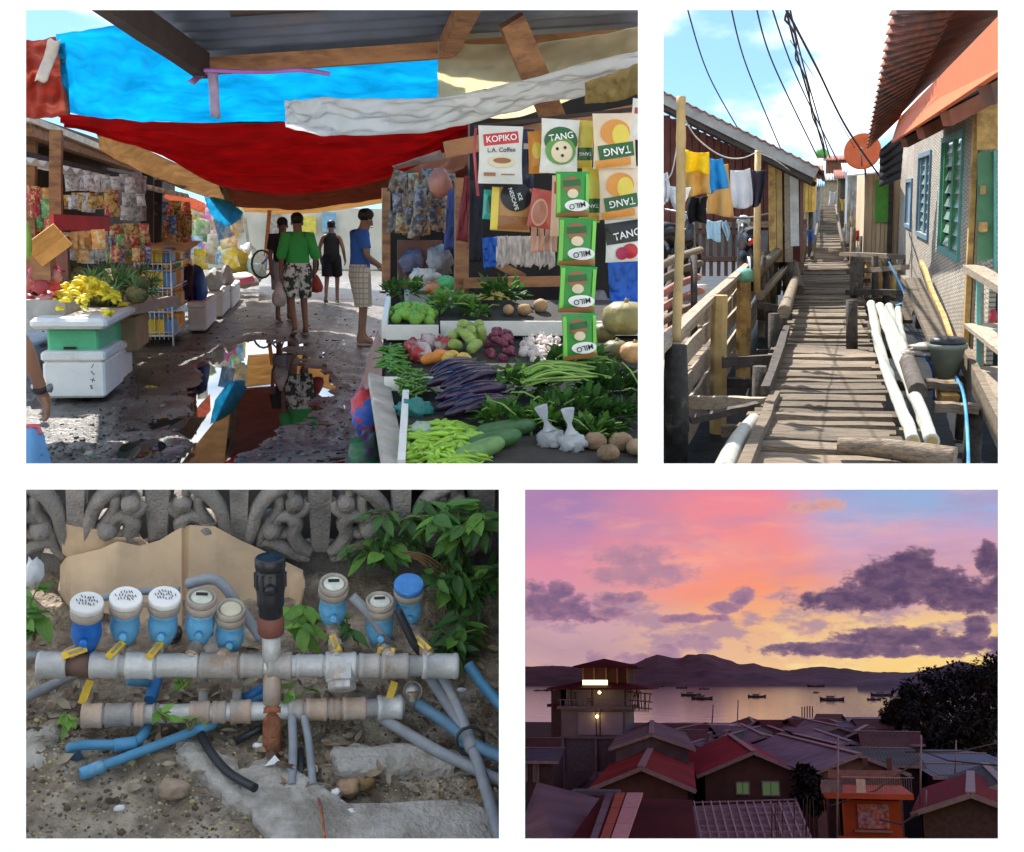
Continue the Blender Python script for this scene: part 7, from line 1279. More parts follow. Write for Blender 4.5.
        for k in range(n):
            q = rs.choice(tips); p = q[rs.randint(2, 8)]; o = piece(t, 'leaf', lmesh[rs.choice(bright) + 4 * rs.randint(0, 1)], p, (rs.uniform(-.9, .5), rs.uniform(-.6, .6), rs.uniform(-3.14, 3.14)), ln * rs.uniform(.7, 1.25))
    plant('leafy green plant climbing in front of the screen wall at upper right', P(378, 560, 3.9), 50, (.2, .05), .1, .08, (0, 1, 2), seed=1)
    plant('dark leafy sprig above the rightmost meters', P(400, 528, 3.92), 30, (.2, .03), .1, .07, (0, 2, 2), seed=2)
    plant('dense leafy shrub at the right edge beside the wall', P(458, 610, 3.8), 150, (.16, .08), .1, .24, (0, 2, 2, 1), seed=3)
    plant('leafy branch in the upper right corner', P(456, 545, 3.85), 80, (.15, .06), .11, .16, (0, 1, 0, 2), seed=4)
    plant('low shrub leaves right of the rightmost meter', P(452, 655, 3.6), 70, (.12, .08), .09, .14, (0, 2, 1), seed=5)
    plant('bright light green plant growing between the black valve and the sixth meter', P(302, 645, 3.6), 30, (.07, .04), .09, .16, (1, 3, 3), seed=6)
    plant('dark leaves between the sixth and seventh meters', P(355, 640, 3.6), 12, (.07, .04), .09, .1, (0, 2), seed=7)
    plant('pale green leaves at the left edge beside the cardboard', P(34, 640, 3.55), 22, (.06, .05), .1, .2, (1, 3, 0), seed=8)
    plant('small leaf sprig on the upper manifold near the fourth meter', G(186, 690, .16), 5, (.02, .02), .05, .04, (3, 1), seed=9)
    plant('small plant growing over the middle of the lower manifold', G(166, 722, .12), 8, (.04, .03), .055, .04, (3, 1), seed=10)
    plant('small plant at the left end of the lower manifold', G(72, 730, .1), 10, (.04, .03), .055, .05, (3, 1), seed=11)
    plant('small sprig right of the riser between the manifolds', G(297, 700, .12), 8, (.03, .02), .05, .05, (3, 1), seed=12)
    plant('single low leaf under the lower manifold right of the hose', G(190, 730, .08), 3, (.02, .02), .05, .02, (3,), seed=13)
    mb = MB()
    for k in range(5): mb.tube(spline([P(385 + k * 3, 555 + k * 2, 3.9), P(420, 553 + k * 2, 3.86), P(450 + k * 4, 575 + k * 9, 3.84), P(455 + k * 3, 612, 3.8)], 12), .003, 5)
    solo(F, 'dry_vine', mb, M('vine_dry', (.3, .17, .08), .8), 'thin reddish vine stems arching over the right plant', 'vine', kind=None)
    mb = MB(); mb.ball(P(33, 572, 3.7), (.03, .04, .05), lump=.6, seed=2); solo(F, 'plastic_bag', mb, M('bag_white', (.7, .72, .74), .4, trans=.3), 'white plastic bag at the left edge above the leaves', 'bag')
panel_meters()
# ================================================================== harbour at dusk, under its own low sky
class E:
    """tiny expression layer over Math nodes"""
    def __init__(s, nt, sock): s.nt = nt; s.s = sock
    def op(s, o, b=None, c=None):
        n = s.nt.nodes.new('ShaderNodeMath'); n.operation = o
        for i, q in enumerate((s, b, c)):
            if q is None: continue
            if isinstance(q, E): s.nt.links.new(q.s, n.inputs[i])
            else: n.inputs[i].default_value = q
        return E(s.nt, n.outputs[0])
    def __add__(s, b): return s.op('ADD', b)
    def __sub__(s, b): return s.op('SUBTRACT', b)
    def __mul__(s, b): return s.op('MULTIPLY', b)
    def __truediv__(s, b): return s.op('DIVIDE', b)
    def max(s, b): return s.op('MAXIMUM', b)
    def sm(s, a, b):
        n = s.nt.nodes.new('ShaderNodeMapRange'); n.interpolation_type = 'SMOOTHSTEP'
        s.nt.links.new(s.s, n.inputs['Value']); n.inputs['From Min'].default_value = a; n.inputs['From Max'].default_value = b
        return E(s.nt, n.outputs[0])
def mixc(nt, f, a, b):
    n = nt.nodes.new('ShaderNodeMix'); n.data_type = 'RGBA'
    for k, q in (('Factor', f), ('A', a), ('B', b)):
        if isinstance(q, E): nt.links.new(q.s, n.inputs[k])
        elif isinstance(q, (int, float)): n.inputs[k].default_value = q
        else: n.inputs[k].default_value = q
    return E(nt, n.outputs['Result'])
def sunset_material():
    m = bpy.data.materials.new('sunset_sky'); m.use_nodes = True; nt = m.node_tree; nt.nodes.clear()
    out = nt.nodes.new('ShaderNodeOutputMaterial'); em = nt.nodes.new('ShaderNodeEmission'); nt.links.new(em.outputs[0], out.inputs['Surface'])
    em.inputs['Strength'].default_value = 2 ** -EXPOSURE
    tc = nt.nodes.new('ShaderNodeTexCoord'); sp = nt.nodes.new('ShaderNodeSeparateXYZ'); nt.links.new(tc.outputs['Object'], sp.inputs[0])
    x, y, z = [E(nt, sp.outputs[k]) for k in 'XYZ']
    u = x / y * FPX; v = (z / y * FPX).max(-20)         # bearing and height above the sea horizon
    def fbm(su, sv, sc, off, det=6, rough=.58):
        cb = nt.nodes.new('ShaderNodeCombineXYZ'); nt.links.new((u * su).s, cb.inputs[0]); nt.links.new((v * sv).s, cb.inputs[1]); cb.inputs[2].default_value = off
        n = nt.nodes.new('ShaderNodeTexNoise'); n.inputs['Scale'].default_value = sc; n.inputs['Detail'].default_value = det; n.inputs['Roughness'].default_value = rough
        nt.links.new(cb.outputs[0], n.inputs['Vector']); return E(nt, n.outputs['Fac'])
    warp = fbm(.006, .011, 1.0, 3.3, 4)
    vv = v + (warp - .5) * 90
    def ramp(stops):
        n = nt.nodes.new('ShaderNodeValToRGB'); nt.links.new((vv / 200).s, n.inputs[0]); el = n.color_ramp.elements
        el[0].position = stops[0][0] / 200; el[0].color = rgb(stops[0][1]); el[1].position = stops[-1][0] / 200; el[1].color = rgb(stops[-1][1])
        for p, c in stops[1:-1]: e = el.new(p / 200); e.color = rgb(c)
        return E(nt, n.outputs[0])
    lf = ramp([(0, '#d2aaa5'), (35, '#bf9aa6'), (60, '#cfa5ae'), (88, '#d998aa'), (118, '#e08fa8'), (150, '#b387b4'), (198, '#a97faf')])
    md = ramp([(0, '#f9cf8e'), (30, '#eabb96'), (65, '#efb589'), (95, '#fb9a76'), (125, '#f3958f'), (160, '#f58e94'), (198, '#e888a6')])
    rt = ramp([(0, '#fbd183'), (30, '#fbd893'), (60, '#f3c990'), (90, '#d9a6ae'), (128, '#cfa5c2'), (160, '#a6aeda'), (198, '#97a4d2')])
    uu = u + (fbm(.008, .008, 1, 9.1, 4) - .5) * 190
    c = mixc(nt, uu.sm(-190, -30), lf, md); c = mixc(nt, (uu + v * .28).sm(40, 150), c, rt)
    # pale blue breaks high on the right, orange glow in the middle
    blu = (fbm(.006, .014, 1, 21, 5)).sm(.5, .68) * v.sm(110, 170) * uu.sm(-40, 120)
    c = mixc(nt, blu * .75, c, rgb('#92b4dc'))
    lil = fbm(.005, .02, 1, 33, 5).sm(.5, .7) * (v.sm(100, 140)) * (uu * -1).sm(20, 160)
    c = mixc(nt, lil * .6, c, rgb('#9d86bb'))
    # drifting low mauve cloudlets
    lo = fbm(.016, .036, 1, 47, 7, .62)
    lowm = (lo - (v - 55).op('ABSOLUTE') * .0034).sm(.44, .56)
    c = mixc(nt, lowm * .8, c, rgb('#a98aa3'))
    glow = fbm(.02, .05, 1, 61, 6).sm(.5, .66) * (v * -1).sm(-75, -20) * uu.sm(-60, 60)
    c = mixc(nt, glow * .7, c, rgb('#ffe39b'))
    def clouds(blobs, k, off, lo_, hi_, dark, edge, sc=(.03, .045)):
        nonlocal c
        e = None
        for (px, py, rx, ry) in blobs:
            a = (u - (px - 762)) / rx; b = (v - (681 - py)) / ry; q = a * a * -1 - b * b + 1.0
            e = q if e is None else e.max(q)
        f = e + (fbm(sc[0] * 1.7, sc[1] * 1.7, 1, off, 8, .62) - .5) * k * 2.6
        c = mixc(nt, f.sm(lo_ - .25, hi_), c, rgb(edge)); inner = f.sm(lo_, hi_ + .5)
        dk = mixc(nt, fbm(.05, .09, 1, off + 5, 6).sm(.35, .7), rgb(dark), rgb(edge)); dk = mixc(nt, .4, dk, rgb(dark))
        c = mixc(nt, inner, c, dk)
    st_ = fbm(.007, .03, 1, 131, 7, .62).sm(.46, .66) * v.sm(60, 120)
    c = mixc(nt, st_ * .45, c, rgb('#b98fb0')); st_ = fbm(.006, .022, 1, 151, 7, .62).sm(.5, .7) * v.sm(70, 110)
    c = mixc(nt, st_ * .5, c, rgb('#ffb49a'))
    clouds([(640, 560, 42, 15), (655, 577, 55, 14), (615, 577, 25, 10)], 1.3, 71, -.1, .9, '#b0839b', '#c690a0', (.03, .05))
    clouds([(545, 603, 32, 20), (578, 612, 42, 15), (565, 592, 16, 12)], 1.5, 83, .0, .5, '#7c6183', '#a97b95')
    clouds([(628, 600, 30, 7), (620, 615, 22, 6), (700, 621, 36, 5), (728, 611, 18, 6), (745, 600, 14, 9)], 1.4, 91, .0, .5, '#8f6c90', '#bb8b98')
    clouds([(605, 660, 14, 12), (640, 662, 36, 10), (700, 645, 24, 10), (670, 655, 20, 12)], 1.6, 97, .1, .6, '#a27f9c', '#c39aa3')
    clouds([(855, 605, 62, 12), (888, 590, 44, 24), (905, 572, 26, 16), (930, 592, 40, 18), (960, 605, 50, 14), (976, 570, 13, 19), (994, 596, 24, 24)], 1.3, 103, .0, .38, '#5b4768', '#87687f', (.035, .05))
    clouds([(842, 652, 84, 8), (890, 641, 66, 11), (935, 648, 44, 11), (962, 632, 12, 15), (988, 650, 26, 14)], 1.2, 109, .0, .36, '#64506f', '#957386', (.035, .06))
    clouds([(822, 514, 30, 7)], 2.0, 117, .1, .7, '#c79aa9', '#e4a795', (.04, .07))
    c = mixc(nt, v.sm(193, 200), c, rgb('#201f38'))
    nt.links.new(c.s, em.inputs['Color'])
    return m

def panel_harbour():
    F = F4; P = F.at; SEA = -9.0
    def top(Y): return .168 * Y
    def lft(Y): return ((512 if Y < 4.6 else 330) - 762) / FPX * Y
    def rgt(Y): return ((1016 if Y < 4.6 else 1240) - 762) / FPX * Y
    def gz(Y): return max(SEA + .05, -.142 * Y - 1.0) if Y > 4 else -.15 * Y - .2
    Ys = [3.15, 5.05, 5.2, 8, 13, 22, 35, 60, 110, 200, 400, 900, 1800, 3000]
    def skin(off):
        mb = MB(); ring = []
        for Y in Ys:
            o = off * (.006 + .004 * Y); pl, pr = (515, 1008) if Y < 5.1 else (300, 1260); Yo = Y + (o if Y > 2000 else -.06 * off if 5 < Y < 5.3 else 0)
            dx, dz = V(o, 0, 0), V(0, 0, o); W_ = lambda px, py: F.pw(px, py, Yo)
            cur = [W_(pl, 920) - dx, W_(pl, 640) - dx, W_(pl, 480) - dx + dz, W_((pl + pr) / 2, 480) + dz, W_(pr, 480) + dx + dz, W_(pr, 640) + dx, W_(pr, 920) + dx]
            ring.append(cur)
        vs = [p for q in ring for p in q]; k = 7; fs = []
        for i in range(len(Ys) - 1):
            for j in range(k - 1): fs.append((i * k + j, i * k + j + 1, (i + 1) * k + j + 1, (i + 1) * k + j))
        e = (len(Ys) - 1) * k; fs.append(tuple(e + j for j in range(k)))
        mb.add(vs, fs); return mb
    sk = MB(); sk = skin(0); o = bpy.data.objects.new('sky', sk.mesh('sky', (0, 0, 0), sunset_material())); col.objects.link(o); o.matrix_world = F.M; o['kind'] = 'structure'
    o = bpy.data.objects.new('sky_shell', skin(1).mesh('sky_shell', (0, 0, 0), M('shell_dark', (.2, .2, .2), .9, bump=0))); col.objects.link(o); o.matrix_world = F.M; o['kind'] = 'structure'  # added unseen shell, keeps daylight out and the dusk glow in
    # sea
    w = M('sea', (.02, .018, .03), .09, var=.1, rnd=0, bump=0, spec=.9)
    nt = w.node_tree; bs = nt.nodes['Principled BSDF']; tc = nt.nodes.new('ShaderNodeTexCoord'); mp = nt.nodes.new('ShaderNodeMapping'); mp.inputs['Scale'].default_value = (.05, .02, 1)
    nz = nt.nodes.new('ShaderNodeTexNoise'); nz.inputs['Scale'].default_value = 4; nz.inputs['Detail'].default_value = 5; bp = nt.nodes.new('ShaderNodeBump'); bp.inputs['Strength'].default_value = .1; bp.inputs['Distance'].default_value = 1.0
    for a, b in ((tc.outputs['Object'], mp.inputs['Vector']), (mp.outputs[0], nz.inputs['Vector']), (nz.outputs['Fac'], bp.inputs['Height']), (bp.outputs[0], bs.inputs['Normal'])): nt.links.new(a, b)
    mb = MB(); mb.add([(-400, 150, SEA), (400, 150, SEA), (1300, 2990, SEA), (-1300, 2990, SEA)], [(0, 1, 2, 3)]); struct(F, 'water', mb, w)
    # ground under the town, falling to the shore
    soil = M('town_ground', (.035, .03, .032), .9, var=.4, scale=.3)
    mb = MB(); mb.sheet(lambda a, b: (lerp(lft(3.3 + 330 * b ** 2), rgt(3.3 + 330 * b ** 2), a), 3.3 + 330 * b ** 2, gz(3.3 + 330 * b ** 2) - (0 if b < .9 else 1.2 * (b - .9) * 10)), 8, 40); struct(F, 'ground', mb, soil)
    # ---------------- hills
    prof = [(400, 668), (460, 665), (525, 667), (560, 666), (585, 667), (612, 668), (640, 664), (652, 659), (663, 655.5), (674, 658), (683, 660), (693, 656.5), (704, 655), (716, 656.5), (728, 660), (742, 665), (754, 664), (766, 668), (785, 671), (802, 669), (818, 667), (836, 669), (856, 672), (880, 673), (905, 673), (925, 668), (944, 663), (958, 667), (980, 671), (1010, 668), (1110, 668)]
    hm = M('hill', (.10, .075, .1), .95, var=.45, scale=.02, c2=(.055, .05, .06), c2scale=.008, bump=.8, bscale=.05)
    def ridge(name, pr, D0, D1, dz, seed):
        mb = MB(); n = 260
        def f(a, b):
            x = lerp(pr[0][0], pr[-1][0], a); i = max(k for k in range(len(pr)) if pr[k][0] <= x + 1e-6); i = min(i, len(pr) - 2); t = (x - pr[i][0]) / (pr[i + 1][0] - pr[i][0]); t = t * t * (3 - 2 * t) * .5 + t * .5
            h = 681 - lerp(pr[i][1], pr[i + 1][1], t) - dz; h += .9 * noise.noise(V(x * .09, seed, 0)) + .5 * noise.noise(V(x * .3, seed, 2))
            D = lerp(D0, D1, b); zr = h / FPX * D + 9; k = math.sin(min(b / .55, 1) * math.pi / 2) if b < .55 else 1 - ((b - .55) / .45) ** 2
            fold = 1 + .22 * noise.noise(V(x * .05 + b * 2, b * 4, seed)) * (1 - abs(b - .55) * 1.2)
            return V(((x - 762) / FPX) * D, D, SEA + max(0, zr * k * (fold if abs(b - .55) > .12 else 1)))
        mb.sheet(f, n, 22); o = struct(F, name, mb, hm)
    ridge('hills', prof, 2150, 2850, 0, 1.5)
    ridge('headland', [(850, 681), (868, 679), (890, 676), (905, 674), (930, 671), (960, 668), (1000, 664), (1100, 660)], 1250, 1500, 0, 4.2)
    # ---------------- boats
    hull_m = M('boat_hull', (.05, .045, .05), .6); cab_m = M('boat_cabin', (.2, .18, .2), .6); bam_m = M('outrigger', (.12, .1, .09), .7)
    def boat(px, py, ln_px, label, rz, cabin=True):
        c = F.gnd(px, py, SEA); L_ = .8 * ln_px / FPX * c.y; t = thing(F, 'outrigger_boat', label, 'boat', c, rz, 'boats moored in the bay', local=True); k = L_ / 10
        mb = MB(); mb.sheet(lambda a, b: (k * (-5 + 10 * a), k * .75 * math.sin(math.pi * min(max(a, .02), .98)) ** .5 * math.sin((b - .5) * math.pi), k * (.05 + (.9 + .7 * (2 * a - 1) ** 4) * abs(2 * b - 1) ** 1.5)), 18, 10, thick=k * .05); part(t, 'hull', mb, hull_m)
        mb = MB(); mb.box((0, 0, k * .8), (k * 8, k * 1.1, k * .08)); part(t, 'deck', mb, hull_m)
        if cabin:
            mb = MB(); mb.box((-k * .6, 0, k * 1.35), (k * 3.4, k * 1.15, k * 1.0), ch=k * .06); part(t, 'cabin', mb, cab_m)
            mb = MB(); mb.box((-k * .4, 0, k * 1.95), (k * 4.8, k * 1.5, k * .1)); part(t, 'canopy', mb, cab_m)
        for s in (-1, 1):
            mb = MB(); mb.tube([(-k * 4, s * k * 2.3, k * .3), (k * 3.6, s * k * 2.3, k * .3), (k * 4.4, s * k * 2.3, k * .55)], k * .09, 6); part(t, 'outrigger', mb, bam_m)
        for x in (-2.5, 2.2):
            mb = MB(); mb.tube([(x * k, -k * 2.4, k * .4), (x * k, 0, k * 1.1), (x * k, k * 2.4, k * .4)], k * .07, 6); part(t, 'outrigger_arm', mb, bam_m)
        mb = MB(); mb.tube([(k * 1.6, 0, k * .8), (k * 1.6, 0, k * 3.4)], k * .06, 5); part(t, 'mast', mb, bam_m)
    for i, b in enumerate(((538, 691, 10, 'faint boat left of the tall house, first from the left', .3), (547, 691, 12, 'boat just left of the tall house, second from the left', -.2), (661, 687, 8, 'small far boat right of the tall house', .2), (682, 688.5, 14, 'boat with canopy beyond the pale moored cluster', -.3), (704, 689.5, 12, 'boat right of the canopy boat under the hills', .1), (734, 684.5, 6, 'smallest far boat in the middle of the bay', .0),
                           (757, 697.5, 22, 'dark boat with cabin in the middle of the bay', .25), (691, 696, 24, 'pale moored boat, upper of a pair near the shore', .15), (702, 699.5, 26, 'pale moored boat, lower of a pair near the shore', -.2), (790, 683.5, 10, 'far boat left of the long canopied boat', .2), (816, 687, 20, 'long canopied boat in the golden water', .05), (816, 693, 9, 'small boat right under the long canopied boat', .7),
                           (832, 700.5, 28, 'low dark boat nearest the shore on the right', -.1), (880, 687, 14, 'far boat near the dark headland', .15), (882, 696, 26, 'pale boat close to the dark trees', .1), (874, 700, 16, 'boat in front of the pale boat by the trees', -.3))): boat(*b)
    # ---------------- houses
    def rm(name, c, c2=None):
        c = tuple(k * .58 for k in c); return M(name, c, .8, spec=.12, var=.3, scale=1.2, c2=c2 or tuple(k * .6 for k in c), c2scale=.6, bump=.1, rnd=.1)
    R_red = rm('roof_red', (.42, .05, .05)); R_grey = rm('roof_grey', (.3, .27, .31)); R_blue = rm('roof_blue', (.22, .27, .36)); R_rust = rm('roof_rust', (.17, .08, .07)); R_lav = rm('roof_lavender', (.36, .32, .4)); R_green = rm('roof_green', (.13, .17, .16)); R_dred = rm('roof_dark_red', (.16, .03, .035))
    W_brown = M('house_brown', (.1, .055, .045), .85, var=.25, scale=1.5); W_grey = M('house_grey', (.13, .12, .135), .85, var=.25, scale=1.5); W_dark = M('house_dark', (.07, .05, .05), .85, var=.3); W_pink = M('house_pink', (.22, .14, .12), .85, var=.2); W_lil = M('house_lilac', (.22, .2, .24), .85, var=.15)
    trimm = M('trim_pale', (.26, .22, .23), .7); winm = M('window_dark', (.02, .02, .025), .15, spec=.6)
    lit = bpy.data.materials.new('lit_window'); lit.use_nodes = True; lb_ = lit.node_tree.nodes['Principled BSDF']; lb_.inputs['Base Color'].default_value = (.1, .2, .08, 1); lb_.inputs['Emission Color'].default_value = (.3, .55, .2, 1); lb_.inputs['Emission Strength'].default_value = .05
    def slab(mb, q, th):
        q = [Vector(p) for p in q]; n_ = (q[1] - q[0]).cross(q[3] - q[0]).normalized() * th
        mb.add(q + [p - n_ for p in q], [(0, 1, 2, 3), (7, 6, 5, 4), (0, 4, 5, 1), (1, 5, 6, 2), (2, 6, 7, 3), (3, 7, 4, 0)])
    def rsheet(t, q, mt, n=22, amp=.02, lb=None):
        q = [Vector(p) for p in q]; nn = (q[1] - q[0]).cross(q[3] - q[0]).normalized(); mb = MB()
        mb.sheet(lambda a, b: q[0].lerp(q[1], a).lerp(q[3].lerp(q[2], a), b) + nn * amp * (1 if math.sin(a * n * 6.2832) > 0 else -1) * .5, n * 4, 2, False, thick=.03)
        return part(t, 'roof', mb, mt, lb)
    def house(label, px, py_eave, D, w, dep, rise, hwall, yaw, wall, roof, ridge='y', over=.35, wins=(), trim=trimm, cat='house', hip=False, name='house'):
        c = P(px, py_eave, D); cs, sn = math.cos(R(yaw)), math.sin(R(yaw)); t = thing(F, name, label, cat, (c.x - sn * dep / 2, D + cs * dep / 2, c.z - hwall), R(yaw), local=True); x, d, e = w / 2, dep / 2, hwall
        mb = MB(); mb.box((0, 0, e / 2), (w, dep, e))
        if ridge == 'y' and not hip:
            for s in (-1, 1): mb.add([(-x, s * d, e), (x, s * d, e), (0, s * d, e + rise * x / (x + over) * .98)], [(0, 1, 2)] if s < 0 else [(2, 1, 0)])
        elif not hip:
            for s in (-1, 1): mb.add([(s * x, -d, e), (s * x, d, e), (s * x, 0, e + rise * d / (d + over) * .98)], [(0, 1, 2)] if s > 0 else [(2, 1, 0)])
        part(t, 'wall', mb, wall); X, Dd, dr = x + over, d + over, -rise * over / (x if ridge == 'y' else d) * .6
        zr = e + rise; ze = e - .02 + dr * .5
        if hip:
            h = max(0, x - d) if ridge == 'x' else 0; g = max(0, d - x) if ridge == 'y' else 0
            r0, r1 = V(-h, -g, zr), V(h, g, zr)
            for q in (([(-X, -Dd, ze), (X, -Dd, ze), r1 if h else r0, r0]), ([(X, Dd, ze), (-X, Dd, ze), r0 if h else r1, r1])): rsheet(t, [Vector(p) for p in q], roof)
            for q in (([(-X, Dd, ze), (-X, -Dd, ze), r0, r0 if h else r1]), ([(X, -Dd, ze), (X, Dd, ze), r1, r1 if h else r0])): rsheet(t, [Vector(p) for p in q], roof)
        elif ridge == 'y':
            rsheet(t, [(-X, -Dd, ze), (0, -Dd, zr), (0, Dd, zr), (-X, Dd, ze)][::1] and [V(-X, Dd, ze), V(-X, -Dd, ze), V(0, -Dd, zr), V(0, Dd, zr)], roof); rsheet(t, [V(X, -Dd, ze), V(X, Dd, ze), V(0, Dd, zr), V(0, -Dd, zr)], roof)
            mb = MB(); mb.beam((-X, -Dd - .04, ze - .06), (0, -Dd - .04, zr - .06), .05, .16); part(t, 'barge_board', mb, trim); mb = MB(); mb.beam((X, -Dd - .04, ze - .06), (0, -Dd - .04, zr - .06), .05, .16); part(t, 'barge_board', mb, trim)
            mb = MB(); mb.beam((0, -Dd - .05, zr + .03), (0, Dd, zr + .03), .3, .05); part(t, 'ridge_cap', mb, trim)
        else:
            rsheet(t, [V(-X, -Dd, ze), V(X, -Dd, ze), V(X, 0, zr), V(-X, 0, zr)], roof); rsheet(t, [V(X, Dd, ze), V(-X, Dd, ze), V(-X, 0, zr), V(X, 0, zr)], roof)
            mb = MB(); mb.beam((-X, 0, zr + .03), (X, 0, zr + .03), .3, .05); part(t, 'ridge_cap', mb, trim); mb = MB(); mb.beam((-X, -Dd - .03, ze - .06), (X, -Dd - .03, ze - .06), .04, .14); part(t, 'barge_board', mb, trim)
        for (wx, wz, ww, wh, mt) in wins:
            mb = MB(); f_ = .06
            for (cx, cz, sx, sz) in ((wx - ww / 2, wz, f_, wh), (wx + ww / 2, wz, f_, wh), (wx, wz + wh / 2, ww + f_, f_), (wx, wz - wh / 2, ww + f_, f_), (wx, wz, f_ * .6, wh)): mb.box((cx, -d - .03, cz), (sx, .08, sz))
            wf = part(t, 'window', mb, trim); mb = MB(); mb.box((wx, -d - .01, wz), (ww, .03, wh)); part(wf, 'pane', mb, mt)
        return t
    # -- tall house on the left
    t = thing(F, 'tall_house', 'tall concrete house with a pavilion roof and lit sign on the left', 'house', P(597, 790, 75)); D = 75
    def blk(name, x0, y0, x1, y1, D0, dep, mt, lb=None, par=None):
        a, b = P(x0, y0, D0), P(x1, y1, D0); mb = MB(); mb.box(((a.x + b.x) / 2, D0 + dep / 2, (a.z + b.z) / 2), (b.x - a.x, dep, a.z - b.z)); return part(par or t, name, mb, mt, lb)
    conc = M('concrete_dusk', (.16, .145, .155), .85, var=.25, scale=1.2); concl = M('concrete_pale', (.3, .28, .33), .85, var=.15, scale=1)
    blk('lower_wall', 560, 738, 626, 772, D, 5, M('concrete_dark', (.11, .11, .13), .85, var=.25)); blk('middle_wall', 561, 708, 626, 737.5, D - .02, 5, conc); blk('upper_wall', 566, 688, 626, 707, D + .6, 4.4, concl); blk('pale_panel', 578, 712, 623, 735, D - .1, .06, concl)
    blk('floor_slab', 557, 706, 630, 709.5, D - .5, 5.6, conc); blk('floor_slab', 559, 736.5, 629, 739, D - .2, 5.3, conc); blk('pavilion_wall', 582, 667, 628, 683, D + .5, 4, M('pavilion_brown', (.13, .05, .035), .8, var=.2))
    for px in (583, 594, 606, 617, 627): blk('pavilion_post', px - .8, 666, px + .8, 687, D + .2, .15, M('post_brown', (.3, .13, .06), .7))
    def hiproof(x0, x1, ye, xr, yr, D0, dep, mt):
        a, b, r_ = P(x0, ye, D0), P(x1, ye, D0), P(xr, yr, D0 + dep / 2); q = [a, b, b + V(0, dep, 0), a + V(0, dep, 0)]
        for i in range(4):
            mb = MB(); p0, p1 = q[i], q[(i + 1) % 4]; mb.add([p0, p1, r_, p0 - V(0, 0, .1), p1 - V(0, 0, .1), r_ - V(0, 0, .12)], [(0, 1, 2), (5, 4, 3), (0, 3, 4, 1)]); part(t, 'roof', mb, mt)
    hiproof(573, 637, 666, 604, 658.5, D - .6, 6, R_dred); hiproof(547, 648, 688, 600, 678, D - 1.4, 7.4, R_dred)
    for px in (552, 571, 592, 625, 637): blk('gallery_post', px - .8, 688, px + .8, 708, D - .4, .15, W_dark)
    for i in range(14): blk('baluster', 560 + i * 4.8, 700, 560.8 + i * 4.8, 707, D - .45, .05, M('steel_dusk', (.2, .2, .22), .4))
    blk('rail', 558, 699.3, 628, 700.3, D - .45, .06, MATS['steel_dusk'])
    for px in (563, 596, 627): blk('column', px - 1.5, 738, px + 1.5, 795, D - .15, .3, conc)
    for (x0, y0, x1, y1) in ((568, 692, 576, 706), (588, 698, 594, 702), (630, 672, 634, 684)): blk('window', x0, y0, x1, y1, D + .5 if x0 < 620 else D + .3, .08, winm)
    blk('drainpipe', 595.5, 709, 597, 738, D - .12, .1, W_dark); blk('drainpipe', 599, 709, 601, 738, D - .12, .1, W_dark)
    sg = bpy.data.materials.new('lit_sign'); sg.use_nodes = True; b_ = sg.node_tree.nodes['Principled BSDF']; b_.inputs['Base Color'].default_value = (.8, .8, .5, 1); b_.inputs['Emission Color'].default_value = (1, .93, .45, 1); b_.inputs['Emission Strength'].default_value = .9
    blk('lit_sign', 582.5, 680, 607.5, 685, D - .8, .08, sg, 'glowing pale yellow sign panel')
    bl = bpy.data.materials.new('lit_bulb'); bl.use_nodes = True; b_ = bl.node_tree.nodes['Principled BSDF']; b_.inputs['Emission Color'].default_value = (1, .62, .2, 1); b_.inputs['Emission Strength'].default_value = 9
    for (px, py) in ((599.5, 692.5), (597, 716.5)):
        mb = MB(); mb.ball(P(px, py, D - .35), .085); part(t, 'bulb', mb, bl, 'glowing bulb')
    blk('annex', 551, 690, 561, 737, D + 1, 3, W_dark); blk('annex_roof', 547, 704, 562, 707, D + .6, 3.4, R_dred)
    st = thing(F, 'scaffold_stair', 'dark timber scaffold on the right side of the tall house', 'scaffold', P(637, 720, 76))
    for i in range(10):
        mb = MB(); px = 630 + i * 2; mb.beam(P(px, 712, 75.5 + i * .2), P(px + rn(-3, 3), 684 + i * 1.2, 75.5 + i * .2), .06, .06); part(st, 'pole', mb, M('timber_dusk', (.14, .09, .07), .8))
    for yy in (692, 700, 707):
        mb = MB(); mb.beam(P(628, yy, 75.4), P(652, yy + 2, 76.5), .06, .08); part(st, 'ledger', mb, MATS['timber_dusk'])
    # -- the named houses
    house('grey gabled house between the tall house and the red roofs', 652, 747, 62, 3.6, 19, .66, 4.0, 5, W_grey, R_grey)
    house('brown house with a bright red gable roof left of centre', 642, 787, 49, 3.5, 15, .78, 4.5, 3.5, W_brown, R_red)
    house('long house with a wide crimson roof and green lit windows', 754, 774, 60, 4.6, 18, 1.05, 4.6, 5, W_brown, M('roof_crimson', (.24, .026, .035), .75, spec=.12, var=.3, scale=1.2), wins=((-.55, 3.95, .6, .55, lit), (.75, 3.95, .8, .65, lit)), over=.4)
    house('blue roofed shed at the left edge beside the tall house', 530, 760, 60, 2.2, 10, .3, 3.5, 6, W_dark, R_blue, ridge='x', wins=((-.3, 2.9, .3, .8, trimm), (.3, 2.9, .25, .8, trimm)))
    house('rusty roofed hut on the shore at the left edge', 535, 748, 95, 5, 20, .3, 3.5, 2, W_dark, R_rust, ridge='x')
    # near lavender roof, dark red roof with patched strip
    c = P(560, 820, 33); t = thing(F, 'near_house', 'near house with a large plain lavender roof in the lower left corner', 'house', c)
    mb = MB(); slab(mb, [P(500, 880, 27), P(558, 855, 27), P(606, 800, 37), P(537, 782, 38)], .06); part(t, 'roof', mb, R_lav)
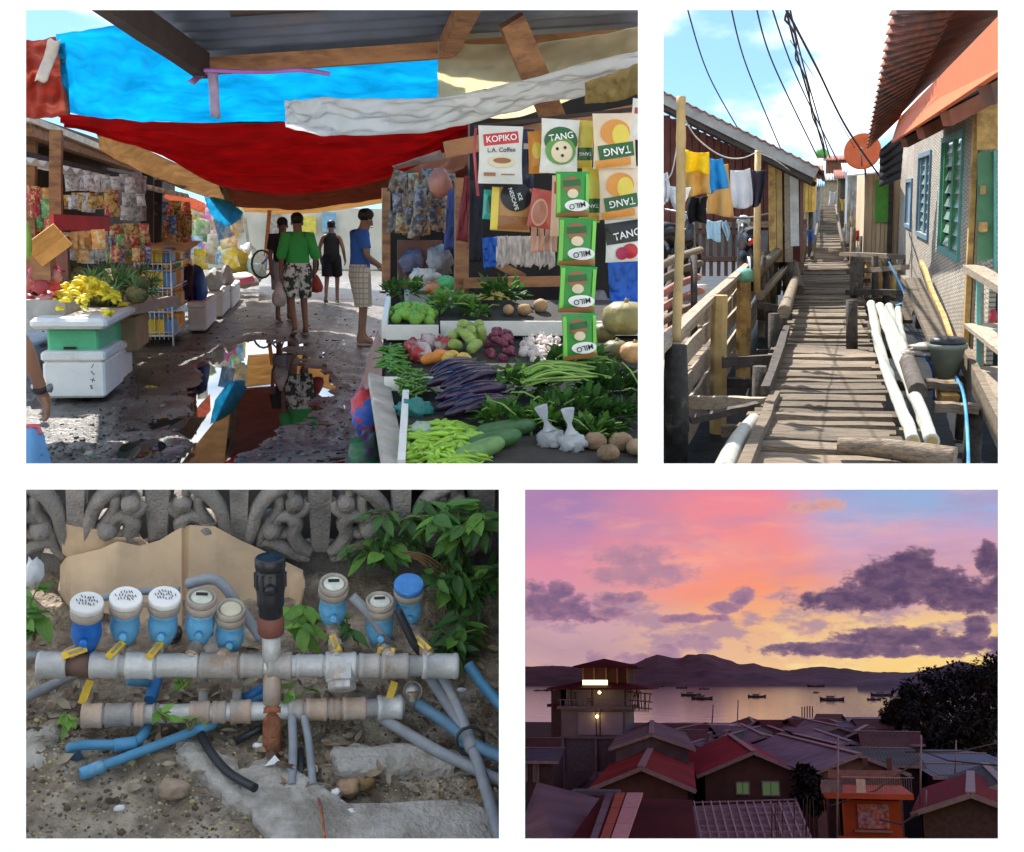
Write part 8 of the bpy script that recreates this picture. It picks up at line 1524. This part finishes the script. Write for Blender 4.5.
    mb = MB(); slab(mb, [P(558, 856, 27), P(575, 852, 27.5), P(614, 806, 37.5), P(606, 801, 37)], .05); part(t, 'gutter', mb, R_blue); mb = MB(); slab(mb, [P(500, 900, 27.2), P(560, 866, 27.2), P(600, 812, 36.8), P(540, 800, 37)], .6); part(t, 'wall', mb, W_dark)
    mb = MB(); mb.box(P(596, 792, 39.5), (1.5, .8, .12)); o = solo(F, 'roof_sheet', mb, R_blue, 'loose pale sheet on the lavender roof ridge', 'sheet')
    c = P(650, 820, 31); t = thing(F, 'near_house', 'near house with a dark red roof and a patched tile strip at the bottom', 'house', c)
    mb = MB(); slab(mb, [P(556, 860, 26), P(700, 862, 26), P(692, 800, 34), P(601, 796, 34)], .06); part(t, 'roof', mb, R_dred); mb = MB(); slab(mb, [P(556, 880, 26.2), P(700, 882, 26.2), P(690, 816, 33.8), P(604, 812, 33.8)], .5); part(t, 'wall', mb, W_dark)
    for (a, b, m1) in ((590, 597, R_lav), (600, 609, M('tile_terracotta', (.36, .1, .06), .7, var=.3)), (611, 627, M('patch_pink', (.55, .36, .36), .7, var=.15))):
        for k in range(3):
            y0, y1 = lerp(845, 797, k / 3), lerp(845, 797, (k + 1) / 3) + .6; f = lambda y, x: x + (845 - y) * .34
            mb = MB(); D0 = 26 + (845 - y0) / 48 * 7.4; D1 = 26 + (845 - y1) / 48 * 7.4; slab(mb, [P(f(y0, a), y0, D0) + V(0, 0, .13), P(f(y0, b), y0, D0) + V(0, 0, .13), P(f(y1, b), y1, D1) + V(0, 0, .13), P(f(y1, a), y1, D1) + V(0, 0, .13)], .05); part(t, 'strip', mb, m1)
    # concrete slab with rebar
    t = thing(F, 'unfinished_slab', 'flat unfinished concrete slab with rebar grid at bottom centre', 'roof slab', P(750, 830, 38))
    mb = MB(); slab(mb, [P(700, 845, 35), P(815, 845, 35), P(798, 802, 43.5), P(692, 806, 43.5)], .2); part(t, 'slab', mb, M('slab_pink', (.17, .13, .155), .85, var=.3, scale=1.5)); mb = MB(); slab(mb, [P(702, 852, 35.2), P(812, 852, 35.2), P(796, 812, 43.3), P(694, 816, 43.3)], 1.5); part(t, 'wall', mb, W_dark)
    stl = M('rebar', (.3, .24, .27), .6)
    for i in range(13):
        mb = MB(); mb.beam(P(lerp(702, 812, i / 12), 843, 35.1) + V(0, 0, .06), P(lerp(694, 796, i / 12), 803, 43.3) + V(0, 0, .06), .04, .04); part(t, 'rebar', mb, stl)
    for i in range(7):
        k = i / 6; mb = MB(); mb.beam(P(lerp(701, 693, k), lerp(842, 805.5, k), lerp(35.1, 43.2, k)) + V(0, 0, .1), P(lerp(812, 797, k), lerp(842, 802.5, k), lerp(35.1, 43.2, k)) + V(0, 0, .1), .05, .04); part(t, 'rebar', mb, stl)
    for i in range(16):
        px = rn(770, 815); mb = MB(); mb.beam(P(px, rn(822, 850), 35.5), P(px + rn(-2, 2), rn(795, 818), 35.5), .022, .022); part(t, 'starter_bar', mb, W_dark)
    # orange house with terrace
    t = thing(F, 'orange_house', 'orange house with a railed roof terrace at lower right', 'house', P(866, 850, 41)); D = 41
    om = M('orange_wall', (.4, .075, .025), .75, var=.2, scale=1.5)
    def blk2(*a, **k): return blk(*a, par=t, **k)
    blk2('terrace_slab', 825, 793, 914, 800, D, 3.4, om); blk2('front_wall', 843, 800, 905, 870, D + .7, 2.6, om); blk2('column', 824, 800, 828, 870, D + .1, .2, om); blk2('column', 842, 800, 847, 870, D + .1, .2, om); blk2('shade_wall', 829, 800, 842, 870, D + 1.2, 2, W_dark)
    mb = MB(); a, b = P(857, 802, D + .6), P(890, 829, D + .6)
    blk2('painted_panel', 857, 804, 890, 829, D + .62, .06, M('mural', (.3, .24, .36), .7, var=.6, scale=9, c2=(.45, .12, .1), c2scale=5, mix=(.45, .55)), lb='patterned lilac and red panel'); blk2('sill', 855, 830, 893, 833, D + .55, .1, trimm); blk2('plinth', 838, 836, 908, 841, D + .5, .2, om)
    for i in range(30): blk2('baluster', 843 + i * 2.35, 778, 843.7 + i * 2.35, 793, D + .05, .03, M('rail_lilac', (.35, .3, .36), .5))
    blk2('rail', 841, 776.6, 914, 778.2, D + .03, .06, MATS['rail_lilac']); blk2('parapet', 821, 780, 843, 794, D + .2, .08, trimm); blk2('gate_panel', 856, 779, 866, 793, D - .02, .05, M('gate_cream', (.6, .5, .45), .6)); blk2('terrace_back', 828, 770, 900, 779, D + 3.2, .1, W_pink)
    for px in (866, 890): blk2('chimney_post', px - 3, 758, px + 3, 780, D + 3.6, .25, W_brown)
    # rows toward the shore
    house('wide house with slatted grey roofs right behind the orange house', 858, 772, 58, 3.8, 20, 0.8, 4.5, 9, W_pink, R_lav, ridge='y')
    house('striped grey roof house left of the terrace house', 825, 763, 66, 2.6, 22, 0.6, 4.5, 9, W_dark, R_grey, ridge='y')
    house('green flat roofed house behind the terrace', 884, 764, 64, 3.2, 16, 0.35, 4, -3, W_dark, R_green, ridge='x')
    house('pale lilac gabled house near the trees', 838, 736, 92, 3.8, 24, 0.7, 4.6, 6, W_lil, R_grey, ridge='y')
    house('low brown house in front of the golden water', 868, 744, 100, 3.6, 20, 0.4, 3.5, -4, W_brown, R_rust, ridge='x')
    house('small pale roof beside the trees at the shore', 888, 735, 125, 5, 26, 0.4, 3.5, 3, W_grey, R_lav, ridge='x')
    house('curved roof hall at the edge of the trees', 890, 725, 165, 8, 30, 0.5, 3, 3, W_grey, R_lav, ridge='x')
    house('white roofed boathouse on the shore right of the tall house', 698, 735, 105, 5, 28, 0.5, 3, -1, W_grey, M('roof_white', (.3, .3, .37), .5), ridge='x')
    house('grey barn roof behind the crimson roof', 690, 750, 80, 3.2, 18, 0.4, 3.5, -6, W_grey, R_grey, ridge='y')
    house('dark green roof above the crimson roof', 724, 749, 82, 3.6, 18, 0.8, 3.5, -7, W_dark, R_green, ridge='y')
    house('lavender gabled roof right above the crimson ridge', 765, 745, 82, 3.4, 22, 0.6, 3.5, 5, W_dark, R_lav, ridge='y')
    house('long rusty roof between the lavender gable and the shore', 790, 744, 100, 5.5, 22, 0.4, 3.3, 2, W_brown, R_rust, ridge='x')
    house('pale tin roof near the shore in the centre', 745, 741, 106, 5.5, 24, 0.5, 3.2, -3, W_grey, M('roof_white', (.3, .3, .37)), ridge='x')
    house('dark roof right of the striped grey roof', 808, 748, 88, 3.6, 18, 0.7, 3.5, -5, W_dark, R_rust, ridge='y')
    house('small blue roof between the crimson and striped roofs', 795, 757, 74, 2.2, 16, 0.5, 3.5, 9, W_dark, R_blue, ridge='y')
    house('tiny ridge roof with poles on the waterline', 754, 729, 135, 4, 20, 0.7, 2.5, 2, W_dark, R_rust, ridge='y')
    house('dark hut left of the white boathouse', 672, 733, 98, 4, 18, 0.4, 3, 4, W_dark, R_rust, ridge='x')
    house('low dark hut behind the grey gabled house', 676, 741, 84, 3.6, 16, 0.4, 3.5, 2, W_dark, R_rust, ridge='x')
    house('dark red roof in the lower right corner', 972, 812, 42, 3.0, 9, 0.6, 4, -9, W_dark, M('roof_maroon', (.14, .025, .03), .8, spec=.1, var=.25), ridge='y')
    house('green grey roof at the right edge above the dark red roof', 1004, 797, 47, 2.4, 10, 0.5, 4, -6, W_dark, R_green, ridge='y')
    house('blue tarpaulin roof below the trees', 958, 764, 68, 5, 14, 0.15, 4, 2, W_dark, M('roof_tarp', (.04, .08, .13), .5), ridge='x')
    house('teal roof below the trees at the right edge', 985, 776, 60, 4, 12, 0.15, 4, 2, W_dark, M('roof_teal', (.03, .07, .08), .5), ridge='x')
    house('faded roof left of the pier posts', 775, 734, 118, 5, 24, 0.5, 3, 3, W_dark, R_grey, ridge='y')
    house('dull roof between the lilac gable and the terrace house', 850, 750, 76, 3.2, 18, 0.5, 4, 4, W_grey, R_lav, ridge='y')
    rs = random.Random(5)
    for i in range(22):
        D = rs.uniform(70, 128); px = rs.uniform(660, 900); py = 681 + 3.9 / D * FPX + rs.uniform(2, 10)
        if abs(px - 750) < 62 and D < 84: continue
        house('small crowded roof wedged between the larger houses of the town', px, py, D, rs.uniform(1.6, 3), rs.uniform(8, 16), rs.uniform(.3, .7), 3, rs.uniform(-9, 9), W_dark, rs.choice((R_rust, R_grey, R_dred, R_blue, R_rust)), ridge=rs.choice('xy'))
    for o in list(col.objects):
        if o.get('label', '').startswith('small crowded roof'): o['group'] = 'small crowded roofs of the town'
    # pier posts by the water
    for i in range(5):
        mb = MB(); q = P(802 + i * 2.6, 718, 140); mb.beam(q, P(802 + i * 2.6, 706.5 + rn(-.6, 1), 140), .12, .12); solo(F, 'pier_post', mb, W_dark, 'dark pier post standing in the shallows near the centre', 'post', 'pier posts')
    for i, (px, y0, y1, D) in enumerate(((837, 830, 735, 40), (920, 812, 735, 44), (925, 814, 790, 43), (955, 766, 740, 60), (737, 722, 700, 130), (712, 716, 705, 110))):
        mb = MB(); mb.tube([P(px, y0 + 8, D), P(px + 1.2, y1, D)], .035 if D < 100 else .07, 6); solo(F, 'thin_pole', mb, M('pole_dusk', (.25, .2, .22), .6), ('thin pole rising left of the orange house', 'thin pole right of the orange house', 'short pole beside the taller one right of the orange house', 'pale mast in front of the dark trees', 'thin pole on the waterline in the centre', 'short pole by the white boathouse')[i], 'pole')
    for i, (a, b) in enumerate((((830, 806, 40.5), (918, 760, 43)), ((905, 745, 60), (1000, 766, 50)), ((905, 752, 58), (1010, 740, 60)), ((880, 820, 40), (920, 812, 42)))):
        mb = MB(); mb.tube([P(*a), P(*a).lerp(P(*b), .5) - V(0, 0, .25), P(*b)], .03, 5); solo(F, 'wire', mb, W_dark, ('wire sagging over the orange house terrace', 'wire crossing below the dark trees', 'wire rising to the right in front of the trees', 'wire low beside the orange house')[i], 'wire')
    # ---------------- dark trees
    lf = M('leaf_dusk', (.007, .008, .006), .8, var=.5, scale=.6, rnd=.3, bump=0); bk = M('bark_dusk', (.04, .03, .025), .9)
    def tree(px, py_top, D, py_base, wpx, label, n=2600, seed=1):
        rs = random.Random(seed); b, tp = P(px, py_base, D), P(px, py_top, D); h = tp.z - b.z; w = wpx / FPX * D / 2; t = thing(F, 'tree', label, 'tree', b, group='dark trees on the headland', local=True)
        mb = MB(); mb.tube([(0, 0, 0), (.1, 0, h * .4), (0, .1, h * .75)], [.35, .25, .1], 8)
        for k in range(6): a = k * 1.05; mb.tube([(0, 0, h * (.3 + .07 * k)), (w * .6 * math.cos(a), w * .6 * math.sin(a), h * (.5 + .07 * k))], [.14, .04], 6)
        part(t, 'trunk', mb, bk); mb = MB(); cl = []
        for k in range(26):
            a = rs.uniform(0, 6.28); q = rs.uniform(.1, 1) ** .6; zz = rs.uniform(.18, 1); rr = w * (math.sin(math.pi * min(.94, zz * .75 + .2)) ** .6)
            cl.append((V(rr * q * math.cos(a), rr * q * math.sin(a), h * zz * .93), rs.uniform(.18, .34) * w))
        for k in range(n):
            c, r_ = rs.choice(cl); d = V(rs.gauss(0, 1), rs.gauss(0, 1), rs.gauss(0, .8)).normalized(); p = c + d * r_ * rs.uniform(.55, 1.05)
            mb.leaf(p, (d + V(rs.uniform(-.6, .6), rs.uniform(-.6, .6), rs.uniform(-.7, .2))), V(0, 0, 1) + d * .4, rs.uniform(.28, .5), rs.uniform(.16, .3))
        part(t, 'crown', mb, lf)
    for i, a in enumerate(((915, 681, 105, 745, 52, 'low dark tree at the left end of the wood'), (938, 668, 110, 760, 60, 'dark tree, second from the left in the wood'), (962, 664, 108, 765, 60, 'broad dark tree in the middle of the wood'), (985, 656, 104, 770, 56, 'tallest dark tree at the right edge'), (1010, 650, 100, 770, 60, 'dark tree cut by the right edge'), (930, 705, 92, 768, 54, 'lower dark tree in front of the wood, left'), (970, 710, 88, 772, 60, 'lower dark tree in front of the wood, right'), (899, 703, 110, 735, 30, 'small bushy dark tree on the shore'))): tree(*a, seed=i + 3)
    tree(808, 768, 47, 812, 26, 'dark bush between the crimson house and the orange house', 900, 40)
panel_harbour()
